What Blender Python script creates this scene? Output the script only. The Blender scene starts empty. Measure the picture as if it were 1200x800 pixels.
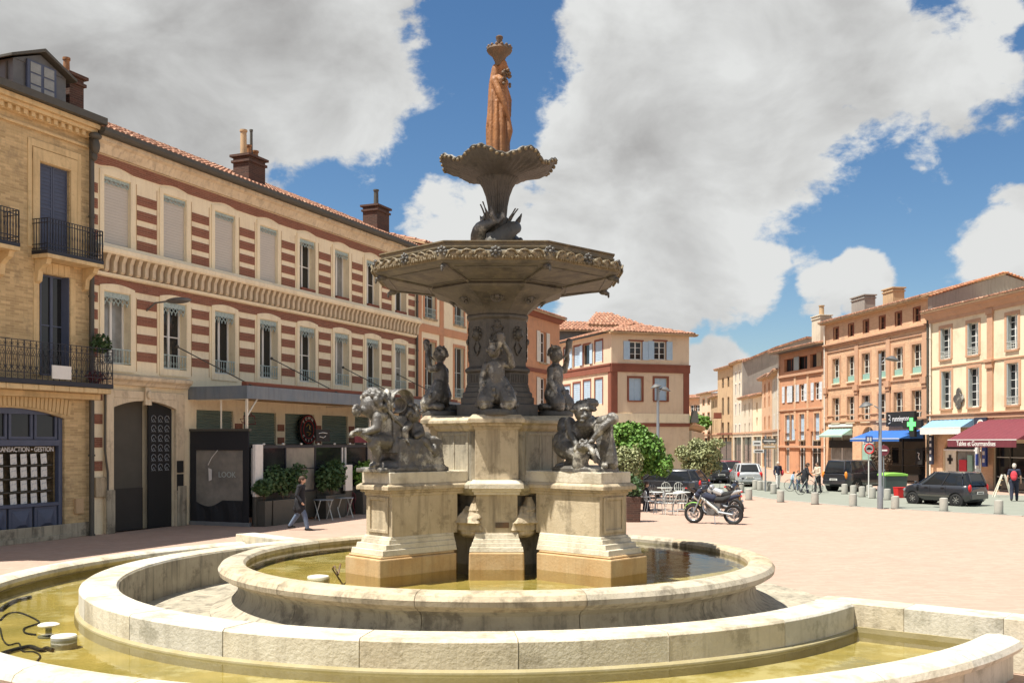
import bpy, bmesh, math, random
from mathutils import Vector, Matrix, Euler
R = math.radians
PI = math.pi
sc = bpy.context.scene
col = sc.collection
rnd = random.Random(7)
# ------------------------------------------------------------------ camera, world, sun
FPX, HY, EYE = 1180.0, 517.0, 2.85
cam = bpy.data.cameras.new('camera')
cam.sensor_width = 36.0
cam.lens = 36.0 * FPX / 1200.0
cam.shift_y = (HY - 400.0) / 1200.0
cam.clip_start, cam.clip_end = 0.1, 3000
camo = bpy.data.objects.new('camera', cam)
camo.location = (0, 0, EYE)
camo.rotation_euler = (R(90), 0, 0)
col.objects.link(camo)
sc.camera = camo
sc.view_settings.view_transform = 'Standard'
sc.view_settings.look = 'None'
sc.view_settings.gamma = 1
sc.view_settings.exposure = 0.8
sc.cycles.max_bounces = 6
sc.cycles.diffuse_bounces = 4
sc.cycles.transparent_max_bounces = 12
sc.cycles.caustics_reflective = False
sc.cycles.caustics_refractive = False
SUN = Vector((-0.9, -0.43, 0)).normalized()
EL = R(66)
S3 = Vector((SUN.x * math.cos(EL), SUN.y * math.cos(EL), math.sin(EL)))
sl = bpy.data.lights.new('sun', 'SUN')
sl.energy = 5.0
sl.angle = R(0.5)
sl.color = (1.0, 0.95, 0.86)
slo = bpy.data.objects.new('sun', sl)
slo.rotation_euler = S3.to_track_quat('Z', 'Y').to_euler()
slo.location = (-20, -20, 40)
col.objects.link(slo)

w = bpy.data.worlds.new('World'); sc.world = w; w.use_nodes = True
nt = w.node_tree; N = nt.nodes; L = nt.links
for n in list(N): N.remove(n)
def nn(t, **k):
    n = N.new(t)
    for a, b in k.items(): setattr(n, a, b)
    return n
out = nn('ShaderNodeOutputWorld'); bg = nn('ShaderNodeBackground')
sky = nn('ShaderNodeTexSky'); sky.sky_type = 'NISHITA'; sky.sun_disc = False
sky.sun_elevation = EL; sky.sun_rotation = math.atan2(SUN.x, SUN.y)
sky.air_density = 1.0; sky.dust_density = 0.4; sky.ozone_density = 2.6
tc = nn('ShaderNodeTexCoord')
vn = nn('ShaderNodeVectorMath', operation='NORMALIZE'); L.new(tc.outputs['Generated'], vn.inputs[0])
def sm(op, a, b=None, clamp=False):
    n = nn('ShaderNodeMath', operation=op); n.use_clamp = clamp
    for i, v in enumerate((a, b)):
        if v is None: continue
        if isinstance(v, (int, float)): n.inputs[i].default_value = v
        else: L.new(v, n.inputs[i])
    return n.outputs[0]
# noise that stretches clouds along the horizon
mp = nn('ShaderNodeMapping'); mp.inputs['Scale'].default_value = (1, 1, 1.5)
L.new(vn.outputs[0], mp.inputs[0])
def noise(scale, detail, rough, off=0, dist=0.0):
    m = nn('ShaderNodeMapping'); m.inputs['Location'].default_value = (off, off * .7, off * .3)
    L.new(mp.outputs[0], m.inputs[0])
    n = nn('ShaderNodeTexNoise'); n.inputs['Scale'].default_value = scale
    n.inputs['Detail'].default_value = detail; n.inputs['Roughness'].default_value = rough
    n.inputs['Distortion'].default_value = dist
    L.new(m.outputs[0], n.inputs['Vector']); return n.outputs['Fac']
# clouds: banks at fixed places of the sky (px, py, radius, weight, grey)
BL = [(20,60,200,1.35,.9),(200,30,200,1.35,1),(340,40,150,1.1,.5),(230,150,110,1.0,.75),(400,100,95,.9,0),(120,110,120,1.1,.9),
      (350,190,50,.42,.1),(505,5,35,.3,0),(250,200,60,.5,.1),
      (520,262,62,.9,0),(575,240,60,.85,0),(640,150,22,.3,0),
      (730,30,80,1.1,0),(790,90,120,1.25,.2),(900,50,150,1.3,.3),(1000,70,95,.95,.3),(700,190,75,1.2,0),(800,190,125,1.25,.5),
      (900,170,95,1.1,.4),(700,270,90,1.15,.3),(640,280,50,1,0),(790,320,75,1.0,.5),(860,330,60,1.0,.1),(740,360,80,1,.5),(905,235,45,.7,.1),
      (1120,40,75,.85,.3),(1160,110,60,.8,.35),(1010,335,40,.95,.05),(965,345,35,.8,.05),(1185,300,62,1.15,.2),(1130,335,40,.55,.1),(1185,240,30,.7,.1),(840,440,50,.95,.2),(1040,245,30,.28,0),(1060,70,50,.6,.2),(1080,185,26,.30,0),(1045,262,30,.34,0),(945,300,22,.3,0),(640,95,22,.33,0),(655,165,26,.33,0),(1100,215,22,.28,0),(350,250,45,.3,0),(395,195,35,.32,0)]
dens = None; grey = None
for (px, py, r, wt, g) in BL:
    d = Vector(((px - 600) / FPX, 1, (HY - py) / FPX)).normalized()
    dn = nn('ShaderNodeVectorMath', operation='DISTANCE'); L.new(vn.outputs[0], dn.inputs[0]); dn.inputs[1].default_value = d
    mr = nn('ShaderNodeMapRange', interpolation_type='SMOOTHSTEP')
    mr.inputs['From Min'].default_value = r * 1.4 / FPX; mr.inputs['From Max'].default_value = r * .4 / FPX
    mr.inputs['To Min'].default_value = 0; mr.inputs['To Max'].default_value = wt
    L.new(dn.outputs['Value'], mr.inputs['Value'])
    o = mr.outputs[0]
    dens = o if dens is None else sm('MAXIMUM', dens, o)
    if g:
        q = sm('MULTIPLY', o, g); grey = q if grey is None else sm('MAXIMUM', grey, q)
# behind and beside the camera the same broken cloud goes on
sp = nn('ShaderNodeSeparateXYZ'); L.new(vn.outputs[0], sp.inputs[0])
side = nn('ShaderNodeMapRange'); side.inputs['From Min'].default_value = .78; side.inputs['From Max'].default_value = .5
side.inputs['To Min'].default_value = 0; side.inputs['To Max'].default_value = .85
L.new(sp.outputs['Y'], side.inputs['Value'])
big = noise(2.2, 2, .5, 9)
rest = sm('MULTIPLY', side.outputs[0], sm('MULTIPLY', sm('SUBTRACT', big, .3, True), 3.2))
dens = sm('MAXIMUM', dens, rest)
n1 = noise(9, 10, .58, 0, .3); n2 = noise(28, 8, .6, 3, .2)
dd = sm('ADD', dens, sm('ADD', sm('MULTIPLY', sm('SUBTRACT', n1, .5), 2.2), sm('MULTIPLY', sm('SUBTRACT', n2, .5), 1.1)))
cr = nn('ShaderNodeMapRange', interpolation_type='SMOOTHSTEP'); cr.inputs['From Min'].default_value = .34; cr.inputs['From Max'].default_value = .68
L.new(dd, cr.inputs['Value'])
sh = noise(8, 9, .55, 5, .3)
gm = sm('ADD', sm('MULTIPLY', grey, .55), sm('MULTIPLY', sm('SUBTRACT', sh, .5), 2.4), True)
ccol = nn('ShaderNodeMixRGB'); L.new(gm, ccol.inputs[0])
ccol.inputs[1].default_value = (7.7, 7.8, 7.7, 1); ccol.inputs[2].default_value = (4.1, 4.05, 4.0, 1)
hs = nn('ShaderNodeHueSaturation'); hs.inputs['Saturation'].default_value = 1.2; hs.inputs['Value'].default_value = 1.12; L.new(sky.outputs[0], hs.inputs['Color'])
mx = nn('ShaderNodeMixRGB'); L.new(cr.outputs[0], mx.inputs[0]); L.new(hs.outputs[0], mx.inputs[1]); L.new(ccol.outputs[0], mx.inputs[2])
L.new(mx.outputs[0], bg.inputs['Color']); bg.inputs['Strength'].default_value = 0.057
L.new(bg.outputs[0], out.inputs['Surface'])
# ------------------------------------------------------------------ mesh helpers
class MB:
    def __init__(s): s.v = []; s.f = []
    def add(s, vs, fs, M=None):
        o = len(s.v)
        s.v += [tuple(M @ Vector(p)) for p in vs] if M is not None else [tuple(p) for p in vs]
        s.f += [tuple(i + o for i in f) for f in fs]; return s
    def box(s, x0, x1, y0, y1, z0, z1, M=None, t=0, ty=None):
        ty = t if ty is None else ty
        vs = [(x0,y0,z0),(x1,y0,z0),(x1,y1,z0),(x0,y1,z0),(x0+t,y0+ty,z1),(x1-t,y0+ty,z1),(x1-t,y1-ty,z1),(x0+t,y1-ty,z1)]
        return s.add(vs, [(3,2,1,0),(4,5,6,7),(0,1,5,4),(1,2,6,5),(2,3,7,6),(3,0,4,7)], M)
    def prism(s, pts, y0, y1, M=None, ax='y'):
        n = len(pts)
        if ax == 'y': vs = [(a, y0, b) for a, b in pts] + [(a, y1, b) for a, b in pts]
        elif ax == 'x': vs = [(y0, a, b) for a, b in pts] + [(y1, a, b) for a, b in pts]
        else: vs = [(a, b, y0) for a, b in pts] + [(a, b, y1) for a, b in pts]
        return s.add(vs, [tuple(range(n)), tuple(range(2*n-1, n-1, -1))] + [(i, n+i, n+(i+1) % n, (i+1) % n) for i in range(n)], M)
    def sweep(s, prof, a0, a1, n, cx=0, cy=0, caps=True, wob=None):
        full = abs(abs(a1 - a0) - 2*PI) < 1e-6; k = len(prof); vs = []; fs = []
        m = n if full else n + 1
        for i in range(m):
            a = a0 + (a1 - a0) * i / n; c, q = math.cos(a), math.sin(a)
            for (r, z) in prof:
                rr = r if wob is None else r * wob(a, r, z); vs.append((cx + rr*c, cy + rr*q, z))
        for i in range(n):
            j = (i + 1) % m
            for p in range(k if caps else k - 1):
                q = (p + 1) % k; fs.append((i*k+p, j*k+p, j*k+q, i*k+q))
        if caps and not full: fs += [tuple(range(k-1, -1, -1)), tuple(n*k + p for p in range(k))]
        return s.add(vs, fs)
    def lathe(s, prof, n=24, M=None, ph=0.0, capb=True, capt=True):
        vs = []; fs = []; k = len(prof)
        for (r, z) in prof:
            for i in range(n):
                a = ph + 2*PI*i/n; vs.append((r*math.cos(a), r*math.sin(a), z))
        for p in range(k-1):
            for i in range(n):
                j = (i+1) % n; fs.append((p*n+i, p*n+j, (p+1)*n+j, (p+1)*n+i))
        if capb: fs.append(tuple(range(n-1, -1, -1)))
        if capt: fs.append(tuple((k-1)*n + i for i in range(n)))
        return s.add(vs, fs, M)
    def cone(s, p0, p1, r0, r1=None, n=8):
        r1 = r0 if r1 is None else r1
        p0 = Vector(p0); p1 = Vector(p1); d = p1 - p0
        if d.length < 1e-6: return s
        q = d.to_track_quat('Z', 'Y').to_matrix().to_4x4(); M = Matrix.Translation(p0) @ q
        return s.lathe([(r0, 0), (r1, d.length)], n, M)
    def tube(s, pts, r, n=6, closed=False):
        pts = [Vector(p) for p in pts]; m = len(pts); vs = []; fs = []
        rr = r if isinstance(r, (list, tuple)) else [r]*m
        for i, p in enumerate(pts):
            a = pts[i-1] if (i or closed) else p; b = pts[(i+1) % m] if (i < m-1 or closed) else p
            d = (b - a).normalized(); up = Vector((0,0,1)) if abs(d.z) < .95 else Vector((1,0,0))
            x = d.cross(up).normalized(); y = x.cross(d)
            for k in range(n):
                t = 2*PI*k/n; vs.append(p + (x*math.cos(t) + y*math.sin(t))*rr[i])
        for i in range(m if closed else m-1):
            j = (i+1) % m
            for k in range(n):
                l = (k+1) % n; fs.append((i*n+k, i*n+l, j*n+l, j*n+k))
        if not closed: fs += [tuple(range(n-1,-1,-1)), tuple((m-1)*n+k for k in range(n))]
        return s.add(vs, fs)
    def ell(s, c, r, rot=None, nu=10, nv=7):
        if isinstance(r, (int, float)): r = (r, r, r)
        M = Matrix.Translation(Vector(c))
        if rot: M = M @ Euler(rot).to_matrix().to_4x4()
        M = M @ Matrix.Diagonal((r[0], r[1], r[2], 1))
        vs = [(0,0,-1)]; fs = []
        for j in range(1, nv):
            a = -PI/2 + PI*j/nv
            for i in range(nu):
                b = 2*PI*i/nu; vs.append((math.cos(a)*math.cos(b), math.cos(a)*math.sin(b), math.sin(a)))
        vs.append((0,0,1)); t = len(vs)-1
        for i in range(nu):
            k = (i+1) % nu; fs.append((0, 1+k, 1+i)); fs.append((t, t-nu+i, t-nu+k))
            for j in range(nv-2): fs.append((1+j*nu+i, 1+j*nu+k, 1+(j+1)*nu+k, 1+(j+1)*nu+i))
        return s.add(vs, fs, M)
    def cap(s, p0, p1, r0, r1=None, n=10):
        r1 = r0 if r1 is None else r1
        s.cone(p0, p1, r0, r1, n); s.ell(p0, r0*1.0, None, n, 6); s.ell(p1, r1*1.0, None, n, 6); return s
    def chain(s, pts, rs, n=10):
        for i in range(len(pts)-1): s.cap(pts[i], pts[i+1], rs[i], rs[i+1], n)
        return s
    def mesh(s, mat, smooth=None, name='mesh'):
        me = bpy.data.meshes.new(name); me.from_pydata(s.v, [], s.f)
        if mat is not None: me.materials.append(mat)
        if smooth is not None:
            me.shade_smooth(); me.set_sharp_from_angle(angle=R(smooth))
        me.update(); return me
    def build(s, name, mat, parent=None, smooth=None, bevel=0, seg=2, loc=None, rot=None, kind=None, label=None):
        return ob(name, s.mesh(mat, smooth, name), parent, loc, rot, bevel, seg, kind, label)
def ob(name, me, parent=None, loc=None, rot=None, bevel=0, seg=2, kind=None, label=None):
    o = bpy.data.objects.new(name, me); col.objects.link(o); o.parent = parent
    if loc is not None: o.location = loc
    if rot is not None: o.rotation_euler = rot
    if kind: o['kind'] = kind
    if label: o['label'] = label
    if bevel:
        b = o.modifiers.new('bevel', 'BEVEL'); b.width = bevel; b.segments = seg; b.limit_method = 'ANGLE'; b.angle_limit = R(35)
    return o
def tag(o, label, cat, group=None):
    o['label'] = label; o['category'] = cat
    if group: o['group'] = group
    return o
def thing(name, label, cat, loc=(0,0,0), rz=0, group=None):
    o = bpy.data.objects.new(name, None); o.empty_display_size = .3; col.objects.link(o); o.location = loc; o.rotation_euler = (0,0,rz)
    return tag(o, label, cat, group)
def copy_tree(o, parent=None):
    c = o.copy(); col.objects.link(c); c.parent = parent
    for ch in [k for k in bpy.data.objects if k.parent == o]: copy_tree(ch, c)
    return c
def dup(o, loc, rz, label, group=None):
    c = copy_tree(o); c.location = loc; c.rotation_euler = (0,0,rz); c['label'] = label
    if group: c['group'] = group
    return c
def flesh(o, voxel, smooth=3, disp=0, dscale=.1):
    m = o.modifiers.new('remesh', 'REMESH'); m.mode = 'VOXEL'; m.voxel_size = voxel; m.use_smooth_shade = True
    if smooth: q = o.modifiers.new('smooth', 'SMOOTH'); q.iterations = smooth; q.factor = .5
    if disp:
        t = bpy.data.textures.new('relief', 'CLOUDS'); t.noise_scale = dscale; t.noise_depth = 3
        d = o.modifiers.new('relief', 'DISPLACE'); d.texture = t; d.strength = disp; d.mid_level = .5
    return o
CACHE = {}
def cached(key, fn):
    if key not in CACHE: CACHE[key] = fn()
    return CACHE[key]
def G(px, py):          # ground point seen at that place of the view
    Y = FPX*EYE/(py-HY); return ((px-600)/FPX*Y, Y)
def text(name, s, size, mat, parent, loc, rot=(R(90),0,0), ext=.01, align='CENTER', sx=1.0):
    cu = bpy.data.curves.new(name, 'FONT'); cu.body = s; cu.size = size; cu.extrude = ext; cu.align_x = align; cu.align_y = 'CENTER'
    cu.materials.append(mat); cu.offset = size*.012
    tmp = bpy.data.objects.new(name, cu); col.objects.link(tmp); dg = bpy.context.evaluated_depsgraph_get(); me = bpy.data.meshes.new_from_object(tmp.evaluated_get(dg)); bpy.data.objects.remove(tmp)
    o = ob(name, me, parent, loc, rot); o.scale = (sx,1,1); return o
# ------------------------------------------------------------------ materials
def mat(name, c, rough=.8, c2=None, scale=2.0, amt=.5, bump=.15, bscale=40, streak=0, sc2=None, metal=0, spec=.4, brick=None, thr=(.35,.7), coat=0, grime=None):
    m = bpy.data.materials.new(name); m.use_nodes = True; t = m.node_tree; n = t.nodes; l = t.links
    b = n['Principled BSDF']; b.inputs['Roughness'].default_value = rough; b.inputs['Metallic'].default_value = metal
    b.inputs['Specular IOR Level'].default_value = spec
    if coat: b.inputs['Coat Weight'].default_value = coat; b.inputs['Coat Roughness'].default_value = .05
    co = n.new('ShaderNodeTexCoord').outputs['Object']
    def nz(s, det=5, vec=None, ro=.6):
        q = n.new('ShaderNodeTexNoise'); q.inputs['Scale'].default_value = s; q.inputs['Detail'].default_value = det; q.inputs['Roughness'].default_value = ro
        l.new(vec if vec is not None else co, q.inputs['Vector']); return q.outputs['Fac']
    def mr(v, a, b_, c_=0, d_=1):
        q = n.new('ShaderNodeMapRange'); q.inputs[1].default_value = a; q.inputs[2].default_value = b_; q.inputs[3].default_value = c_; q.inputs[4].default_value = d_
        l.new(v, q.inputs[0]); return q.outputs[0]
    def mix(f, a, b_, mode='MIX'):
        q = n.new('ShaderNodeMixRGB'); q.blend_type = mode
        if isinstance(f, (int,float)): q.inputs[0].default_value = f
        else: l.new(f, q.inputs[0])
        for i, v in ((1,a),(2,b_)):
            if isinstance(v, tuple): q.inputs[i].default_value = (*v,1)
            else: l.new(v, q.inputs[i])
        return q.outputs[0]
    c2 = c2 or tuple(x*.72 for x in c)
    base = mix(mr(nz(scale), thr[0], thr[1], 0, amt), c, c2)
    hb = None
    if brick:
        bw, bh, mort, bc1, bc2 = brick[:5]
        sx = n.new('ShaderNodeSeparateXYZ'); l.new(co, sx.inputs[0])
        ad = n.new('ShaderNodeMath'); l.new(sx.outputs[0], ad.inputs[0]); l.new(sx.outputs[1], ad.inputs[1])
        cb = n.new('ShaderNodeCombineXYZ'); l.new(sx.outputs[0] if len(brick) > 5 else ad.outputs[0], cb.inputs[0]); l.new(sx.outputs[1 if len(brick) > 5 else 2], cb.inputs[1])
        bt = n.new('ShaderNodeTexBrick'); l.new(cb.outputs[0], bt.inputs['Vector']); bt.inputs['Scale'].default_value = 1
        bt.inputs['Brick Width'].default_value = bw; bt.inputs['Row Height'].default_value = bh; bt.inputs['Mortar Size'].default_value = mort
        bt.inputs['Color1'].default_value = (*bc1,1); bt.inputs['Color2'].default_value = (*bc2,1); bt.inputs['Mortar'].default_value = (*c,1); bt.inputs['Mortar Smooth'].default_value = .3
        base = mix(.85, base, bt.outputs[0]); base = mix(mr(nz(scale*1.7), .4, .75, 0, .35), base, c2); hb = bt.outputs['Fac']
    f2 = nz(bscale, 4); base = mix(mr(f2, .3, .7, 0, .22), base, tuple(x*.6 for x in c))
    if streak:
        mp_ = n.new('ShaderNodeMapping'); mp_.inputs['Scale'].default_value = (6, 6, .5); l.new(co, mp_.inputs[0])
        base = mix(mr(nz(1.2, 6, mp_.outputs[0], .65), .5, .72, 0, streak), base, sc2 or tuple(x*.35 for x in c))
    if grime: base = mix(mr(nz(grime[1], 8, None, .7), .53, .62, 0, grime[2]), base, grime[0])
    l.new(base, b.inputs['Base Color'])
    if bump:
        bp = n.new('ShaderNodeBump'); bp.inputs['Strength'].default_value = bump; bp.inputs['Distance'].default_value = .02
        if hb is not None:
            mm = n.new('ShaderNodeMath'); mm.operation = 'SUBTRACT'; l.new(f2, mm.inputs[0]); l.new(hb, mm.inputs[1]); l.new(mm.outputs[0], bp.inputs['Height'])
        else: l.new(f2, bp.inputs['Height'])
        l.new(bp.outputs[0], b.inputs['Normal'])
    return m
def emis(name, c, s):
    m = mat(name, c, .5, bump=0); b = m.node_tree.nodes['Principled BSDF']; b.inputs['Emission Color'].default_value = (*c,1); b.inputs['Emission Strength'].default_value = s; return m
def watermat(name, tint, bs, bstr):
    m = bpy.data.materials.new(name); m.use_nodes = True; t = m.node_tree; n = t.nodes; l = t.links; n.remove(n['Principled BSDF'])
    tr = n.new('ShaderNodeBsdfTransparent'); tr.inputs[0].default_value = (*tint,1); gl = n.new('ShaderNodeBsdfGlossy'); gl.inputs['Roughness'].default_value = .03
    fr = n.new('ShaderNodeFresnel'); fr.inputs[0].default_value = 1.24; mx_ = n.new('ShaderNodeMixShader')
    co = n.new('ShaderNodeTexCoord'); nz = n.new('ShaderNodeTexNoise'); nz.inputs['Scale'].default_value = bs; nz.inputs['Detail'].default_value = 3; nz.inputs['Distortion'].default_value = .6
    bp = n.new('ShaderNodeBump'); bp.inputs['Strength'].default_value = bstr; bp.inputs['Distance'].default_value = .02
    l.new(co.outputs['Object'], nz.inputs['Vector']); l.new(nz.outputs['Fac'], bp.inputs['Height']); l.new(bp.outputs[0], fr.inputs['Normal']); l.new(bp.outputs[0], gl.inputs['Normal'])
    l.new(fr.outputs[0], mx_.inputs[0]); l.new(tr.outputs[0], mx_.inputs[1]); l.new(gl.outputs[0], mx_.inputs[2]); l.new(mx_.outputs[0], n['Material Output'].inputs[0]); return m
K = {}
K['plaza'] = mat('plaza_pavers', (.43,.30,.23), .85, (.355,.24,.185), .35, .7, .3, 9, grime=((.36,.29,.23), 1.3, .3), brick=(.24,.12,.006,(.475,.335,.26),(.39,.27,.205),'xy'))
K['asphalt'] = mat('asphalt', (.25,.265,.22), .85, (.20,.21,.175), 1.5, .6, .2, 70)
K['stone'] = mat('limestone', (.55,.46,.32), .8, (.38,.30,.19), 1.4, .8, .4, 22, streak=.7, sc2=(.15,.12,.08), grime=((.21,.17,.11), 3.0, .65))
K['stone_lt'] = mat('pale_limestone', (.68,.62,.49), .75, (.53,.46,.33), 1.6, .8, .5, 22, streak=.4, sc2=(.26,.22,.15), grime=((.29,.25,.18), 1.6, .5))
K['stone_dk'] = mat('weathered_shaded_limestone', (.45,.40,.30), .85, (.27,.24,.18), 1.8, .8, .4, 20, streak=.75, sc2=(.09,.085,.07), grime=((.14,.12,.09), 2.0, .7))
K['stone_or'] = mat('iron_stained_limestone', (.50,.32,.15), .7, (.58,.44,.26), 2.2, .8, .3, 22, streak=.35)
K['algae'] = mat('algae_stained_limestone', (.36,.31,.18), .7, (.27,.22,.09), 2.5, .8, .2, 25)
K['sediment'] = mat('pool_sediment', (.46,.35,.11), .9, (.24,.20,.045), 1.1, 1, .2, 10, grime=((.60,.52,.32), 1.0, .7))
K['lead'] = mat('weathered_cast_iron', (.070,.066,.058), .5, (.12,.11,.09), 5, .8, .35, 26, streak=.3, sc2=(.17,.15,.11), spec=.5, grime=((.03,.029,.026), 5, .6))
K['bowl'] = mat('limescaled_cast_iron', (.115,.105,.085), .6, (.07,.065,.055), 3, .8, .35, 26, streak=.5, sc2=(.22,.19,.13), spec=.4, grime=((.035,.033,.03), 3, .6))
K['bronze'] = mat('patinated_bronze', (.115,.105,.088), .40, (.04,.037,.032), 9, .9, .55, 60, spec=.9, grime=((.50,.47,.39), 3.2, .75))
K['gilt'] = mat('ochre_stained_metal', (.20,.155,.085), .55, (.09,.08,.06), 6, .8, .3, 30, grime=((.34,.27,.16), 5, .5))
K['rust'] = mat('rusty_orange_cast_iron', (.36,.165,.06), .55, (.22,.09,.035), 5, .8, .3, 30, streak=.8, sc2=(.07,.04,.025))
K['rustdk'] = mat('dark_cast_iron', (.10,.075,.05), .6, (.25,.12,.05), 5, .6, .2, 30)
K['ochre'] = mat('ochre_brick', (.60,.47,.27), .85, (.42,.31,.16), .9, .6, .5, 30, streak=.3, sc2=(.24,.18,.10), brick=(.30,.07,.008,(.74,.55,.29),(.42,.29,.14)), grime=((.26,.20,.12), 1.0, .5))
K['ochre_st'] = mat('ochre_stone', (.72,.55,.30), .8, (.56,.41,.21), 1.3, .6, .3, 26, streak=.35, sc2=(.24,.17,.09), grime=((.34,.26,.14), 1.4, .45))
K['cream'] = mat('cream_render', (.90,.80,.58), .85, (.82,.70,.47), .8, .6, .2, 20, streak=.25, sc2=(.45,.34,.23), grime=((.55,.43,.29), .9, .3))
K['cream_br'] = mat('cream_stone_blocks', (.74,.63,.45), .85, (.55,.44,.29), 1.1, .7, .3, 24, streak=.55, sc2=(.25,.19,.13), grime=((.30,.24,.17), 2.0, .4))
K['brick'] = mat('red_brick', (.36,.22,.15), .85, (.24,.085,.05), 1.5, .5, .5, 30, brick=(.28,.065,.007,(.28,.095,.055),(.17,.055,.033)))
K['brick_dk'] = mat('sooty_brick', (.13,.085,.065), .9, (.07,.045,.035), 2.5, .7, .5, 30, brick=(.25,.07,.01,(.11,.045,.03),(.05,.026,.02)))
K['salmon'] = mat('salmon_brick', (.72,.46,.28), .85, (.58,.30,.17), .9, .6, .4, 30, brick=(.28,.065,.008,(.72,.50,.31),(.60,.38,.23)), grime=((.38,.25,.17), .8, .5))
K['orange'] = mat('orange_render', (.62,.32,.18), .85, (.50,.25,.14), .9, .6, .2, 24, streak=.2, grime=((.36,.20,.13), .8, .45))
K['trimred'] = mat('brick_red_trim', (.26,.09,.055), .8, (.19,.065,.04), 1.5, .6, .2, 24)
K['peach'] = mat('peach_render', (.74,.59,.42), .85, (.64,.49,.34), .7, .6, .15, 24, streak=.15, grime=((.50,.36,.24), .7, .35))
K['butter'] = mat('butter_render', (.84,.71,.50), .85, (.74,.60,.41), .7, .6, .15, 24, streak=.18, sc2=(.5,.36,.22), grime=((.56,.42,.27), .7, .35))
K['pale'] = mat('pale_render', (.68,.60,.46), .85, (.52,.45,.34), .7, .6, .2, 24, streak=.35, sc2=(.36,.30,.24), grime=((.42,.35,.27), .7, .45))
K['greyr'] = mat('grey_cement_render', (.34,.31,.27), .9, (.24,.22,.20), .6, .8, .2, 20, streak=.4)
K['tan'] = mat('tan_render', (.54,.38,.22), .85, (.48,.32,.18), .8, .7, .2, 24, streak=.4, grime=((.30,.22,.15), .8, .5))
K['stonetrim'] = mat('terracotta_stone_trim', (.58,.35,.22), .8, (.48,.27,.16), 1.2, .6, .2, 24, grime=((.38,.24,.16), 1.5, .4))
K['tile'] = mat('terracotta_tiles', (.42,.20,.12), .85, (.18,.09,.06), 4.5, .95, .3, 30, thr=(.4,.6), grime=((.62,.42,.28), 3.2, .7))
K['tile_lt'] = mat('orange_terracotta_tiles', (.58,.27,.14), .85, (.38,.16,.09), 4, .9, .3, 30, thr=(.4,.6), grime=((.66,.44,.30), 3.2, .6))
K['zinc'] = mat('zinc', (.17,.17,.165), .5, (.10,.10,.10), 3, .6, .1, 30, metal=.4)
K['gutter'] = mat('dark_gutter', (.10,.095,.08), .6, None, 3, .5, .1, 30, metal=.2)
K['glass'] = mat('window_glass', (.02,.022,.024), .06, (.012,.013,.014), .7, .8, 0, 10, spec=.45)
K['glasslt'] = mat('curtained_glass', (.30,.31,.30), .12, (.10,.11,.11), 1.2, .9, 0, 10, spec=.7)
K['black'] = mat('soot_black', (.018,.018,.018), .8, bump=0)
K['dark'] = mat('dark_interior', (.05,.045,.04), .9)
K['white'] = mat('white_paint', (.78,.78,.74), .5, (.66,.66,.62), 3, .5, .05)
K['grey_blind'] = mat('grey_roller_blind', (.58,.55,.49), .7, (.50,.47,.42), 1, .5, .05)
K['navy'] = mat('slate_blue_paint', (.085,.105,.165), .5, (.055,.068,.11), 3, .5, .08)
K['blue'] = mat('pale_blue_shutter_paint', (.48,.62,.74), .6, (.38,.52,.64), 3, .5, .08)
K['whiteblue'] = mat('off_white_shutter_paint', (.72,.76,.78), .6, None, 3, .4, .08)
K['creamsh'] = mat('cream_shutter_paint', (.80,.76,.66), .6, None, 3, .4, .08)
K['greysh'] = mat('sage_grey_shutter_paint', (.42,.47,.45), .6, None, 3, .4, .08)
K['turq'] = mat('faded_turquoise_metal', (.46,.56,.54), .6, (.26,.36,.36), 12, .8, .1)
K['iron'] = mat('wrought_iron', (.035,.038,.05), .45, None, 5, .4, .05, metal=.3)
K['ironlt'] = mat('pale_wrought_iron', (.60,.62,.58), .5, None, 5, .4, .05)
K['canopy'] = mat('blue_grey_fascia', (.15,.19,.23), .6, (.22,.24,.25), 2, .8, .1, streak=.4)
K['shgreen'] = mat('sage_roller_shutter', (.19,.25,.21), .6, None, 1, .5, .1)
K['tent'] = mat('black_canvas', (.025,.026,.03), .8, None, 1, .5, .2, 12)
K['film'] = mat('clear_plastic_film', (.20,.19,.17), .15, (.36,.33,.28), 1.5, .9, .1, 4, spec=.6)
K['metal'] = mat('painted_steel', (.30,.32,.34), .4, None, 5, .4, .05, metal=.4)
K['chrome'] = mat('polished_steel', (.6,.6,.6), .25, None, 5, .2, 0, metal=.9)
K['concrete'] = mat('concrete', (.40,.39,.34), .85, (.30,.29,.26), 4, .6, .2)
K['rubber'] = mat('tyre_rubber', (.02,.02,.02), .8, None, 5, .4, .1)
K['maroon'] = mat('maroon_awning_cloth', (.16,.03,.042), .8, (.12,.025,.035), 2, .5, .1, streak=.2, sc2=(.24,.08,.09))
K['bluecloth'] = mat('blue_awning_cloth', (.03,.13,.42), .8, None, 2, .5, .1)
K['skycloth'] = mat('pale_blue_awning_cloth', (.22,.38,.52), .8, None, 2, .5, .1)
K['mint'] = mat('mint_shop_paint', (.30,.50,.42), .5, None, 2, .5, .05)
K['leaf'] = mat('green_leaves', (.085,.19,.03), .6, (.18,.32,.05), 5, .9, 0)
K['leafdk'] = mat('dark_green_leaves', (.04,.085,.03), .6, (.08,.14,.04), 5, .9, 0)
K['leafpale'] = mat('pale_olive_leaves', (.22,.25,.11), .6, (.40,.40,.20), 4, .9, 0)
K['bark'] = mat('bark', (.14,.10,.07), .9)
K['carblack'] = mat('anthracite_car_paint', (.020,.022,.028), .3, None, 4, .2, 0, spec=.6, coat=.8)
K['carsilver'] = mat('silver_car_paint', (.52,.54,.55), .3, None, 4, .2, 0, metal=.4, coat=.6)
K['carwhite'] = mat('white_car_paint', (.78,.78,.78), .3, None, 4, .1, 0, coat=.6)
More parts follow.
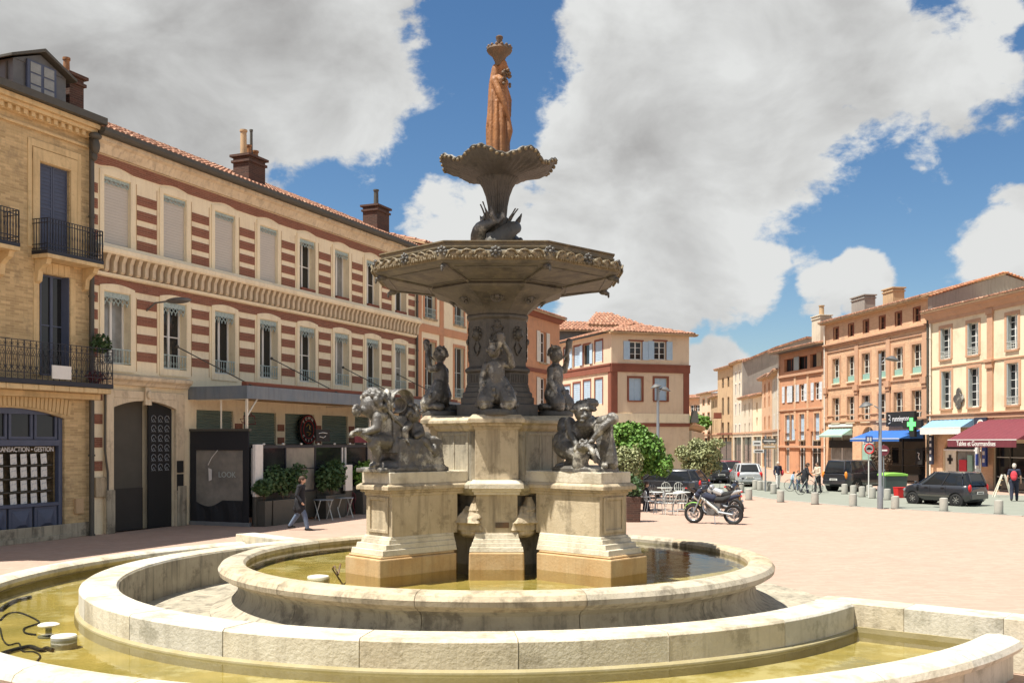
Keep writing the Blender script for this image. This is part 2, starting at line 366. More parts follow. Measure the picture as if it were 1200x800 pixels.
K['carred'] = mat('dark_red_car_paint', (.18,.02,.03), .3, None, 4, .2, 0, coat=.6)
K['red'] = mat('red_plastic', (.62,.02,.02), .35, None, 4, .2, 0)
K['amber'] = mat('amber_plastic', (.75,.25,.03), .35, None, 4, .2, 0)
K['skin'] = mat('skin', (.62,.38,.27), .6, None, 8, .3, 0)
K['hairbr'] = mat('brown_hair', (.07,.04,.025), .7, None, 20, .6, .2)
K['hairgr'] = mat('grey_hair', (.55,.50,.43), .7, None, 20, .4, .2)
K['coat'] = mat('black_wool', (.02,.021,.026), .9, None, 8, .4, .1)
K['jeans'] = mat('blue_denim', (.10,.14,.22), .9, (.20,.24,.30), 6, .6, .1)
K['navyc'] = mat('navy_cloth', (.03,.035,.06), .9, None, 8, .4, .1)
K['redc'] = mat('red_cloth', (.62,.05,.07), .8, None, 8, .4, .1)
K['whitec'] = mat('white_cloth', (.78,.76,.72), .9, None, 8, .4, .1)
K['tanc'] = mat('tan_cloth', (.62,.50,.38), .9, None, 8, .4, .1)
K['bluec'] = mat('light_blue_cloth', (.40,.52,.70), .9, None, 8, .4, .1)
K['binlid'] = mat('lime_green_plastic', (.28,.60,.10), .5, None, 3, .3, 0)
K['bin'] = mat('dark_green_grey_plastic', (.07,.10,.09), .5, None, 3, .3, 0)
K['paper'] = mat('white_paper', (.74,.74,.70), .8, (.40,.46,.50), 14, .8, 0, thr=(.52,.6))
K['signblue'] = mat('blue_enamel', (.03,.07,.30), .4, None, 3, .2, 0)
K['neon'] = emis('green_neon', (.1,.85,.15), 1.2)
K['gold'] = mat('brass', (.60,.40,.14), .35, None, 5, .4, 0, metal=.6)
LT = [K['stone_lt'], mat('pale_limestone_warm', (.64,.57,.43), .75, (.48,.40,.28), 1.3, .8, .5, 20, streak=.55, sc2=(.24,.20,.13), grime=((.26,.22,.15), 1.9, .6)), mat('pale_limestone_grey', (.62,.58,.49), .75, (.47,.43,.34), 1.9, .8, .5, 24, streak=.35, sc2=(.22,.20,.15), grime=((.25,.23,.17), 1.4, .65))]
ST = [K['stone'], mat('limestone_grey', (.53,.47,.36), .8, (.36,.31,.22), 1.6, .8, .4, 20, streak=.75, sc2=(.14,.12,.09), grime=((.20,.17,.12), 2.4, .7))]
K['water'] = watermat('basin_water', (.84,.84,.70), 4.5, .14)
K['ceramic'] = mat('off_white_enamel', (.78,.74,.62), .4, (.6,.55,.42), 4, .6, .05)
# ------------------------------------------------------------------ ground
def sheet(name, pts, z, m, kind='structure'):
    b = MB(); b.add([(x, y, z) for x, y in pts], [tuple(range(len(pts)))]); o = b.build(name, m); o['kind'] = kind; return o
sheet('plaza', [(-700,-300),(700,-300),(700,900),(-700,900)], 0, K['plaza'])
# road between the two rows of bollards, running on up the far street
sheet('road', [G(905,584.5), G(1000,593.2), G(1110,599.5), G(1200,604.5), (31,33.5), (34,40), (27.0,52.5), (22.3,57.5), (19.6,66), (17.4,82), (16.9,100), (19.5,118), (24,165), (17,165), (14.6,118), (12.3,92), (11.2,64)], .004, K['asphalt'])
def kerb(name, pts, z, wd=.18):
    b = MB()
    for i in range(len(pts)-1):
        a = Vector((*pts[i],0)); c = Vector((*pts[i+1],0)); d = (c-a).normalized(); q = Vector((-d.y,d.x,0))*wd
        b.add([a, c, c+q, a+q, a+Vector((0,0,z)), c+Vector((0,0,z)), c+q+Vector((0,0,z)), a+q+Vector((0,0,z))], [(3,2,1,0),(4,5,6,7),(0,1,5,4),(1,2,6,5),(2,3,7,6),(3,0,4,7)])
    o = b.build(name, K['concrete']); o['kind'] = 'structure'; return o
kerb('kerb', [G(1200,604.5), G(1110,599.5), G(1000,593.2), G(905,584.5), (11.2,64)], .025, .16)
kerb('kerb', [(19.6,66), (22.3,57.5), (27.0,52.5), (34,40)], .03, -.16)
# ------------------------------------------------------------------ fountain
CX, CY = -.25, 17.6
ft = thing('fountain', 'tall tiered stone and iron fountain in a round basin on the square', 'fountain', (CX, CY, 0))
rp = [(4.26,.628),(4.26,.84),(4.30,.885),(4.40,.90),(4.55,.89),(4.65,.855),(4.695,.79),(4.68,.72),(4.62,.68),(4.56,.665),(4.54,.64),(4.52,.63),(4.26,.63)]
a0 = R(270-12.5); da = 2*PI/13
for i in range(13):
    b = MB(); g = .0009
    b.sweep([(r+rnd.uniform(-.002,.002), z) for r, z in rp], a0+i*da+g, a0+(i+1)*da-g, 12)
    b.build('rim_stone', ST[(i*3+i//2) % 2], ft, smooth=28)
for i in range(13):
    b = MB(); g = .0012; b.sweep([(4.26,.0),(4.26,.627),(4.50,.627),(4.44,.60),(4.39,.55),(4.375,.47),(4.40,.38),(4.48,.28),(4.62,.20),(4.76,.16),(4.82,.12),(4.82,0)], a0+i*da+g, a0+(i+1)*da-g, 12)
    b.build('base_stone', K['stone_dk'], ft, smooth=28)  # weathered stone, darkened to put the shade under the rim into its colour
b = MB(); b.lathe([(4.27,.60),(4.27,.61)], 64); b.build('basin_floor', K['sediment'], ft)
wtr = MB().lathe([(4.262,.775),(4.262,.78)], 96, capb=False).build('basin_water', K['water'], None, loc=(CX,CY,0)); wtr['kind'] = 'structure'

def ring_rect(b, x0, x1, hw, z0, z1, t=0): b.box(x0, x1, -hw, hw, z0, z1, t=t)
def pedestal(ang, name='pedestal'):
    e = R(ang)
    b = MB(); ring_rect(b, 1.22, 2.56, .34, 1.36, 2.04)
    p = b.build(name, K['stone'], ft, bevel=.012, rot=(0,0,e))
    b = MB(); ring_rect(b, 1.34, 2.88, .46, .34, 1.05); ring_rect(b, 1.36, 2.84, .43, 1.05, 1.09); b.build('plinth', K['stone_or'], p, bevel=.02)
    b = MB()
    for k, (r, h, z0, z1) in enumerate([(2.80,.42,1.09,1.18),(2.72,.395,1.18,1.26),(2.64,.37,1.26,1.33),(2.60,.355,1.33,1.37)]): ring_rect(b, 1.30, r, h, z0, z1, t=.012)
    b.build('base_moulding', K['stone_lt'], p, bevel=.008)
    b = MB()
    for (r, h, z0, z1, t) in [(2.58,.355,2.00,2.05,0),(2.64,.385,2.05,2.09,0),(2.70,.42,2.09,2.15,0),(2.70,.42,2.15,2.19,.05)]: ring_rect(b, .8, r, h, z0, z1, t=t)
    b.build('cornice', K['stone'], p, bevel=.008)
    b = MB(); ring_rect(b, .9, 2.62, .37, 2.19, 2.37); b.build('top_slab', K['stone_lt'], p, bevel=.01)
    b = MB()
    for (y0,y1,z0,z1) in [(-.26,-.20,1.42,1.98),(.20,.26,1.42,1.98),(-.20,.20,1.42,1.47),(-.20,.20,1.93,1.98)]: b.box(2.56,2.585,y0,y1,z0,z1)
    b.build('panel_moulding', K['stone'], p, bevel=.006)
    b = MB()
    for (x0,x1,z0,z1) in [(1.0,2.4,1.44,1.47),(1.0,2.4,1.93,1.96)]:
        for s in (-1,1): b.box(x0,x1,s*.35-.008,s*.35+.008,z0,z1)
    return p
for a in (-90-46, -90+46, 90-46, 90+46): pedestal(a)
def pier(ang):
    e = R(ang)
    b = MB(); ring_rect(b, .3, 1.15, .355, 2.2, 3.1); ring_rect(b, .3, 1.16, .34, 1.34, 2.02)
    p = b.build('pier', K['stone'], ft, bevel=.01, rot=(0,0,e))
    b = MB(); ring_rect(b, .3, 1.36, .46, .34, 1.06, t=.015); b.build('plinth', K['stone_or'], p, bevel=.03, seg=3)
    b = MB()
    for (r,h,z0,z1) in [(1.33,.44,1.06,1.14),(1.28,.41,1.14,1.21),(1.24,.385,1.21,1.27),(1.2,.365,1.27,1.35)]: ring_rect(b,.3,r,h,z0,z1,t=.012)
    b.build('base_moulding', K['stone_lt'], p, bevel=.008)
    b = MB()
    for (r,h,z0,z1,t) in [(1.20,.375,1.98,2.03,0),(1.24,.40,2.03,2.08,0),(1.30,.445,2.08,2.16,0),(1.30,.445,2.16,2.22,.05)]: ring_rect(b,.3,r,h,z0,z1,t=t)
    b.build('band_moulding', K['stone_lt'], p, bevel=.008)
    b = MB()
    for (r,h,z0,z1,t) in [(1.18,.375,3.05,3.10,0),(1.23,.41,3.10,3.15,0),(1.31,.46,3.15,3.22,0),(1.31,.46,3.22,3.29,.07)]: ring_rect(b,.3,r,h,z0,z1,t=t)
    b.build('capital', K['stone'], p, bevel=.008)
    return p
fp = [pier(a) for a in (-90, 0, 90, 180)][0]
MB().box(1.161,1.172,-.02,.20,1.44,1.53).build('plaque', K['rustdk'], fp)
c8 = 1/math.cos(PI/8); P8 = PI/8
def oct_(b, prof, cb=True, ct=True): return b.lathe([(r*c8, z) for r, z in prof], 8, ph=P8, capb=cb, capt=ct)
b = oct_(MB(), [(.80,.34),(.80,1.97),(1.02,1.99),(1.02,3.1)]); b.build('core', K['stone_dk'], ft)
for k in range(8):       # framed panels on the diagonal faces of the core
    if k % 2 == 0: continue
    b = MB()
    for (y0,y1,z0,z1) in [(-.36,-.30,2.3,3.0),(.30,.36,2.3,3.0),(-.30,.30,2.3,2.35),(-.30,.30,2.95,3.0),(-.02,.02,2.35,2.95)]: b.box(1.0,1.035,y0,y1,z0,z1)
    b.build('core_panel', K['stone_dk'], ft, rot=(0,0,k*PI/4), bevel=.006)
b = oct_(MB(), [(1.03,3.02),(1.08,3.06),(1.1,3.12),(1.17,3.15),(1.17,3.2),(1.10,3.24),(1.02,3.27)]); b.build('core_cornice', K['stone'], ft, bevel=.006)
b = oct_(MB(), [(1.03,1.96),(1.1,2.02),(1.15,2.08),(1.15,2.14),(1.05,2.2)]); b.build('core_band', K['stone_dk'], ft, bevel=.006)
for a in (-90-24, -90+24, 90-24, 90+24, -24, 24, 156, 204):   # rough rockwork between piers and pedestals
    b = MB()
    b.box(.9,1.22,-.26,.26,1.40,1.52,t=.02); b.box(.9,1.30,-.22,.24,1.52,1.62,t=.05); b.box(.9,1.24,-.16,.24,1.60,1.78,t=.10); b.box(.9,1.20,.0,.22,1.72,1.94,t=.08); b.ell((1.02,0,1.36),(.20,.24,.10)); b.box(.78,1.0,-.1,.1,1.3,1.5)
    o = b.build('rockwork', K['stone'], ft, rot=(0,0,R(a)), loc=(0,0,0)); flesh(o,.02,1,.05,.12)
# iron column
b = oct_(MB(), [(.70,3.26),(.70,3.48),(.63,3.485),(.63,3.60),(.60,3.605),(.60,3.68),(.56,3.70),(.55,3.78)]); b.build('column_base', K['lead'], ft, bevel=.01)
b = oct_(MB(), [(.54,3.78),(.535,3.82),(.52,3.84),(.52,4.02),(.56,4.05),(.56,4.09),(.53,4.11),(.49,4.14),(.49,4.93),(.53,4.97),(.53,5.01),(.50,5.03)])
colm = b.build('column', K['lead'], ft, bevel=.008)
def relief(kind):
    b = MB()
    if kind == 0:      # long acanthus pendant
        b.ell((0,0,.42),(.085,.03,.13)); b.ell((0,-.02,.42),(.045,.04,.06))
        for s in (-1,1):
            b.tube([(0,0,.62),(s*.06,-.01,.66),(s*.10,-.01,.62),(s*.07,-.01,.57)],.014,6)
            b.tube([(0,0,.22),(s*.06,-.01,.16),(s*.09,-.01,.20),(s*.06,-.01,.25)],.014,6)
            b.tube([(s*.02,0,.56),(s*.10,-.012,.50),(s*.115,-.012,.42),(s*.09,-.012,.32),(s*.02,0,.24)],.013,6)
            for z in (.66,.70,.18): b.ell((s*.03,-.005,z),(.022,.014,.045),(0,s*.4,0),8,5)
        b.ell((0,-.005,.70),(.025,.016,.07)); b.ell((0,-.005,.12),(.03,.016,.06))
    else:              # lion mask spout over a pendant
        b.ell((0,-.02,.52),(.09,.07,.10)); b.ell((0,-.07,.49),(.045,.04,.04)); b.cone((0,-.08,.48),(0,-.13,.47),.018,.02)
        for k in range(10): a = k*PI/5; b.ell((.095*math.cos(a),-.0,.53+.105*math.sin(a)),(.03,.025,.03),None,8,5)
        for s in (-1,1): b.tube([(s*.03,0,.38),(s*.08,-.01,.30),(s*.05,-.01,.22),(0,-.01,.16)],.014,6)
    return b.mesh(K['lead'], 50, 'relief')
for k in range(8):
    a = k*PI/4; nrm = a
    me = cached(('rel', k % 2), lambda: relief(k % 2))
    ob('relief', me, colm, (.495*math.cos(a), .495*math.sin(a), 4.16), (0,0,a+PI/2))
    b = MB()
    for i in range(9): b.box(-.17+i*.0395,-.17+i*.0395+.024,-.012,.01,3.86,4.0)
    ob('fluting', cached('flut', lambda: b.mesh(K['lead'])), colm, (.52*math.cos(a), .52*math.sin(a), 0), (0,0,a+PI/2))
# large octagonal bowl
b = oct_(MB(), [(.50,5.02),(.53,5.08),(.57,5.12),(.62,5.17),(.74,5.25),(.92,5.33),(1.05,5.375),(1.10,5.40),(1.12,5.44),(1.09,5.47),(1.12,5.48),(1.92,5.60),(2.00,5.62),(2.03,5.66),(2.03,5.78),(2.0,5.82),(1.95,5.83),(1.93,5.845),(1.93,5.955),(1.90,5.965),(1.83,5.965),(1.80,5.80),(.2,5.72)])
bowl = b.build('large_bowl', K['bowl'], ft, bevel=.006)
b = oct_(MB(), [(1.94,5.84),(1.96,5.87),(1.96,5.89),(1.935,5.90),(1.935,5.945),(1.965,5.95),(1.965,5.972),(1.935,5.975)], False, False); b.build('lip_moulding', K['gilt'], bowl)
b = oct_(MB(), [(2.035,5.655),(2.055,5.66),(2.06,5.70),(2.06,5.76),(2.05,5.79),(2.035,5.80)], False, False); b.build('frieze', K['gilt'], bowl)
def rosette():
    b = MB(); b.ell((0,-.05,0),(.034,.03,.034))
    for k in range(8): a = k*PI/4; b.ell((.065*math.cos(a),-.03,.065*math.sin(a)),(.036,.024,.026),(0,-a,0),8,5)
    b.ell((0,-.01,0),(.09,.03,.09)); return b.mesh(K['lead'],50)
def scroll():
    b = MB(); b.ell((0,-.015,.0),(.13,.035,.07),(0,.1,0)); b.ell((.06,-.035,.02),(.06,.03,.045))
    for k in range(6):
        t = k/5; b.ell((-.16+.30*t,-.03,-.045+.01*math.sin(k*2)),(.022,.02,.035),(0,.5-t,0),8,5)
    b.tube([(-.15,-.02,-.02),(-.10,-.04,.055),(-.03,-.05,.075),(.05,-.05,.06),(.10,-.045,.01),(.06,-.045,-.02),(.03,-.04,.01)],.016,6); return b.mesh(K['gilt'],50)
def spout():
    b = MB(); b.ell((0,-.06,-.02),(.06,.085,.06)); b.ell((0,-.13,-.05),(.04,.06,.04)); b.ell((0,-.17,-.09),(.02,.02,.04))
    for s in (-1,1): b.ell((s*.045,-.03,.035),(.02,.02,.03))
    return b.mesh(K['lead'],50)
mr_, ms_, mg_ = rosette(), scroll(), spout()
for k in range(8):
    a = k*PI/4; c, s = math.cos(a), math.sin(a); t = Vector((-s, c, 0)); n = Vector((c, s, 0)); hw = 2.06*math.tan(PI/8)
    ob('rosette', mr_, bowl, n*2.06 + Vector((0,0,5.77)), (0,0,a+PI/2))
    va = a + PI/8; vn_ = Vector((math.cos(va), math.sin(va), 0))
    ob('rosette', mr_, bowl, vn_*2.0*c8 + Vector((0,0,5.78)), (0,0,va+PI/2))
    ob('lion_spout', mg_, bowl, vn_*1.86*c8 + Vector((0,0,5.60)), (0,0,va+PI/2))
    for q in (-.74,-.5,-.26,.26,.5,.74):
        o = ob('leaf_scroll', ms_, bowl, n*2.065 + t*(hw*q) + Vector((0,0,5.735)), (0,0,a+PI/2)); o.scale = (.78 if q < 0 else -.78, 1, .95)
    b = MB().tube([vn_*1.12*c8+Vector((0,0,5.47)), vn_*1.96*c8+Vector((0,0,5.60))], .022, 6)
    b.build('bowl_rib', K['bowl'], bowl)
    # carved panel on the underside and on the neck
    b = MB(); m_ = 1.5
    for (d, r_) in ((1.2,.86),(1.84,.86)):
        w_ = d*math.tan(PI/8)*r_; z = 5.48+(d-1.12)*.15
        b.tube([n*d+t*(-w_)+Vector((0,0,z-.004)), n*d+t*w_+Vector((0,0,z-.004))], .014, 5)
    b.build('panel_moulding', K['lead'], bowl)
    b = MB(); b.lathe([(.09,0),(.11,.015),(.12,.0)],16); b.ell((0,0,.01),(.05,.05,.03)); 
    for q in range(6): b.ell((.065*math.cos(q*PI/3),.065*math.sin(q*PI/3),.01),(.025,.025,.02),None,8,5)
    M_ = (n*.80+Vector((0,0,-.6))).to_track_quat('Z','Y').to_euler()
    ob('neck_rosette', cached('neck', lambda: b.mesh(K['lead'],50)), bowl, n*.80 + Vector((0,0,5.275)), M_)
# upper shell bowl on its stem
b = MB(); nseg = 128; vs = []; fs = []
prof = [(.15,6.78),(.165,6.95),(.20,7.12),(.26,7.28),(.34,7.40),(.37,7.43),(.40,7.435),(.62,7.50),(.82,7.56),(.95,7.645),(.985,7.69),(.965,7.71),(.90,7.67),(.60,7.60),(.10,7.58)]
for p, (r, z) in enumerate(prof):
    fl = max(0, min(1, (r-.38)/.58)); st = 1-fl
    for i in range(nseg):
        a = 2*PI*i/nseg; lobe = math.cos(7*a+.6); rib = abs(math.sin(21*a))
        rr = r*(1+.045*lobe*fl) + (.010*math.cos(30*a) if p < 6 else 0) + fl*.006*rib
        zz = z + fl*fl*(.065*lobe) - (.02*rib*fl if p < 10 else 0) + (.012*math.sin(37*a)*fl if 8 < p < 12 else 0)
        vs.append((rr*math.cos(a), rr*math.sin(a), zz))
for p in range(len(prof)-1):
    for i in range(nseg):
        j = (i+1) % nseg; fs.append((p*nseg+i, p*nseg+j, (p+1)*nseg+j, (p+1)*nseg+i))
fs.append(tuple((len(prof)-1)*nseg+i for i in range(nseg)))
b.add(vs, fs); ub = b.build('shell_bowl', K['lead'], ft, smooth=50)
b = MB()
for i in range(nseg):
    a = 2*PI*i/nseg; lobe = math.cos(7*a+.6); r = .975*(1+.045*lobe); z = 7.70+.065*lobe-.022
    if i % 2 == 0: b.ell((r*math.cos(a), r*math.sin(a), z-.01-rnd.uniform(0,.02)),(.034,.034,.034*rnd.uniform(.7,1.2)),None,7,5)
b.build('shell_edge', K['gilt'], ub, smooth=60, kind='stuff')
b = MB().lathe([(.30,5.75),(.30,5.95),(.22,6.2),(.18,6.5),(.155,6.8)], 20); b.build('stem', K['lead'], ft, smooth=40)
for k in range(9):      # reed leaves around the stem
    a = k*2*PI/9+.3; h = rnd.uniform(.35,.55); o_ = rnd.uniform(.10,.22)
    b = MB(); n_ = 6; vs = []; fs = []
    for i in range(n_+1):
        t = i/n_; w_ = .07*math.sin(PI*min(1,t*1.0+.12))*(1-t*.4)+.004; r = .17+o_*t*t
        for s_ in (-1,0,1): vs.append((r+(.0 if s_ else .02), s_*w_, 6.45+h*t))
    for i in range(n_):
        for j in (0,1): fs.append((i*3+j,i*3+j+1,i*3+j+4,i*3+j+3))
    b.add(vs, fs); o = b.build('reed_leaf', K['lead'], ft, rot=(0,0,a)); q = o.modifiers.new('thick','SOLIDIFY'); q.thickness = .015
for k in range(3):      # dolphins curled around the foot of the stem
    a = R(-100 + 120*k); b = MB(); pts = []; rs = []
    for i in range(11):
        t = i/10; an = t*2.3; r = .34 - .02*t; z = 6.22 + .34*math.sin(t*PI*.75) + .50*max(0,t-.72)
        pts.append((r*math.cos(an)*(1-.1*t), r*math.sin(an), z)); rs.append(.155*(1-t)**.7+.03)
    b.chain(pts, rs, 10); b.ell((.50,-.04,6.18),(.16,.10,.11)); b.ell((.64,-.08,6.15),(.10,.05,.04)); b.ell((.40,-.05,6.38),(.05,.09,.05))
    e_ = Vector(pts[-1]); 
    for s in (-1,1): b.chain([e_, e_+Vector((.03*s,s*.10,.12)), e_+Vector((.0,s*.16,.26))],[.04,.05,.012])
    o = b.build('dolphin', K['bronze'] if k else K['lead'], ft, rot=(0,0,a)); flesh(o,.022,2)
b = MB(); b.box(-.66,-.34,-.1,.1,6.10,6.19); b.ell((-.4,0,6.24),(.16,.10,.09)); b.ell((-.6,0,6.23),(.07,.06,.05)); o = b.build('frog', K['rust'], ft); flesh(o,.02,1)
# ------------------------------------------------------------------ statue on top
st = thing('statue', 'rusty orange statue of a draped woman with a basket on her head, crowning the fountain', 'statue', (CX+.02, CY, 7.58))
b = MB(); s = .0149
def q(px, py, d=0): return ((px-587)*s, d, (517-py)*s+2.85-7.58)
b.chain([q(584,188),q(584,150),q(584,120),q(584,100)],[.20,.185,.18,.16],14)
b.chain([q(591,188,.02),q(592,150),q(591,120),q(590,100)],[.17,.16,.15,.13],14)
b.chain([q(580,188,.05),q(578,140,.05),q(580,100,.03),q(583,80,.03)],[.12,.12,.11,.09],12)
b.ell(q(587,97),(.21,.17,.13)); b.cap(q(590,90),q(592,80),.07,.06); b.ell(q(593,78,-.01),(.095,.10,.125)); b.ell(q(598.5,79,-.01),(.03,.03,.03))
for k in range(11):     # folds of the dress and cloak
    a = k*2*PI/11; x = .165*math.cos(a); y = .155*math.sin(a)
    b.chain([(x*1.15-.02,y*1.2,.3),(x*1.25-.02,y*1.25,.75),(x*1.05-.02,y*1.1,1.25+.1*math.sin(k*3))],[.062,.055,.03],8)
b.chain([q(581,97,-.14),q(588,112,-.2),q(596,128,-.2),q(599,138,-.16)],[.075,.07,.055,.045],10)
for k in range(5): b.chain([q(598+k*.6-1.2,137,-.16+k*.012),q(599.5+k*.8-1.6,142,-.17+k*.012),q(599+k*.8-1.6,146,-.15+k*.012)],[.016,.014,.010],6)
b.chain([q(594,97,.12),q(601,115,.1),q(601,135,.04)],[.07,.06,.05],10)
b.chain([q(600,140,-.12),q(602,155,-.12),q(599,170,-.1)],[.05,.07,.05]); b.chain([q(578,120,-.1),q(576,145,-.1),q(580,152,-.1)],[.07,.08,.05])
b.box(-.26,.26,-.22,.22,0,.12)
o = b.build('figure', K['rust'], st); flesh(o,.014,1,.012,.05); o.scale = (.84,.84,1)
b = MB()
for i in range(26): b.ell(q(rnd.uniform(592,600),rnd.uniform(84,104),rnd.uniform(-.17,-.05)),rnd.uniform(.025,.04),None,7,5)
b.build('flower_garland', K['rustdk'], st, smooth=60, kind='stuff')
b = MB(); z0 = q(0,72)[2]
b.lathe([(.07,z0-.08),(.085,z0),(.13,z0+.09),(.20,z0+.15),(.225,z0+.19),(.215,z0+.23),(.19,z0+.24)],20,Matrix.Translation((.01,0,0)))
for k in range(14): a = k*2*PI/14; b.ell((.01+.20*math.cos(a),.20*math.sin(a),z0+.24),.03,None,7,5)
b.lathe([(.03,z0+.22),(.04,z0+.33),(.06,z0+.40),(.065,z0+.43),(.04,z0+.45)],12,Matrix.Translation((.01,0,0)))
b.build('basket', K['rustdk'], st, smooth=40)
# ------------------------------------------------------------------ children with conch shells on the piers
def triton(label, loc, rz, var=0):
    t = thing('child_statue', label, 'statue', loc, rz, 'child statues on the small piers')
    b = MB(); b.lathe([(.30,0),(.31,.04),(.29,.09),(.2,.1)],20); b.build('base', K['lead'], t, smooth=40)
    b = MB(); m = 1
    b.chain([(0,0,.32),(-.01,.0,.50),(-.01,-.01,.66),(0,-.01,.78)],[.165,.125,.135,.12],14)
    b.ell((0,-.01,.80),(.17,.10,.08))
    b.cap((-.02,-.01,.86),(-.03,-.03,.94),.055,.05)
    b.ell((-.045,-.04,1.02),(.105,.115,.125),None,14,10); b.ell((-.045,-.15,.99),(.018,.025,.02)); b.ell((-.045,-.13,.95),(.03,.03,.018))
    for s_ in (-1,1): b.ell((-.045+s_*.045,-.10,.985),(.035,.03,.035))
    # kneeling scaly thighs and curled fish tails
    for s_ in (-1,1):
        b.chain([(s_*.07,0,.52),(s_*.12,-.02,.36),(s_*.18,-.13,.22),(s_*.18,-.16,.16)],[.11,.15,.135,.10],12)
        b.chain([(s_*.14,-.14,.16),(s_*.17,.05,.14),(s_*.24,.14,.15),(s_*.30,.05,.17),(s_*.27,-.04,.15)],[.10,.085,.065,.05,.03],10)
    b.chain([(.17,-.01,.79),(.235,-.06,.66+.12),(.20,-.13,.96),(.10,-.17,1.12)],[.062,.055,.045,.034],10)
    b.chain([(-.17,0,.78),(-.23,-.02,.60),(-.235,-.10,.44)],[.058,.048,.034],10)
    b.ell((.09,-.175,1.15),(.042,.022,.05))
    for k in range(4): b.chain([(.075+k*.017,-.185,1.18),(.07+k*.018,-.21,1.215+.006*(k%2)),(.06+k*.016,-.225,1.20)],[.011,.010,.008],6)
    b.chain([(.12,-.17,1.14),(.13,-.20,1.17)],[.011,.009],6)
    b.ell((-.235,-.13,.40),(.035,.028,.045))
    for k in range(4): b.chain([(-.258+k*.016,-.14,.37),(-.256+k*.016,-.155,.335)],[.011,.008],6)
    b.chain([(-.21,-.13,.40),(-.195,-.155,.375)],[.011,.009],6)
    for k in range(26): a_ = k*.9; b.ell((.20*math.cos(a_)*(1+.2*(k%3)),-.04+.14*math.sin(a_),.18+.012*k),(.035,.035,.045),None,7,5)
    o = b.build('body', K['bronze'], t); flesh(o,.010,1,.012,.03); t.scale = (1.06,1.06,1.05)
    b = MB(); b.chain([(-.03,-.15,.965),(.02,-.20,1.02),(.06,-.225,1.12),(.06,-.23,1.24)],[.014,.028,.045,.06],10); o = b.build('conch_shell', K['bronze'], t); flesh(o,.011,1)
    b = MB(); r_ = random.Random(3+var)
    for i in range(60):
        a = r_.uniform(0,2*PI); e = r_.uniform(-.2,PI/2); x = math.cos(a)*math.cos(e); y = math.sin(a)*math.cos(e)
        if y < -.55 and e < .7: continue
        b.ell((-.045+x*.11, -.03+y*.12, 1.03+math.sin(e)*.125), r_.uniform(.022,.034), None, 7, 5)
    for s_ in (-1,1): b.ell((-.045+s_*.06,0,1.16),(.02,.02,.045),(0,s_*.4,0),7,5)
    o = b.build('hair', K['bronze'], t); flesh(o,.012,0)
    return t
triton('stone grey child statue blowing a raised conch, on the front pier of the fountain', (CX, CY-1.0, 3.28), 0)
triton('dark child statue seen from behind with raised shell, on the left pier of the fountain', (CX-1.0, CY, 3.28), R(-115), 1)
triton('child statue facing half sideways with raised arm, on the right pier of the fountain', (CX+1.0, CY, 3.28), R(62), 2)
# ------------------------------------------------------------------ cherub groups on the tall pedestals
def curls(b, c, r, n, seed, zmin=-.3, size=(.030,.048), face=None):
    r_ = random.Random(seed)
    for i in range(n):
        a = r_.uniform(0,2*PI); e = math.asin(r_.uniform(zmin,1)); v = Vector((math.cos(a)*math.cos(e), math.sin(a)*math.cos(e), math.sin(e)))
        if face is not None and v.dot(face) > .45 and v.z < .55: continue
        b.ell((c[0]+v.x*r, c[1]+v.y*r, c[2]+v.z*r), r_.uniform(*size), None, 7, 5)
def hand(b, c, d, side, s=1.0, up=Vector((0,0,1))):
    c = Vector(c); d = Vector(d).normalized(); w_ = d.cross(up).normalized()
    b.ell(c, (.05*s,.05*s,.032*s))
    for k in range(4):
        o_ = w_*((k-1.5)*.023*s); l = (.9,1,.95,.75)[k]
        b.chain([c+o_+d*.03*s, c+o_*1.1+d*.075*s*l, c+o_*1.1+d*.10*s*l-up*.035*s],[.014*s,.013*s,.010*s],6)
    b.chain([c-w_*side*.035*s, c-w_*side*.06*s+d*.04*s, c-w_*side*.045*s+d*.065*s-up*.01],[.015*s,.013*s,.010*s],6)
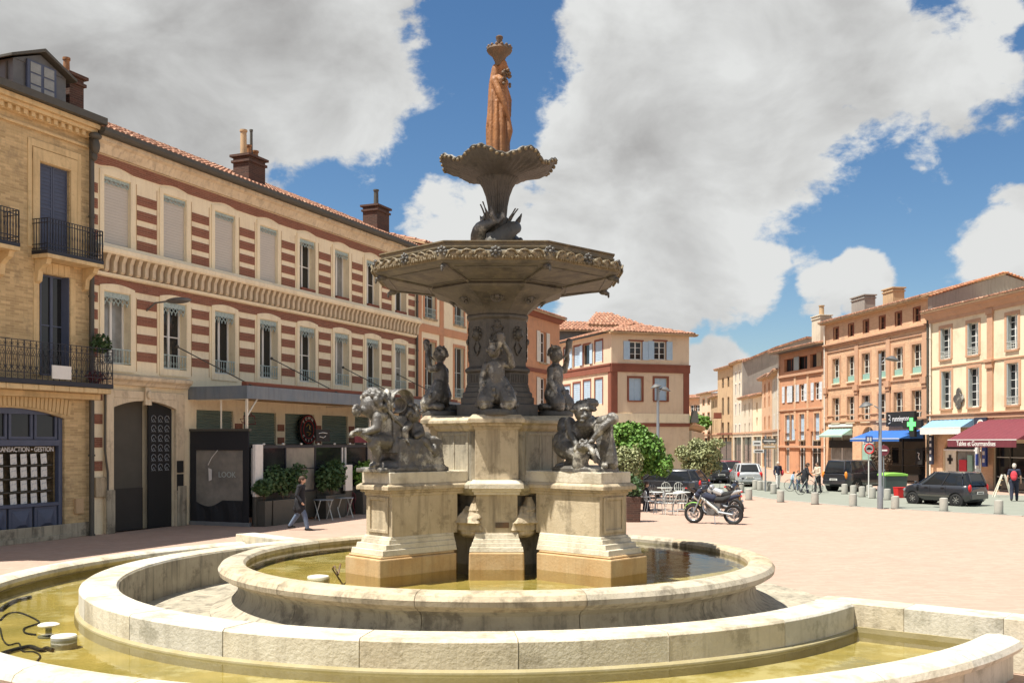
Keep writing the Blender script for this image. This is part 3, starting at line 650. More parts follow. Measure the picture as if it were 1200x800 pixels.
def group_left():
    s = .01364; kx = s/.77
    g = thing('cherub_group', 'curly winged child leaning left with another child on its rock, on the left pedestal', 'statue', (CX-2.02*math.sin(R(46)), CY-2.02*math.cos(R(46)), 2.37), R(44))
    def P(px, py, d=0): return ((px-472+d*40)*kx, d, (553-py)*s)   # d: sideways, minus is nearer the viewer
    b = MB()
    b.box(P(430,0)[0], P(508,0)[0], -.33, .33, 0, .07)
    b.box(P(451,0)[0],P(503,0)[0],-.31,.31,.05,P(0,514)[2],t=.03); b.box(P(447,0)[0],P(468,0)[0],-.24,.22,.3,P(0,488)[2],t=.05)
    for (x, y, d, rx, ry, rz_) in [(500,522,0,.14,.28,.16),(500,536,.02,.16,.30,.14),(470,516,.1,.34,.22,.20),(486,514,.1,.26,.22,.12),(452,545,0,.15,.28,.10),(503,547,0,.13,.3,.08)]:
        b.ell(P(x,y,d),(rx,ry,rz_),None,12,8)
    o = b.build('rock', K['bronze'], g); flesh(o,.02,1,.045,.12)
    b = MB()      # child leaning out to the left
    b.chain([P(448,520,-.02),P(448,505,-.03),P(445,492,-.03)],[.17,.155,.15],14); b.ell(P(441,489,-.03),(.13,.20,.10))
    b.cap(P(440,489,-.03),P(437,482,-.03),.08,.075); b.ell(P(434,477,-.03),(.19,.175,.20),None,16,10)
    b.ell(P(426,482,-.03),(.07,.09,.08)); b.ell(P(423.5,480,-.03),(.03,.025,.025)); b.ell(P(425,484.5,-.03),(.035,.045,.02))
    for sd in (-1,1):
        sh_ = P(440,490,-.03+sd*.17); 
        b.chain([sh_, P(439,503,-.03+sd*.19), P(429,507,-.03+sd*.13), P(421,506,-.03+sd*.06)],[.085,.072,.058,.042],12)
        hand(b, P(419.5,506,-.03+sd*.055), (-1,-sd*.3,-.2), sd, 1.5)
        b.chain([P(450,518,sd*.10),P(437,517,sd*.14-.02),P(435,522,sd*.14-.02)],[.135,.11,.09],12)
        b.chain([P(436,520,sd*.14-.02),P(439,532,sd*.14-.02),P(438,541,sd*.13-.02)],[.09,.075,.05],12)
        b.chain([P(439,543,sd*.13-.02),P(433.5,545,sd*.14-.02)],[.052,.035],10)
        for k in range(5): b.chain([P(433.5,545.5,sd*.14-.06+k*.018),P(431.5,546.3,sd*.14-.06+k*.018)],[.014,.011],6)
    o = b.build('leaning_child', K['bronze'], g); flesh(o,.012,2,.01,.05)
    b = MB(); curls(b, P(436.5,474.5,-.03), .205, 95, 5, -.45, (.036,.060), Vector((-1,0,-.4)).normalized()); o = b.build('hair', K['bronze'], g); flesh(o,.014,0)
    b = MB()
    for i in range(9): a = i*.7; b.ell(P(417.5+math.cos(a)*3,483+math.sin(a)*5,-.05),(.035,.04,.03),(a,0,0),8,5)
    b.chain([P(423,483,-.04),P(417,484,-.05)],[.03,.05]); o = b.build('flute_shell', K['bronze'], g); flesh(o,.013,1)
    b = MB(); b.ell(P(449,475,-.02),(.07,.12,.26),(0,.1,0)); b.ell(P(424,508,-.05),(.12,.16,.06)); b.chain([P(424,510,-.12),P(433,516,-.16),P(438,527,-.15)],[.05,.06,.04]); b.build('drapery', K['bronze'], g, smooth=60)
    for (x, y, sd, r_) in [(463,471,-.06,.17),(459,476,-.06,.10)]:      # curled wings
        b = MB(); c = P(x, y, sd); pts = []
        pts = [P(452,492,sd*.5)]+[(c[0]+r_*math.cos(t)*1.1, c[1], c[2]+r_*math.sin(t)) for t in [PI*1.2-(PI*1.75)*i/12 for i in range(13)]]
        n_ = len(pts); vs = []; fs = []
        for i, p in enumerate(pts):
            w_ = .10+.08*math.sin(PI*i/(n_-1)); vs += [(p[0],p[1]-w_,p[2]),(p[0],p[1]+w_,p[2])]
        for i in range(n_-1): fs.append((2*i,2*i+1,2*i+3,2*i+2))
        b.add(vs, fs); o = b.build('wing', K['bronze'], g, smooth=80); q_ = o.modifiers.new('thick','SOLIDIFY'); q_.thickness = .035; q2 = o.modifiers.new('sub','SUBSURF'); q2.levels = 1; q2.render_levels = 1
    b = MB(); b.chain([P(452,483,-.16),P(460,493,-.20),P(470,503,-.22)],[.025,.04,.03]); b.build('strap', K['bronze'], g, smooth=60)
    b = MB()      # child lying on the rock
    b.ell(P(477,486,-.1),(.155,.145,.155),None,14,10); b.ell(P(484,489,-.12),(.06,.07,.05)); b.ell(P(487.5,486,-.12),(.03,.025,.025)); b.ell(P(490,482.5,-.12),(.05,.03,.03))
    b.chain([P(479,497,-.08),P(482,507,-.08),P(484,515,-.06)],[.11,.15,.15],12)
    b.chain([P(474,499,-.2),P(469,505,-.24),P(470,514,-.24)],[.07,.06,.05]); hand(b, P(470.5,516,-.25), (.3,0,-1), 1, 1.1, Vector((-1,0,0)))
    b.chain([P(486,500,-.15),P(489,508,-.22),P(482,512,-.26)],[.065,.055,.045])
    b.chain([P(484,515,-.12),P(492,518,-.24),P(498,525,-.27)],[.11,.085,.06]); b.chain([P(498,525,-.27),P(502,529,-.30)],[.065,.05]); b.ell(P(503,528,-.30),(.055,.07,.11))
    b.chain([P(486,515,.08),P(497,512,.12),P(503,522,.12)],[.11,.085,.055])
    o = b.build('lying_child', K['bronze'], g); flesh(o,.012,2,.01,.05)
    b = MB(); curls(b, P(476.5,484.5,-.1), .155, 60, 8, -.5, (.03,.048), Vector((1,-.2,-.2)).normalized()); o = b.build('hair', K['bronze'], g); flesh(o,.014,0)
group_left()
def group_right():
    s = .01364; kx = s/.76
    g = thing('cherub_group', 'statue of a crouching child in a shell cap bending over a sea creature, right pedestal', 'statue', (CX+1.98*math.sin(R(46)), CY-1.98*math.cos(R(46)), 2.37), R(-44))
    def P(px, py, d=0): return ((px-691-d*38)*kx, d, (552-py)*s)
    b = MB(); b.lathe([(.62,0),(.62,.05),(.54,.09),(.3,.1)],24,Matrix.Diagonal((1,.62,1,1))); b.build('base', K['bronze'], g, smooth=40)
    b = MB()
    b.chain([P(672,522,0),P(680,512,.05),P(690,502,.04),P(695,497,.0)],[.24,.22,.19,.17],14); b.ell(P(667,519,.0),(.20,.24,.23))
    b.ell(P(696,497,.0),(.26,.20,.13)); b.cap(P(693,494,-.06),P(691,488,-.14),.08,.07)
    b.ell(P(690,483,-.14),(.14,.15,.17),(.5,0,0),16,10); b.ell(P(690,489,-.27),(.025,.03,.025)); b.ell(P(690,493,-.25),(.05,.05,.03)); 
    for sd in (-1,1): b.ell((P(690,486,-.24)[0]+sd*.06,-.23,P(0,487)[2]),(.05,.04,.045))
    b.chain([P(674,494,-.08),P(676,508,-.16),P(683,520,-.24)],[.09,.07,.05],12); hand(b, P(685,522,-.27), (.8,-.1,-.5), -1, 1.2)
    b.chain([P(711,494,-.02),P(724,491,-.06),P(722,489,-.1)],[.10,.085,.08],12); b.chain([P(724,491,-.08),P(714,500,-.2),P(703,514,-.28)],[.085,.07,.045],12); hand(b, P(701,517,-.3), (-.7,-.1,-.6), 1, 1.2)
    b.chain([P(668,524,-.08),P(690,535,-.24),P(690,537,-.24)],[.18,.12,.11],12); b.chain([P(690,536,-.22),P(672,543,-.12)],[.10,.065],12)
    b.chain([P(672,528,.1),P(700,528,.0),P(712,540,-.05)],[.16,.13,.08],12); b.chain([P(711,542,-.05),P(716,545,-.18)],[.06,.045])
    b.chain([P(666,545,-.15),P(660,546,-.2)],[.055,.04])
    o = b.build('crouching_child', K['bronze'], g); flesh(o,.012,2,.012,.05)
    b = MB(); b.chain([P(664,505,.12),P(690,510,.10),P(708,510,.05)],[.08,.06,.08]); b.chain([P(708,498,.05),P(714,515,.0),P(719,530,-.02),P(722,543,-.02)],[.15,.15,.12,.10],12)
    for k in range(7): b.chain([P(704+k*3,498,-.08-.01*k),P(707+k*2.6,520,-.13),P(712+k*2,542,-.12)],[.03,.028,.02],8)
    b.ell(P(664,500,.12),(.11,.1,.14)); b.ell(P(664,493,.14),(.09,.08,.08)); o = b.build('wing', K['bronze'], g); flesh(o,.016,1,.02,.05)
    b = MB(); b.ell(P(690,477,-.10),(.20,.19,.12),(.35,0,0),16,10)
    for k in range(12): a = k*2*PI/12; b.ell((P(690,479,-.10)[0]+.19*math.cos(a),-.10+.18*math.sin(a),P(0,479.5)[2]),(.04,.04,.035),None,8,5)
    b.ell(P(698,472,-.05),(.14,.13,.08)); o = b.build('shell_cap', K['bronze'], g); flesh(o,.014,1,.05,.05)
    b = MB(); b.ell(P(694,523,-.30),(.19,.13,.09)); b.ell(P(684,526,-.36),(.06,.05,.05)); b.chain([P(698,522,-.36),P(704,530,-.38),P(706,540,-.36)],[.05,.045,.03]); curls(b, P(694,522,-.33),.10,26,4,-.2,(.02,.035)); b.chain([P(688,530,-.3),P(688,545,-.25)],[.1,.14])
    o = b.build('sea_creature', K['bronze'], g); flesh(o,.013,1)
group_right()
# ------------------------------------------------------------------ outer pool
PX, PY = -.5, 17.6
pw = thing('pool_wall', 'low curved wall of pale stone blocks around the front and left of the basin', 'wall', (PX, PY, 0))
A0, A1 = R(134), R(322); nb = 12
for i in range(nb):
    g = .0007; b = MB(); j = rnd.uniform(-.004,.004)
    b.sweep([(5.95,0),(5.95+j,.62),(5.97+j,.66+j*.4),(6.47+j,.66+j*.4),(6.5+j,.63),(6.5,0)], A0+(A1-A0)*i/nb+g, A0+(A1-A0)*(i+1)/nb-g, 14)
    b.build('stone_block', LT[(i*7+i//3) % 3], pw, smooth=25, bevel=.004)
b = MB(); b.sweep([(6.49,.05),(6.49,.335),(6.505,.335),(6.55,.31),(6.56,.27),(6.56,.05)], A0+.002, A1-.002, 100); b.build('waterline_ledge', K['algae'], pw, smooth=30)
for ang, s_, ln in ((A1, 1, 3.6), (A0, -1, 2.75)):
    for k in range(3):
        b = MB(); x0 = 5.95+ln*k/3; b.box(x0+(.003 if k else 0), x0+ln/3, 0 if s_ > 0 else -.5, .5 if s_ > 0 else 0, 0, .663)
        b.build('stone_block', LT[(k+1) % 3], pw, rot=(0,0,ang), bevel=.008)
    b = MB(); b.box(6.52,8.2,-.03*s_ if s_ > 0 else .0,.0 if s_ > 0 else .03,.05,.36); b.build('waterline_ledge', K['algae'], pw, rot=(0,0,ang))
cw = thing('pool_kerb', 'low rounded stone kerb around the outside of the shallow pool', 'kerb', (PX, PY, 0))
for i in range(18):
    g = .0006; b = MB(); aa, bb = A0+.004, A1-.03
    b.sweep([(8.22,0),(8.22,.30),(8.16,.34),(8.13,.40),(8.15,.46),(8.22,.50),(8.36,.515),(8.50,.50),(8.60,.455),(8.635,.39),(8.60,.33),(8.52,.30),(8.52,0)], aa+(bb-aa)*i/18+g, aa+(bb-aa)*(i+1)/18-g, 9)
    b.build('kerb_stone', LT[(i*5+i//4) % 3], cw, smooth=35)
b = MB(); b.sweep([(8.195,.05),(8.195,.30),(8.215,.30)], A0+.01, A1-.03, 90, caps=False); b.build('waterline_stain', K['algae'], cw)
def ringsheet(name, r0, r1, z, a0, a1, m, n=90):
    b = MB(); b.sweep([(r0,z),(r1,z)], a0, a1, n, caps=False); b.f = [(f[3],f[2],f[1],f[0]) for f in b.f[:]]
    o = b.build(name, m, loc=(PX,PY,0)); o['kind'] = 'structure'; return o
ringsheet('pool_floor', 6.4, 8.3, .17, A0, A1, K['sediment'])
ringsheet('pool_water', 6.49, 8.23, .29, A0, A1, K['water'])
ringsheet('basin_surround', 3.0, 6.2, .012, 0, 2*PI, K['stone_dk'], 96)
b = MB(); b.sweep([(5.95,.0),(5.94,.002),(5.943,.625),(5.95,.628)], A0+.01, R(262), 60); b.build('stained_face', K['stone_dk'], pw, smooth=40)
# floodlights and cables lying in the pools
def flood(px, py, zc, label, tall, r):
    Y = FPX*(EYE-zc)/(py-HY); x = (px-600)/FPX*Y
    t = thing('pool_light', label, 'light', (x, Y, zc), 0)
    if tall: MB().lathe([(r,0),(r,.02),(r*.3,.025),(r*.3,.15)],24).build('stand', K['metal'], t, smooth=40); MB().lathe([(r*.9,.15),(r,.16),(r,.175),(r*.8,.19),(r*.3,.20)],24).build('cover', K['ceramic'], t, smooth=40)
    else: MB().lathe([(r,0),(r,.15)],24).build('housing', K['concrete'], t, smooth=40); MB().lathe([(r*1.01,.15),(r*.95,.17),(r*.5,.18)],24).build('cover', K['ceramic'], t, smooth=40)
flood(57,746,.17,'white mushroom shaped light on a short stem in the left pool',True,.14)
flood(75,759,.17,'squat drum shaped light on the pool floor, nearest the low kerb',False,.16)
Y = FPX*(EYE-.78)/(676-HY)
fl = thing('pool_light','round white light cover just breaking the basin water beside the left pedestal','light',((373-600)/FPX*Y,Y,.34),0)
MB().lathe([(.17,0),(.17,.44),(.16,.46),(.08,.475)],20).build('housing', K['ceramic'], fl, smooth=40)
def wpt(px, py, z): Y = FPX*(EYE-z)/(py-HY); return ((px-600)/FPX*Y, Y, z)
for pts, r, lb in [([(0,726),(8,719),(22,717),(40,724),(46,729),(38,732),(28,736),(30,741),(42,743)],.012,'thin black cable looping to the mushroom shaped pool light'),
                   ([(2,765),(12,762),(24,759),(36,757),(48,761),(54,759),(62,761)],.026,'thick black cable lying beside the drum shaped pool light'),
                   ([(0,714),(8,708),(18,703),(26,701),(36,699)],.030,'thick dark cable bundle at the left edge of the pool'),
                   ([(0,735),(3,748),(10,755),(22,753),(26,762),(40,763),(47,768),(42,775)],.010,'thin black cable curling near the front kerb')]:
    b = MB(); pp = [wpt(x, y, .175+r) for x, y in pts]; sm_ = []
    for i in range(len(pp)-1):
        for k in range(4):
            t = k/4; p0 = Vector(pp[max(0,i-1)]); p1 = Vector(pp[i]); p2 = Vector(pp[i+1]); p3 = Vector(pp[min(len(pp)-1,i+2)])
            sm_.append(.5*((2*p1)+(p2-p0)*t+(2*p0-5*p1+4*p2-p3)*t*t+(3*p1-p0-3*p2+p3)*t**3))
    sm_.append(Vector(pp[-1])); b.tube(sm_, r, 7); tag(b.build('cable', K['rubber'], smooth=60), lb, 'cable')
b = MB(); b.tube([wpt(388,668,.4),wpt(391,662,.95) if 0 else (wpt(392,672,.78)[0],wpt(392,672,.78)[1],.9),wpt(396,673,.78),(wpt(399,668,.78)[0],wpt(399,668,.78)[1],.88)],.015,7); tag(b.build('pipe', K['rustdk'], smooth=60),'small bent pipe sticking out of the basin water by the left pedestal','pipe')
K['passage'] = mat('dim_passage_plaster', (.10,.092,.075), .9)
# ------------------------------------------------------------------ facades
class F:
    """a building front: origin at its left end seen from the square, local x along the front, -y towards the square"""
    def __init__(s, name, label, cat, O, ang, group=None, parent=None):
        s.O = O; s.a = ang; s.d = (math.cos(ang), math.sin(ang))
        if parent is None: s.e = thing(name, label, cat, (O[0], O[1], 0), ang, group)
        else:
            s.e = bpy.data.objects.new(name, None); col.objects.link(s.e); s.e.parent = parent; s.e.location = (O[0]-parent.location.x, O[1]-parent.location.y, 0)
    def U(s, px):
        k = (px-600)/FPX; return (k*s.O[1]-s.O[0])/(s.d[0]-k*s.d[1])
    def Z(s, px, py): Y = s.O[1]+s.U(px)*s.d[1]; return EYE+(HY-py)*Y/FPX
    def rect(s, x0, x1, y0, y1):
        m = (x0+x1)/2; return (s.U(x0), s.U(x1), s.Z(m, y1), s.Z(m, y0))
def wall(f, u0, u1, z0, z1, ops, m, depth=.28, body=8.0, name='wall', sides=True, y=0.0):
    xs = sorted({u0, u1, *[o[0] for o in ops], *[o[1] for o in ops]}); zs = sorted({z0, z1, *[o[2] for o in ops], *[o[3] for o in ops]})
    b = MB()
    for i in range(len(xs)-1):
        for j in range(len(zs)-1):
            cx_, cz = (xs[i]+xs[i+1])/2, (zs[j]+zs[j+1])/2
            if any(o[0] < cx_ < o[1] and o[2] < cz < o[3] for o in ops): continue
            b.add([(xs[i],y,zs[j]),(xs[i+1],y,zs[j]),(xs[i+1],y,zs[j+1]),(xs[i],y,zs[j+1])],[(0,1,2,3)])
    for (a, c, e, g) in [o[:4] for o in ops]:
        b.add([(a,y,e),(c,y,e),(c,y,g),(a,y,g),(a,y+depth,e),(c,y+depth,e),(c,y+depth,g),(a,y+depth,g)],[(0,4,5,1),(1,5,6,2),(2,6,7,3),(3,7,4,0),(4,7,6,5)])
    if sides: b.add([(u0,y,z0),(u0,body,z0),(u0,body,z1),(u0,y,z1),(u1,y,z0),(u1,body,z0),(u1,body,z1),(u1,y,z1)],[(0,3,2,1),(4,5,6,7),(1,2,6,5),(3,7,6,2)])
    return b.build(name, m, f.e)
def bar(f, name, u0, u1, y0, y1, z0, z1, m, bevel=0, t=0, parent=None, kind=None):
    return MB().box(u0,u1,y0,y1,z0,z1,t=t).build(name, m, parent or f.e, bevel=bevel, kind=kind)
def rd(*a): return tuple(round(x, 2) for x in a)
def win(f, r, style='case', fm=None, gm=None, nb=3, dep=.16, sur=None, sw=.14, sill=None, shut=None, rail=None, lam=False, opn=None):
    u0, u1, z0, z1 = r; w_, h = round(u1-u0,2), round(z1-z0,2); fm = fm or K['white']; gm = gm or K['glass']
    fr = .055 if fm is not K['white'] else .075
    if style == 'case':
        def mk():
            b = MB(); b.box(0,fr,dep,dep+.06,0,h); b.box(w_-fr,w_,dep,dep+.06,0,h); b.box(fr,w_-fr,dep,dep+.06,0,fr); b.box(fr,w_-fr,dep,dep+.06,h-fr,h); b.box(w_/2-.045,w_/2+.045,dep-.012,dep+.05,fr,h-fr)
            for i in range(1, nb):
                z = h*i/nb; b.box(fr,w_/2-.045,dep+.008,dep+.05,z-.018,z+.018); b.box(w_/2+.045,w_-fr,dep+.008,dep+.05,z-.018,z+.018)
            return b.mesh(fm)
        o = ob('window', cached(('case',w_,h,nb,fm.name,dep), mk), f.e, (u0,0,z0))
        def mp_(): return MB().box(fr,w_/2-.045,dep+.03,dep+.035,fr,h-fr).mesh(gm)
        me = cached(('pane',w_,h,gm.name,dep), mp_)
        ob('pane', me, o); p = ob('pane', me, o, (w_/2-fr+.045-.0,0,0))
    elif style == 'shut' or style == 'blind':
        def mk():
            b = MB()
            if style == 'blind':
                n = max(6, int(h/.09)); 
                for i in range(n): b.box(0.01,w_-.01,dep-.02,dep+.02,h*i/n,h*(i+1)/n-.006)
            else: b.box(0,w_,dep+.02,dep+.06,0,h)
            return b.mesh(fm if style == 'blind' else K['dark'])
        o = ob('blind' if style == 'blind' else 'window', cached((style,w_,h,fm.name,dep), mk), f.e, (u0,0,z0))
        if style == 'shut':
            hw = w_/2-.012
            me = cached(('leaf',round(hw,2),h,fm.name), lambda: shutter_mesh(hw,h,fm)); ob('shutter', me, o, (.004,dep-.03,0)); ob('shutter', me, o, (w_/2+.008,dep-.03,0))
    if sur:
        def ms():
            b = MB(); b.box(-sw,0,-.035,.02,0,h+sw); b.box(w_,w_+sw,-.035,.02,0,h+sw); b.box(0,w_,-.035,.02,h,h+sw); return b.mesh(sur)
        ob('surround', cached(('sur',w_,h,sw,sur.name), ms), o)
    if sill: ob('sill', cached(('sill',w_,sill.name), lambda: MB().box(-.12,w_+.12,-.10,.12,-.10,-.001).mesh(sill)), o)
    if shut:
        hw = round(w_*.5,2); me = cached(('leaf',hw,h,shut.name), lambda: shutter_mesh(hw,h,shut))
        for k, x in enumerate((-hw-.02, w_+.02)):
            if opn is None or k in opn: ob('shutter', me, o, (x,-.065,0))
    if rail: ob('railing', cached(('rail',w_,rail.name), lambda: rail_mesh(w_, rail)), o, (0,-.03,.0))
    if lam: ob('pelmet', cached(('lam',w_,round(lam,2)), lambda: pelmet_mesh(w_, lam)), o, (0,.0,h))
    return o
def shutter_mesh(w_, h, m):
    b = MB(); t = .035; n = max(3, int(h/.11)); f_ = .05
    b.box(0,f_,0,t,0,h); b.box(w_-f_,w_,0,t,0,h)
    for z in (0, h*.5-f_/2, h-f_): b.box(f_,w_-f_,0,t,z,z+f_)
    b.box(f_,w_-f_,t*.62,t*.8,f_,h-f_)
    for i in range(n):
        z = f_+(h-2*f_)*i/n; d = (h-2*f_)/n; b.add([(f_,.004,z),(w_-f_,.004,z),(w_-f_,t*.6,z+d*.9),(f_,t*.6,z+d*.9)],[(0,1,2,3)])
    return b.mesh(m)
def rail_mesh(w_, m):
    b = MB(); H = .48
    b.box(0,w_,-.012,.012,H-.02,H+.01); b.box(0,w_,-.01,.01,.04,.06); n = max(4, int(w_/.13))
    for i in range(n):
        x = w_*(i+.5)/n; b.box(x-.008,x+.008,-.008,.008,.06,H-.02)
        b.tube([(x-.05,0,.20),(x,-.005,.27),(x+.05,0,.20),(x,.0,.13)],.008,4,True)
    return b.mesh(m)
def pelmet_mesh(w_, H):
    b = MB(); b.box(0,w_,.03,.05,-H*.42,0); n = max(4, int(w_/.17))
    for i in range(n):
        x = w_*(i+.5)/n; r = w_/n*.40; b.tube([(x+r*math.cos(a), .04, -H*.62+r*math.sin(a)) for a in [k*PI/4 for k in range(8)]], .018, 4, True)
        b.box(x-.014,x+.014,.025,.055,-H,-H*.75); b.box(x-r*.8,x+r*.8,.02,.03,-H*.32,-H*.12)
    return b.mesh(K['turq'])
def tiles(f, u0, u1, y0, y1, z0, z1, m=None, pitch=.24, step=.42, name='roof', parent=None, hipl=0, hipr=0, slab=True):
    """canal tile roof: rounded channels running down the slope, in overlapping rows"""
    m = m or K['tile']; n = max(2, round((u1-u0)/pitch)); S = math.hypot(y1-y0, z1-z0); k = max(2, round(S/step)); b = MB(); r = (u1-u0)/n/2
    sec = [(-1,0),(-.8,.55),(-.3,.95),(.3,.95),(.8,.55),(1,0)]
    dy, dz = (y1-y0)/k, (z1-z0)/k; rr = random.Random(int(abs(u1*100)))
    for i in range(n):
        x = u0+(2*i+1)*r
        for j in range(k):
            if hipl or hipr:
                t = (j+.5)/k
                if x < u0+hipl*t or x > u1-hipr*t: continue
            lift = .025; jx = rr.uniform(-.012,.012); jz = rr.uniform(-.008,.01)
            vs = []
            for e, (yy, zz, sc_) in enumerate(((y0+j*dy-dy*.08, z0+j*dz-dz*.08+lift+jz, .98),(y0+(j+1)*dy, z0+(j+1)*dz+jz, .80))):
                for (a, c) in sec: vs.append((x+jx+a*r*sc_, yy, zz+c*r*.75*sc_))
            q_ = len(sec); fs = [(a, a+1, a+1+q_, a+q_) for a in range(q_-1)] + [tuple(range(q_-1,-1,-1))]
            b.add(vs, fs)
    o = b.build(name, m, parent or f.e, kind='stuff')
    if slab:
        s = MB(); th = .10
        xl, xr = u0+hipl, u1-hipr
        s.add([(u0,y0,z0),(u1,y0,z0),(xr,y1,z1),(xl,y1,z1),(u0,y0,z0-th),(u1,y0,z0-th),(xr,y1,z1-th),(xl,y1,z1-th)],[(0,1,2,3),(7,6,5,4),(0,4,5,1),(1,5,6,2),(2,6,7,3),(3,7,4,0)])
        s.build('roof_deck', K['tan'], parent or f.e)
    return o
def chimney(label, f, u, y, z0, w_, d, h, pots, m=None, cap_=True):
    p = f.e.matrix_basis @ Vector((u, y, z0)); t = thing('chimney', label, 'chimney', p, f.a)
    m = m or K['brick_dk']
    b = MB(); b.box(-w_/2,w_/2,-d/2,d/2,-1.2,h); b.build('stack', m, t, bevel=.015)
    if cap_:
        b = MB(); b.box(-w_/2-.06,w_/2+.06,-d/2-.06,d/2+.06,h-.22,h-.12); b.box(-w_/2-.1,w_/2+.1,-d/2-.1,d/2+.1,h,h+.10); b.build('cap', m, t, bevel=.01)
    for (x, r, hh, mm) in pots:
        MB().lathe([(r,h+.1),(r*.9,h+hh),(r*1.15,h+hh+.01),(r*1.15,h+hh+.08),(r*.8,h+hh+.08)],12,Matrix.Translation((x,0,0))).build('pot', mm, t, smooth=40)
    return t
def pipe(f, u, z0, z1, y=-.10, r=.05, m=None):
    b = MB(); b.cone((u,y,z0),(u,y,z1),r,r,8)
    for k in range(int((z1-z0)/2.4)+1): b.cone((u,y,z0+k*2.4),(u,y,z0+k*2.4+.06),r*1.35,r*1.35,8)
    return b.build('drainpipe', m or K['gutter'], f.e, smooth=50)
def arch_fill(f, u0, u1, zs, zt, y0, y1, m, rise, name='arch', parent=None, n=16, extra=0):
    """piece of wall above an arched opening: from the curve up to zt"""
    pts = [(u0, zt), (u0, zs)]; c = (u0+u1)/2; hw = (u1-u0)/2
    R_ = (hw*hw+rise*rise)/(2*rise)
    for i in range(1, n):
        x = u0+(u1-u0)*i/n; pts.append((x, zs+math.sqrt(max(0,R_*R_-(x-c)**2))-(R_-rise)))
    pts += [(u1, zs), (u1, zt)]
    b = MB(); k = len(pts)
    vs = [(p[0], y0, p[1]) for p in pts]+[(p[0], y1, p[1]) for p in pts]; fs = []
    # strips from curve to top
    cur = pts[1:-1]; m_ = len(cur); vs = []; 
    for (x, z) in cur: vs += [(x,y0,z),(x,y0,zt),(x,y1,z),(x,y1,zt)]
    for i in range(m_-1):
        a = 4*i; c_ = a+4; fs += [(a,c_,c_+1,a+1),(a+2,a+3,c_+3,c_+2),(a,a+2,c_+2,c_),(a+1,c_+1,c_+3,a+3)]
    b.add(vs, fs); return b.build(name, m, parent or f.e)
ANG = math.atan2(1, .4195)
P0 = (-12.8, 30.6); DL = (math.cos(ANG), math.sin(ANG))
def left_pt(u): return (P0[0]+DL[0]*u, P0[1]+DL[1]*u)
# ============================ ochre brick building at the far left
E = F('building','ochre brick town house with slate blue shutters, iron balconies and an estate agent shop','building', left_pt(-9.5), ANG)
uo = 9.5                                        # shared corner at local x = 9.5
x = lambda t: uo+t
ops = []; wins2 = [(x(-1.9),x(-.82)),(x(-4.9),x(-3.82)),(x(-7.9),x(-6.82))]
z2, z1_ = (8.36,10.85), (4.75,7.68)
for a, c in wins2: ops += [(a,c,*z2),(a,c,*z1_)]
SH = (x(-4.75),x(-1.0),.18,3.85); SH2 = (x(-9.1),x(-5.4),.18,3.85)
wall(E, 0, uo-.02, 0, 12.0, ops+[SH,SH2], K['ochre'], depth=.3)
for a, c in wins2:
    win(E,(a,c,*z2),'shut',K['navy'],dep=.12); o = win(E,(a,c,*z1_),'case',K['navy'],nb=2,dep=.14)
    me = shutter_mesh(.26,z1_[1]-z1_[0],K['navy'])
    for xx, rz in ((.02,R(70)),(c-a-.05,R(105))): ob('shutter', me, o, (xx,-.05+.0,0), (0,0,rz-R(90)+R(90)))
    b = MB()
    for s_ in (a-.26, c+.02): b.box(s_,s_+.24,-.05,.02,8.36,11.1)
    b.box(a-.26,c+.26,-.055,.02,10.87,11.22); b.box(a-.42,a-.28,-.03,.02,8.36,11.45); b.box(c+.28,c+.42,-.03,.02,8.36,11.45); b.box(a-.42,c+.42,-.035,.02,11.24,11.45)
    b.build('stone_surround', K['ochre_st'], E.e, bevel=.012)
    b = MB()
    for k in range(5): b.box(a+(c-a)*k/5+.005,a+(c-a)*(k+1)/5-.005,-.03,.02,7.70,8.02)
    b.box(a-.22,a-.02,-.02,.02,4.75,7.68); b.box(c+.02,c+.22,-.02,.02,4.75,7.68); b.build('lintel_stones', K['ochre_st'], E.e, bevel=.01)
    # small balcony on brackets
    bl = MB().box(a-.28,c+.72,-.62,.0,8.16,8.26).build('balcony', K['iron'], E.e)
    b = MB(); b.box(a-.28,c+.72,-.62,.0,8.04,8.155); b.build('slab', K['ochre_st'], bl, bevel=.01)
    b = MB(); X0, X1 = a-.26, c+.70
    for z in (8.30,8.42,9.02,9.14): b.box(X0,X1,-.605,-.585,z,z+.022); 
    for xs_ in (X0, X1):
        for z in (8.30,8.42,9.02,9.14): b.box(xs_-.01,xs_+.01,-.585,0,z,z+.022)
        for k in range(6): b.box(xs_-.008,xs_+.008,-.58+k*.1,-.564+k*.1,8.26,9.14)
    n_ = int((X1-X0)/.095)
    for k in range(n_+1):
        xx = X0+(X1-X0)*k/n_; b.box(xx-.009,xx+.009,-.604,-.586,8.26,9.14); b.ell((xx,-.595,8.72),(.02,.02,.10),None,6,4)
    b.build('railing', K['iron'], bl)
    for xx in (a-.18,c+.48):
        b = MB(); b.prism([(-.5,8.04),(0,8.04),(0,7.35),(-.12,7.42),(-.16,7.7),(-.3,7.82),(-.44,7.88)],xx,xx+.17,ax='x'); b.build('bracket', K['ochre_st'], bl, bevel=.01)
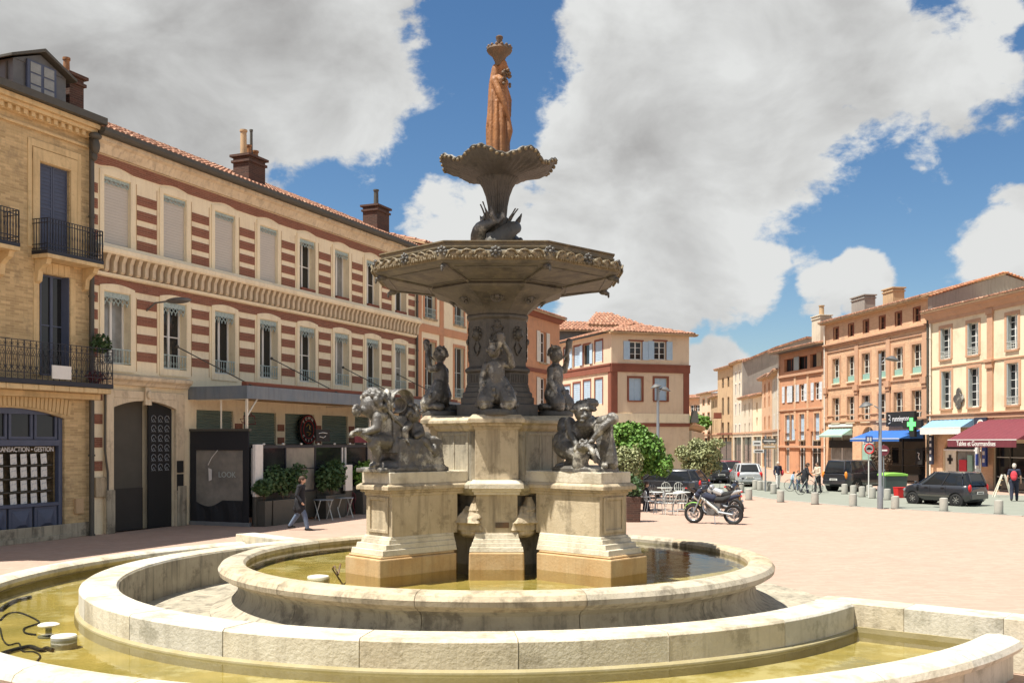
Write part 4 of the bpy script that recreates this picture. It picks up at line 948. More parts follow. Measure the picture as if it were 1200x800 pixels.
# first floor balcony along the whole front
bl = MB().box(0,uo+.18,-.72,0,4.44,4.55).build('balcony', K['iron'], E.e)
n_ = 18
for k in range(n_):
    a, c = (uo+.15)*k/n_, (uo+.15)*(k+1)/n_; MB().box(a+.006,c-.006,-.68,0,4.28,4.435).build('slab_stone', K['ochre_st'], bl, bevel=.02)
bar(E,'moulding',0,uo+.1,-.3,0,4.10,4.275,K['ochre_st'],.02,parent=bl)
def ironpanel(w_):
    b = MB()
    for z in (0,.18,.86,1.06): b.box(0,w_,-.011,.011,z,z+.02)
    n = max(2, round(w_/.21)); s = w_/n
    for i in range(n+1): b.box(i*s-.008,i*s+.008,-.008,.008,0,1.06)
    for i in range(n):
        c = s*(i+.5)
        def sp_(cx_, cz, r, sg, t0=0): return [(cx_+sg*r*(1-.13*k)*math.cos(t0+k*.8), 0, cz+r*(1-.13*k)*math.sin(t0+k*.8)) for k in range(7)]
        for sg in (-1,1):
            b.tube(sp_(c+sg*.045,.96,.05,sg,-1.6),.0075,4); b.tube(sp_(c+sg*.04,.68,.06,sg,1.6),.008,4); b.tube(sp_(c+sg*.04,.34,.06,sg,-1.6),.008,4)
            b.tube([(c,0,.2),(c+sg*.07,0,.30),(c+sg*.02,0,.50),(c+sg*.07,0,.70),(c,0,.84)],.0085,4); b.tube(sp_(c+sg*.045,.09,.04,sg,1.2),.007,4)
    return b.mesh(K['iron'])
pn = ironpanel(1.6)
for k in range(6): ob('railing_panel', pn, bl, (k*1.61+.02,-.70,4.55))
ob('railing_panel', ironpanel(.7), bl, (uo+.16,-.70,4.55),(0,0,R(90)))
bar(E,'white_box',x(-2.13),x(-1.45),-.74,-.712,4.62,5.0,K['white'],parent=bl)
# cornice with small dentils
b = MB(); b.box(0,uo,-.08,0,11.70,11.78); b.box(0,uo,-.30,0,12.14,12.26); b.box(0,uo,-.40,0,12.26,12.40); b.box(0,uo,-.12,0,11.99,12.14); b.build('cornice', K['ochre_st'], E.e, bevel=.015)
dm = MB().box(0,.13,-.22,0,12.0,12.135).mesh(K['ochre_st'])
for k in range(36): ob('dentil', dm, E.e, (.06+k*.262,0,0))
MB().prism([(-.56,12.42),(-.50,12.40),(-.38,12.41),(-.38,12.62),(-.56,12.62)],0,uo+.12,ax='x').build('gutter', K['gutter'], E.e)
tiles(E,0,uo+.05,-.40,3.2,12.56,13.75,K['tile'])
b = MB(); b.box(0,uo,3.2,8,12,13.6); b.build('attic_block', K['ochre'], E.e)
# dormer
dr = MB().box(x(-2.72),x(-.86),.10,2.6,12.62,13.56).build('dormer', K['zinc'], E.e)
b = MB(); b.prism([(x(-2.95),13.52),(x(-1.79),14.02),(x(-.63),13.52),(x(-.63),13.60),(x(-1.79),14.12),(x(-2.95),13.60)],-.12,3.4); b.build('dormer_roof', K['gutter'], dr, bevel=.01); MB().prism([(x(-2.72),13.562),(x(-.86),13.562),(x(-1.79),13.96)],.08,2.6).build('pediment', K['zinc'], dr)
b = MB()
for i in range(5): b.box(x(-2.76),x(-2.725),.3+i*.5,.36+i*.5,12.7,13.49); b.box(x(-.855),x(-.83),.3+i*.5,.36+i*.5,12.7,13.49)
b.build('standing_seams', K['gutter'], dr)
b = MB(); b.box(x(-2.3),x(-1.28),.02,.09,12.66,13.68); fr_ = b.build('window_frame', K['navy'], dr)
for i in range(2):
    for j in range(3): ob('pane', MB().box(0,.36,.0,.012,0,.28).mesh(K['glasslt']), dr, (x(-2.2)+i*.47,.006,12.70+j*.325))
chimney('short brick chimney beside the dormer with one clay pot',E,x(-.25),.55,12.9,.55,.5,.95,[(-.16,.10,.5,K['rust'])])
chimney('low brick parapet stub left of the long tiled roof',E,x(.22),.35,12.75,.55,.5,.12,[],cap_=False)
# shop front
def shopfront(s, main):
    a, c, e, g = s; y = .14
    sf = MB(); sf.box(a,a+.14,y-.06,y+.1,e,g-.2); sf.box(c-.14,c,y-.06,y+.1,e,g-.2); sf.box(a+.14,c-.14,y-.06,y+.1,e,e+.10); sf.box(a+.14,c-.14,y-.08,y+.1,2.72,2.90); sf.box(a+.14,c-.14,y-.06,y+.1,.98,1.08); sf.box(a+.14,c-.14,y-.07,y+.1,3.62,3.80)
    o = sf.build('shopfront', K['navy'], E.e, bevel=.012)
    n_ = 4; w_ = (c-a-.28)/n_
    for k in range(n_):
        u = a+.14+k*w_
        b = MB(); b.box(u+.04,u+w_-.04,y-.02,y+.06,e+.12,.97); b.add([(u+.14,y-.03,e+.2),(u+w_-.14,y-.03,e+.2),(u+w_-.14,y-.03,.89),(u+.14,y-.03,.89),(u+w_/2-.1,y-.11,.5),(u+w_/2+.1,y-.11,.5),(u+w_/2+.1,y-.11,.6),(u+w_/2-.1,y-.11,.6)],[(0,1,5,4),(1,2,6,5),(2,3,7,6),(3,0,4,7),(4,5,6,7)]); b.build('panel', K['navy'], o)
        b = MB(); b.box(u+.03,u+.11,y-.03,y+.06,2.91,3.7); b.box(u+w_-.11,u+w_-.03,y-.03,y+.06,2.91,3.7); b.box(u+.11,u+w_-.11,y-.03,y+.06,2.91,2.99); b.build('transom_frame', K['navy'], o)
        bar(E,'transom_pane',u+.11,u+w_-.11,y+.02,y+.04,2.99,3.7,K['glass'],parent=o)
    bar(E,'display_pane',a+.14,c-.14,y+.16,y+.17,1.08,2.72,K['black'],parent=o)
    if main:
        for row in range(4):
            for k in range(9):
                uu = c-.42-k*.35-(.1 if k > 3 else 0); zz = 2.33-row*.375
                ob('paper_sheet', cached('sheet',lambda: MB().box(0,.21,0,.006,0,.29).mesh(K['paper'])), o, (uu-.25,y+.05,zz-.13),(R(rnd.uniform(-2,2)),R(rnd.uniform(-6,-2)),0))
            bar(E,'shelf',a+.2,c-.3,y+.03,y+.12,2.33-row*.375-.18,2.33-row*.375-.15,K['gutter'],parent=o)
        text('lettering','TRANSACTION • GESTION',.195,K['whitec'],o,(c-.27,y+.0,2.62),ext=.004,sx=.86,align='RIGHT')
shopfront(SH, True); shopfront(SH2, False)
for s in (SH, SH2):
    arch_fill(E, s[0], s[1], 3.52, 3.86, -.0, .29, K['ochre'], .27)
    n_ = 30                                                      # brick voussoirs of the flat arch
    vm = MB().box(0,.105,-.03,.02,0,.44).mesh(K['ochre_st'])
    for k in range(n_): uu = s[0]-.2+(s[1]-s[0]+.4)*k/n_; t = (k+.5)/n_*2-1; ob('voussoir', vm, E.e, (uu+.01,0,3.60+.24*(1-t*t)),(0,R(t*9),0))
bar(E,'plinth',0,uo-.03,-.05,0,0,.42,K['stone_dk'],.02)
bar(E,'door_step',SH[0],SH[1],-.16,-.051,0,.13,K['stone_dk'],.01)
bar(E,'meter_box',x(-.66),x(-.36),-.09,-.0,.7,1.15,K['tan'],.01)
# ============================ striped cream and brick building
B = F('building','long cream town house with red brick stripes and iron pelmets above the café terrace','building', P0, ANG)
LB = 20.78
bays = [1.06+2.593*i for i in range(8)]; WW = 1.12
ops = []
for c in bays: ops += [(c-WW/2,c+WW/2,5.26,7.5),(c-WW/2,c+WW/2,8.95,11.06)]
DO = (.81,3.60,0,4.2)
ops.append(DO); cafe = []
for k in range(6): cafe.append((4.75+2.593*k,6.75+2.593*k,.0,3.95))
wall(B, 0, LB, 0, 12.1, ops+cafe, K['cream'], depth=.34)
for i, c in enumerate(bays):
    for (z0, z1, top) in ((5.26,7.5,0),(8.95,11.06,1)):
        r = (c-WW/2,c+WW/2,z0,z1)
        if top and i < 4: o = win(B,r,'blind',K['grey_blind'],dep=.10,lam=.22)
        else:
            o = win(B,r,'case',K['white'],gm=K['glasslt'] if (i+2*top) in (0,5,7) else K['glass'],nb=(1,2,1,1,2,1,1,2)[(i+3*top) % 8],dep=.26,lam=.40 if not top else .30,rail=K['turq'] if not top else None)
            if top: bar(B,'flower_box',.08,WW-.08,-.10,.08,0,.13,K['trimred'],parent=o)
        # broad stone surround with a bulging top
        b = MB(); sw = .17
        b.box(-sw,0,-.04,.02,-.22,z1-z0+.02); b.box(WW,WW+sw,-.04,.02,-.22,z1-z0+.02); b.box(0,WW,-.04,.02,-.22,-.0)
        n_ = 10; P_ = [(-sw,z1-z0+.02)]+[(-sw+(WW+2*sw)*k/n_, z1-z0+.17+.09*math.sin(PI*k/n_)) for k in range(n_+1)]+[(WW+sw,z1-z0+.02)]
        b.prism(P_,-.045,.02); ob('surround', cached(('bs',top), lambda: b.mesh(K['cream'])), o)
# brick stripes between bays
bounds = [0.0]+[(c+WW/2+.17) for c in bays[:-1]]
for i in range(9):
    a = 0.06 if i == 0 else bays[i-1]+WW/2+.30; c = LB-.12 if i == 8 else bays[i]-WW/2-.30
    if i == 0: a, c = .04, bays[0]-WW/2-.24
    if i == 8: a = bays[7]+WW/2+.26
    for zs in ([5.43,6.0,6.58,7.11],[9.0,9.48,9.97,10.45]):
        for z in zs:
            o = MB().box(0,c-a,-.022,.02,0,.30).build('brick_band', K['brick'], B.e, loc=(a,0,z))
    if 0 < i < 8:
        b = MB(); b.box(a-.035,a-.015,-.012,.01,5.1,7.45); b.box(a-.035,a-.015,-.012,.01,8.98,11.1); b.box(c+.015,c+.035,-.012,.01,5.1,7.45); b.box(c+.015,c+.035,-.012,.01,8.98,11.1); b.build('render_joint', K['tan'], B.e)
# wavy brick strings under the cornice and the frieze
for (z0, z1) in ((7.63,7.93),(11.34,11.66)):
    b = MB(); n_ = 164; vs = []; fs = []
    for k in range(n_+1):
        u = LB*k/n_; ph = (u-bays[0])/2.593; d = .10*max(0,math.cos(ph*2*PI))**1.0 if z0 < 9 else .10*max(0,math.cos(ph*2*PI))
        vs += [(u,-.03,z0+d*.9),(u,-.03,z1),(u,.01,z1),(u,.01,z0+d*.9)]
    for k in range(n_):
        a = 4*k; c = a+4; fs += [(a,c,c+1,a+1),(a+1,c+1,c+2,a+2),(a,a+3,c+3,c)]
    b.add(vs, fs); b.build('brick_string', K['brick'], B.e)
# corbelled cornice between the floors
def longprof(name, prof, m, u0=0, u1=LB, bev=0, f=B): return MB().prism(prof, u0, u1, ax='x').build(name, m, f.e, bevel=bev)
longprof('cornice',[(0,8.62),(-.34,8.62),(-.38,8.68),(-.38,8.80),(-.30,8.86),(-.24,8.93),(0,8.97)],K['cream'])
longprof('moulding',[(0,7.95),(-.10,7.95),(-.14,8.0),(-.14,8.06),(0,8.08)],K['cream'])
cm = MB().prism([(0,8.08),(-.16,8.08),(-.21,8.14),(-.22,8.40),(-.27,8.52),(-.31,8.615),(0,8.615)],0,.15,ax='x').mesh(K['cream_br'])
nc = 62
for k in range(nc): ob('corbel', cm, B.e, (.04+k*(LB-.24)/(nc-1),0,0))
longprof('corbel_backing',[(-.001,8.09),(-.02,8.09),(-.02,8.61),(-.001,8.61)],K['brick'])
longprof('eaves_moulding',[(0,11.70),(-.10,11.70),(-.14,11.80),(-.22,11.95),(-.34,12.02),(-.34,12.14),(0,12.14)],K['cream_br'])
MB().prism([(-.60,12.22),(-.54,12.14),(-.42,12.12),(-.34,12.16),(-.34,12.32),(-.60,12.34)],-.02,LB+.1,ax='x').build('gutter', K['gutter'], B.e, bevel=.01)
tiles(B,0,LB+.15,-.44,5.0,12.34,14.75,K['tile'],pitch=.235,step=.40)
MB().add([(0,5.0,12.0),(LB,5.0,12.0),(LB,5,14.7),(0,5,14.7),(0,8,12),(LB,8,12),(LB,8,13),(0,8,13)],[(3,2,6,7),(0,3,7,4),(1,5,6,2),(4,7,6,5)]).build('rear_roof', K['tile'], B.e)
MB().prism([(.0,12.1),(4.9,12.1),(4.9,14.6)],LB-.02,LB+.0,ax='x').build('gable', K['cream'], B.e)
chimney('tall brick chimney with four mixed pots on the long tiled roof',B,9.25,1.2,12.9,1.05,.75,1.0,[(-.36,.13,1.0,K['tan']),(-.02,.10,.5,K['rust']),(.12,.06,1.15,K['gutter']),(.38,.12,.38,K['rust'])])
chimney('crumbling brick chimney with one thin black flue near the roof end',B,19.0,1.2,12.85,1.15,.8,1.2,[(0,.12,.85,K['gutter'])])
pipe(B,-.12,0,12.0,-.16,.075); pipe(B,LB-.06,4.9,12.1,-.12,.06); 
b = MB(); b.ell((-.12,-.30,11.75),(.14,.14,.26)); b.ell((-.12,-.30,12.05),(.20,.18,.12)); b.ell((-.12,-.24,11.45),(.11,.11,.15)); b.build('hopper_head', K['gutter'], B.e, smooth=60)
# entrance
ENT = 4.05
b = MB(); b.box(.50,.805,-.14,0,0,4.46); b.box(3.605,4.0,-.14,0,0,4.46); b.box(.805,3.605,-.14,0,4.22,4.46); b.build('stone_portal', K['cream_br'], B.e, bevel=.02)
arch_fill(B,.805,3.605,3.92,4.22,-.138,.3,K['cream_br'],.24,'portal_arch')
for s_ in ((.46,.80),(3.61,4.04)): bar(B,'pier_base',s_[0],s_[1],-.20,-.141,0,1.35,K['stone_dk'],.02)
b = MB(); b.box(2.06,2.34,-.24,-.14,4.02,4.6,t=.04); b.ell((2.2,-.26,4.35),(.10,.06,.14)); b.build('keystone', K['cream_br'], B.e, bevel=.02)
longprof('portal_cornice',[(0,4.62),(-.18,4.62),(-.24,4.72),(-.36,4.80),(-.38,4.90),(0,5.0)],K['cream_br'],0.0,4.15,.01)
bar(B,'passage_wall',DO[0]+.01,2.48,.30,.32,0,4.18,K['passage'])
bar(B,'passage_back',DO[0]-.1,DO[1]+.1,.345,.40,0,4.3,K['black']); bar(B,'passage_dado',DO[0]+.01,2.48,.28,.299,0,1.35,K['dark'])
dl = MB().box(2.5,3.58,.06,.12,0,4.15).build('door', K['black'], B.e, bevel=.01)
b = MB()
for i in range(6):
    for j in range(3):
        c = (2.72+j*.31,.04,2.0+i*.32); b.tube([(c[0]+.11*math.cos(t*.9),.04,c[2]+.11*math.sin(t*.9)) for t in range(7)],.014,4); b.tube([(c[0]-.09,.04,c[2]-.12),(c[0],.04,c[2]),(c[0]+.09,.04,c[2]-.12)],.012,4)
b.build('grille', K['metal'], dl, kind='stuff')
for k in range(7): bar(B,'brick_block',.10,.44,-.03,.0,1.95+k*.72-.0,2.25+k*.72,K['brick']) if k < 4 else None
bar(B,'meter_box',.10,.50,-.10,-.031,1.15,1.75,K['stone'],.01); b = MB().tube([(.52,-.16,0),(.52,-.16,1.9),(.40,-.16,2.6),(.42,-.16,4.3)],.035,6); b.build('cable_pipe', K['gutter'], B.e)
bar(B,'notice_board',3.6,3.9,-.18,-.141,1.2,1.75,K['black'],.01); bar(B,'notice_board',3.6,3.9,-.18,-.141,1.8,2.2,K['black'],.01)
# café fronts: green roller shutters above dark openings
for k, r in enumerate(cafe):
    u0, u1 = r[0], r[1]
    b = MB(); n_ = 12
    for i in range(n_): z = 2.75+i*.10; b.prism([(.10,z),(.07,z+.05),(.10,z+.096),(.14,z+.096),(.14,z)],u0,u1,ax='x')
    b.build('roller_shutter', K['shgreen'], B.e)
    bar(B,'doorway_glass',u0+.02,u1-.02,.20,.22,0,2.7,K['glass']); bar(B,'shop_beam',u0,u1,.04,.12,2.62,2.75,K['gutter'])
    for z in (2.75,3.25): bar(B,'brick_block',u1+.08,u1+.50,-.03,0,z,z+.26,K['brick'])
    for z in (1.0,1.6,2.2): bar(B,'brick_block',u1+.08,u1+.50,-.03,0,z,z+.26,K['brick'])
# canopy over the terrace
CU0, CU1, CD = 4.35, LB-.1, 2.45
b = MB(); b.box(CU0,CU1,-CD,-.02,4.36,4.44); cn = b.build('canopy', K['tan'], B.e)
b = MB(); b.box(CU0,CU1,-CD-.05,-CD,4.28,4.72); b.box(CU0-.05,CU0,-CD-.05,-.02,4.28,4.72); b.build('fascia', K['canopy'], cn, bevel=.01)
b = MB(); b.box(CU0+.1,CU1,-CD+.1,-CD+.3,4.725,4.86); b.build('upstand', K['trimred'], cn)
b = MB(); b.box(CU0,CU1,-CD,-.02,4.45,4.5); b.build('canopy_roof', K['gutter'], cn)
for u in (CU0+.02, CU0+8, CU0+15.8): b = MB(); b.box(u,u+.07,-CD+.02,-CD+.09,2.9 if u < 5 else 2.4,4.36); b.box(u,u+.05,-CD+.1,-.3,4.25,4.30); b.build('post', K['ceramic'], cn)
b = MB(); b.tube([(CU0+.05,-CD+.03,3.7),(CU0+.6,-CD+.03,4.3)],.03,5); b.tube([(CU0+.1,-1.3,2.9),(CU0+.1,-1.3,4.3)],.03,5); b.build('brace', K['ceramic'], cn)
for u in (3.75,9.0,14.1,18.9):
    b = MB(); b.tube([(u,-.02,6.05),(u+.9,-CD,4.72)],.022,6); b.ell((u,-.04,6.05),(.06,.06,.06)); b.build('tie_rod', K['gutter'], cn)
# wall lamp between first windows
b = MB(); lamp = thing('wall_lamp','flat grey street lamp head on a short arm fixed to the striped facade','lamp',(*left_pt(2.35),7.35),ANG)
MB().tube([(0,0,-.25),(0,-.35,-.02),(.15,-1.0,.05)],.03,6).build('arm', K['zinc'], lamp); MB().ell((.18,-1.15,.04),(.22,.50,.10)).build('head', K['zinc'], lamp, smooth=60)
# shop round sign
sg = thing('round_sign','round black café sign with pale and red ring lettering hung on the green shutter','sign',(*[left_pt(11.3)[i]+(DL[1],-DL[0])[i]*.10 for i in (0,1)],3.33),ANG)
Mx = Matrix.Rotation(R(90),4,'X')
MB().lathe([(.62,0),(.62,.06),(.58,.07)],32,Mx).build('disc', K['black'], sg, smooth=40)
b = MB()
for r_ in (.56,.36): b.tube([(r_*math.cos(a),-.075,r_*math.sin(a)) for a in [i*PI/16 for i in range(32)]],.012,4,True)
b.build('ring', K['red'], sg)
for i, ch in enumerate('TOWN'): a = R(140-i*27); text('letter', ch,.17,K['whitec'],sg,(.46*math.cos(a),-.08,.46*math.sin(a)),(R(90),-(a-R(90)),0),.004)
for i, ch in enumerate('CAFFE'): a = R(215+i*27); text('letter', ch,.15,K['whitec'],sg,(.46*math.cos(a),-.08,.46*math.sin(a)),(R(90),-(a+R(90)),0),.004)
b = MB(); b.tube([(-.16,-.08,.12),(-.05,-.08,.22),(.08,-.08,.16),(.05,-.08,.02),(.16,-.08,-.02)],.022,5); b.tube([(-.15,-.08,-.1),(.12,-.08,-.14),(.0,-.08,-.24)],.02,5); b.build('emblem', K['gold'], sg)
# ============================ cream and brick house, next in the row
def row_house(label, u0, u1, H, m, levels, wu, ww, style, fm, pil=None, trims=K['trimred'], sur=None, rail=None, shut=None, ground=3.9, roofm=None, gr=True, nb=3):
    f = F('building', label, 'building', left_pt(u0), ANG); L_ = u1-u0; ops = []
    for c in wu:
        for (a, b_) in levels: ops.append((c-u0-ww/2, c-u0+ww/2, a, b_))
    g = []
    if gr:
        n_ = max(1,int(L_/3)); 
        for k in range(n_): g.append((L_*(k+.18)/n_, L_*(k+.82)/n_, .1, ground-.7))
    wall(f, 0.01, L_-.01, 0, H, ops+g, m)
    for r in ops: win(f, r, style, fm, nb=nb, sur=sur, rail=rail, shut=shut, sill=K['stone'])
    for r in g: win(f, r, 'case', K['iron'], nb=2)
    MB().prism([(0,H-.28),(-.12,H-.28),(-.25,H-.1),(-.4,H-.06),(-.4,H+.02),(0,H+.02)],0,L_,ax='x').build('cornice', trims, f.e)
    tiles(f,-.05,L_+.05,-.5,3.6,H+.06,H+1.15,roofm or K['tile'],pitch=.3,step=.6)
    return f
H2 = row_house('cream and brick house between the striped building and the fountain column', 20.82, 29.4, 12.6, K['cream'], [(5.2,7.9),(9.1,11.2)], [22.3,25.7,28.1], 1.2,'case',K['greysh'],sur=K['orange'],rail=K['turq'],nb=2)
for z in (4.6,8.35): bar(H2,'brick_string',0,8.5,-.06,.0,z,z+.4,K['orange'],.01)
for u in (.1,2.55,5.9,8.0): bar(H2,'brick_pilaster',u,u+.42,-.05,0,0,12.3,K['orange'],.01)
H3 = row_house('orange rendered house with cream louvred shutters seen right of the fountain column', 29.45, 41.5, 11.1, K['orange'], [(4.9,7.0),(8.0,10.0)], [31.6,34.3,38.3], 1.15,'case',K['white'],shut=K['creamsh'])
bar(H3,'brick_string',0,12.0,-.08,.0,7.3,7.55,K['trimred'],.01)
# ============================ beige corner building, two fronts
CO = (7.4, 75.0); aR = math.atan2(.37, 1)
BR = F('building','beige corner building with brick red bands, pale blue shutters and a hipped tiled roof','building', CO, aR)
LR, LLn = 6.6, 11.6; HB = 11.0
r1 = BR.rect(738,752.5,400,421.5); r2 = BR.rect(766.5,780.5,400,421.5); r3 = BR.rect(737,752,443,469); r4 = BR.rect(767,781.5,443,469)
wall(BR,0,LR,0,HB,[r1,r2,r3,r4],K['peach'],body=9,sides=False)
MB().add([(LR,0,0),(LR,9,0),(LR,9,HB),(LR,0,HB)],[(0,1,2,3)]).build('side_wall', K['peach'], BR.e)
for r in (r1,r2):
    o = win(BR,r,'case',K['white'],nb=3,sur=K['trimred'],sw=.12,shut=K['blue'])
for r in (r3,r4): win(BR,r,'shut',K['blue'],sur=K['trimred'],sw=.16,sill=K['trimred'])
for z0,z1,y in ((8.05,8.55,-.09),(8.55,8.68,-.14)): bar(BR,'band',-.02,LR+.05,y,0,z0,z1,K['trimred'])
bar(BR,'corner_band',0,.50,-.045,0,4.95,8.05,K['trimred']); bar(BR,'corner_band',LR-.5,LR,-.045,0,4.95,8.05,K['trimred'])
bar(BR,'pale_band',-.02,LR+.03,-.05,0,4.25,4.95,K['cream']); bar(BR,'band',-.02,LR+.03,-.08,0,3.98,4.24,K['trimred'])
def hiproof(f, u0, u1, y0, z0, yr, zr, hl, hr, **k): return tiles(f,u0,u1,y0,yr,z0,zr,K['tile'],pitch=.26,step=.55,hipl=hl,hipr=hr,**k)
hiproof(BR,-.35,LR+.55,-.5,HB+.02,2.9,HB+1.05,2.9,3.6)
b = MB(); b.box(-.3,LR+.5,-.45,0,HB-.14,HB-.02); b.build('eaves', K['tan'], BR.e)
# left front shares the corner: placed as a rotated child frame
lf = bpy.data.objects.new('side_front', None); col.objects.link(lf); lf.parent = BR.e; lf.rotation_euler = (0,0,R(-90)); lf.location = (0,LLn,0)
class Sub: pass
BLt = F.__new__(F); BLt.e = lf; aL = aR-PI/2; BLt.a = aL; BLt.d = (math.cos(aL), math.sin(aL)); BLt.O = (CO[0]-BLt.d[0]*LLn, CO[1]-BLt.d[1]*LLn)
ops = [BLt.rect(a,c,y0,y1) for a,c,y0,y1 in [(697.5,706,399.5,423.5),(684,691.5,404,427),(673,680,406,429),(661,668,408,432),(697.5,706,444,473),(684,692,446,476),(672,680,449,480),(660,668,452,484)]]
bpy.data.objects.remove(lf)
wl = []
# build the side front directly in the corner building's own frame
def swap_wall():
    M = Matrix.Translation((0,LLn,0)) @ Matrix.Rotation(R(-90),4,'Z')
    xs = sorted({0, LLn, *[o[0] for o in ops], *[o[1] for o in ops]}); zs = sorted({0, HB, *[o[2] for o in ops], *[o[3] for o in ops]}); b = MB()
    for i in range(len(xs)-1):
        for j in range(len(zs)-1):
            cx_, cz = (xs[i]+xs[i+1])/2, (zs[j]+zs[j+1])/2
            if any(o[0] < cx_ < o[1] and o[2] < cz < o[3] for o in ops): continue
            b.add([(xs[i],0,zs[j]),(xs[i+1],0,zs[j]),(xs[i+1],0,zs[j+1]),(xs[i],0,zs[j+1])],[(0,1,2,3)],M)
    for (a, c, e, g) in ops: b.add([(a,0,e),(c,0,e),(c,0,g),(a,0,g),(a,.28,e),(c,.28,e),(c,.28,g),(a,.28,g)],[(0,4,5,1),(1,5,6,2),(2,6,7,3),(3,7,4,0),(4,7,6,5)],M)
    b.build('side_wall', K['peach'], BR.e)
    for k, (a, c, e, g) in enumerate(ops):
        b = MB().box(a-.14,a,-.03,.01,e-.1,g+.14,M).box(c,c+.14,-.03,.01,e-.1,g+.14,M).box(a,c,-.03,.01,g,g+.14,M); o = b.build('window_surround', K['trimred'], BR.e)
        b = MB(); n_ = 12; h = (g-e)/n_
        for i in range(n_): b.box(a+.03,(a+c)/2-.01,.02,.06,e+i*h,e+(i+1)*h-.02,M).box((a+c)/2+.01,c-.03,.02,.06,e+i*h,e+(i+1)*h-.02,M)
        b.build('shutter', K['blue'] if k in (0,4,5,6,7,2,3) else K['whiteblue'], o) if k != 1 else MB().box(a,c,.12,.15,e,g,M).build('pane', K['glass'], o)
        if k in (1,2,3): MB().box(c+.02,c+.5,-.07,-.03,e,g,M).build('shutter', K['blue'], o)
    for z0,z1,y in ((8.05,8.55,-.09),(8.55,8.68,-.14),(3.98,4.24,-.08)): MB().box(0,LLn+.02,y,0,z0,z1,M).build('band', K['trimred'], BR.e)
    MB().box(LLn-.5,LLn,-.045,0,4.95,8.05,M).build('corner_band', K['trimred'], BR.e)
    return M
M_ = swap_wall()
b = MB()      # tiled slope over the side front
n_, k_ = 44, 6; r_ = .13; y0, y1, z0, z1 = -.5, 3.2, HB+.02, HB+1.05
for i in range(n_):
    xx = -.0+(2*i+1)*r_
    for j in range(k_):
        if xx > LLn+.35-2.9*(j+.5)/k_: continue
        vs = []
        for (yy, zz, s_) in ((y0+(y1-y0)*(j-.08)/k_, z0+(z1-z0)*(j-.08)/k_+.02, .98),(y0+(y1-y0)*(j+1)/k_, z0+(z1-z0)*(j+1)/k_, .8)):
            for (a, c) in [(-1,0),(-.8,.55),(-.3,.95),(.3,.95),(.8,.55),(1,0)]: vs.append((xx+a*r_*s_, yy, zz+c*r_*.75*s_))
        b.add(vs, [(a,a+1,a+7,a+6) for a in range(5)]+[(5,4,3,2,1,0)], M_)
b.build('roof', K['tile'], BR.e, kind='stuff')
MB().add([(0,-.5,HB),(LLn+.35,-.5,HB),(LLn-2.5,3.2,HB+1),(0,3.2,HB+1)],[(0,1,2,3)],M_).build('roof_deck', K['tan'], BR.e)
at = F('building','grey zinc attic storey with a tiled roof rising behind the corner building','building',(3.9,88.5),R(12))
wall(at,0,7.2,0,12.6,[],K['zinc'],body=8); wall(at,-3.6,-.01,0,12.2,[],K['orange'],body=8,name='wing_wall'); tiles(at,-4.0,7.6,-.5,3.5,12.6,13.8,K['tile'],pitch=.35,step=.7); tiles(at,3.2,8.6,1.0,5,13.3,14.9,K['tile'],pitch=.35,step=.7,hipl=2,hipr=2)
# ============================ right-hand row
RO, RD = (28.5, 60.0), Vector((-.131,1)).normalized()
def rpt(t): return (RO[0]+RD.x*t, RO[1]+RD.y*t)
def ray_t(px):
    k = (px-600)/FPX; return (k*RO[1]-RO[0])/(RD.x-k*RD.y)
aRt = math.atan2(-RD.y, -RD.x)
t1 = ray_t(1088); t2 = ray_t(967)
Y1 = F('building','butter yellow town house with terracotta trim above the pharmacy and the maroon awning','building', rpt(t1), aRt)
LY = 14.0
A = [Y1.rect(*q_) for q_ in [(1102.5,1114.5,384.5,421),(1134,1147,378.5,416),(1180,1193,367.5,409),(1103.5,1115,435.5,480),(1135,1148,431.5,477.5),(1180,1194,423.5,472)]]
z2t = [sum(a[i] for a in A[:3])/3 for i in (2,3)]; z1t = [sum(a[i] for a in A[3:])/3 for i in (2,3)]
A = [(a[0],a[1],*(z2t if i < 3 else z1t)) for i, a in enumerate(A)]
ex = [(A[2][1]+1.9, A[2][1]+2.9)]
A += [(*ex[0],*z2t),(*ex[0],*z1t)]
uA, uB, uC = Y1.U(1104), Y1.U(1153), Y1.U(1163)
shopA = (uA+.15, uB-.2, 0.05, 3.6); shopB = (uC+.15, uC+4.3, .05, 2.75)
HYb = 11.3
wall(Y1,0,LY,0,HYb,A+[shopA,shopB],K['butter'],depth=.3)
for i, r in enumerate(A): win(Y1,r,'case',K['white'],nb=5,sur=K['stonetrim'],sw=.2,sill=K['stonetrim'],rail=K['ironlt'] if i < 3 or i == 5 else None,dep=.2)
for i, r in enumerate(A):
    b = MB().box(r[0]+.01,r[0]+.09,-.02,.19,r[2],r[3]); b.build('shutter_leaf', K['greysh'], Y1.e); b = MB().box(r[1]-.09,r[1]-.01,-.02,.19,r[2],r[3]); b.build('shutter_leaf', K['greysh'], Y1.e)
up = Y1.U(1158); up2 = Y1.U(1164.5)
b = MB(); b.box(up,up2,-.10,0,4.2,HYb-.9); b.box(up-.06,up2+.06,-.16,0,HYb-.9,HYb-.55); b.build('pilaster', K['stonetrim'], Y1.e, bevel=.015)
b = MB(); b.box(up-.12,up2+.12,-.24,0,7.55,7.75); b.box(up-.06,up2+.06,-.18,0,7.2,7.55); b.build('bracket', K['stonetrim'], Y1.e, bevel=.02)
for (z, h, d, m) in ((7.62,.10,-.06,'stonetrim'),(4.25,.28,-.12,'stonetrim'),(4.53,.10,-.2,'stonetrim')): bar(Y1,'string_course',0,LY,d,0,z,z+h,K[m],.01)
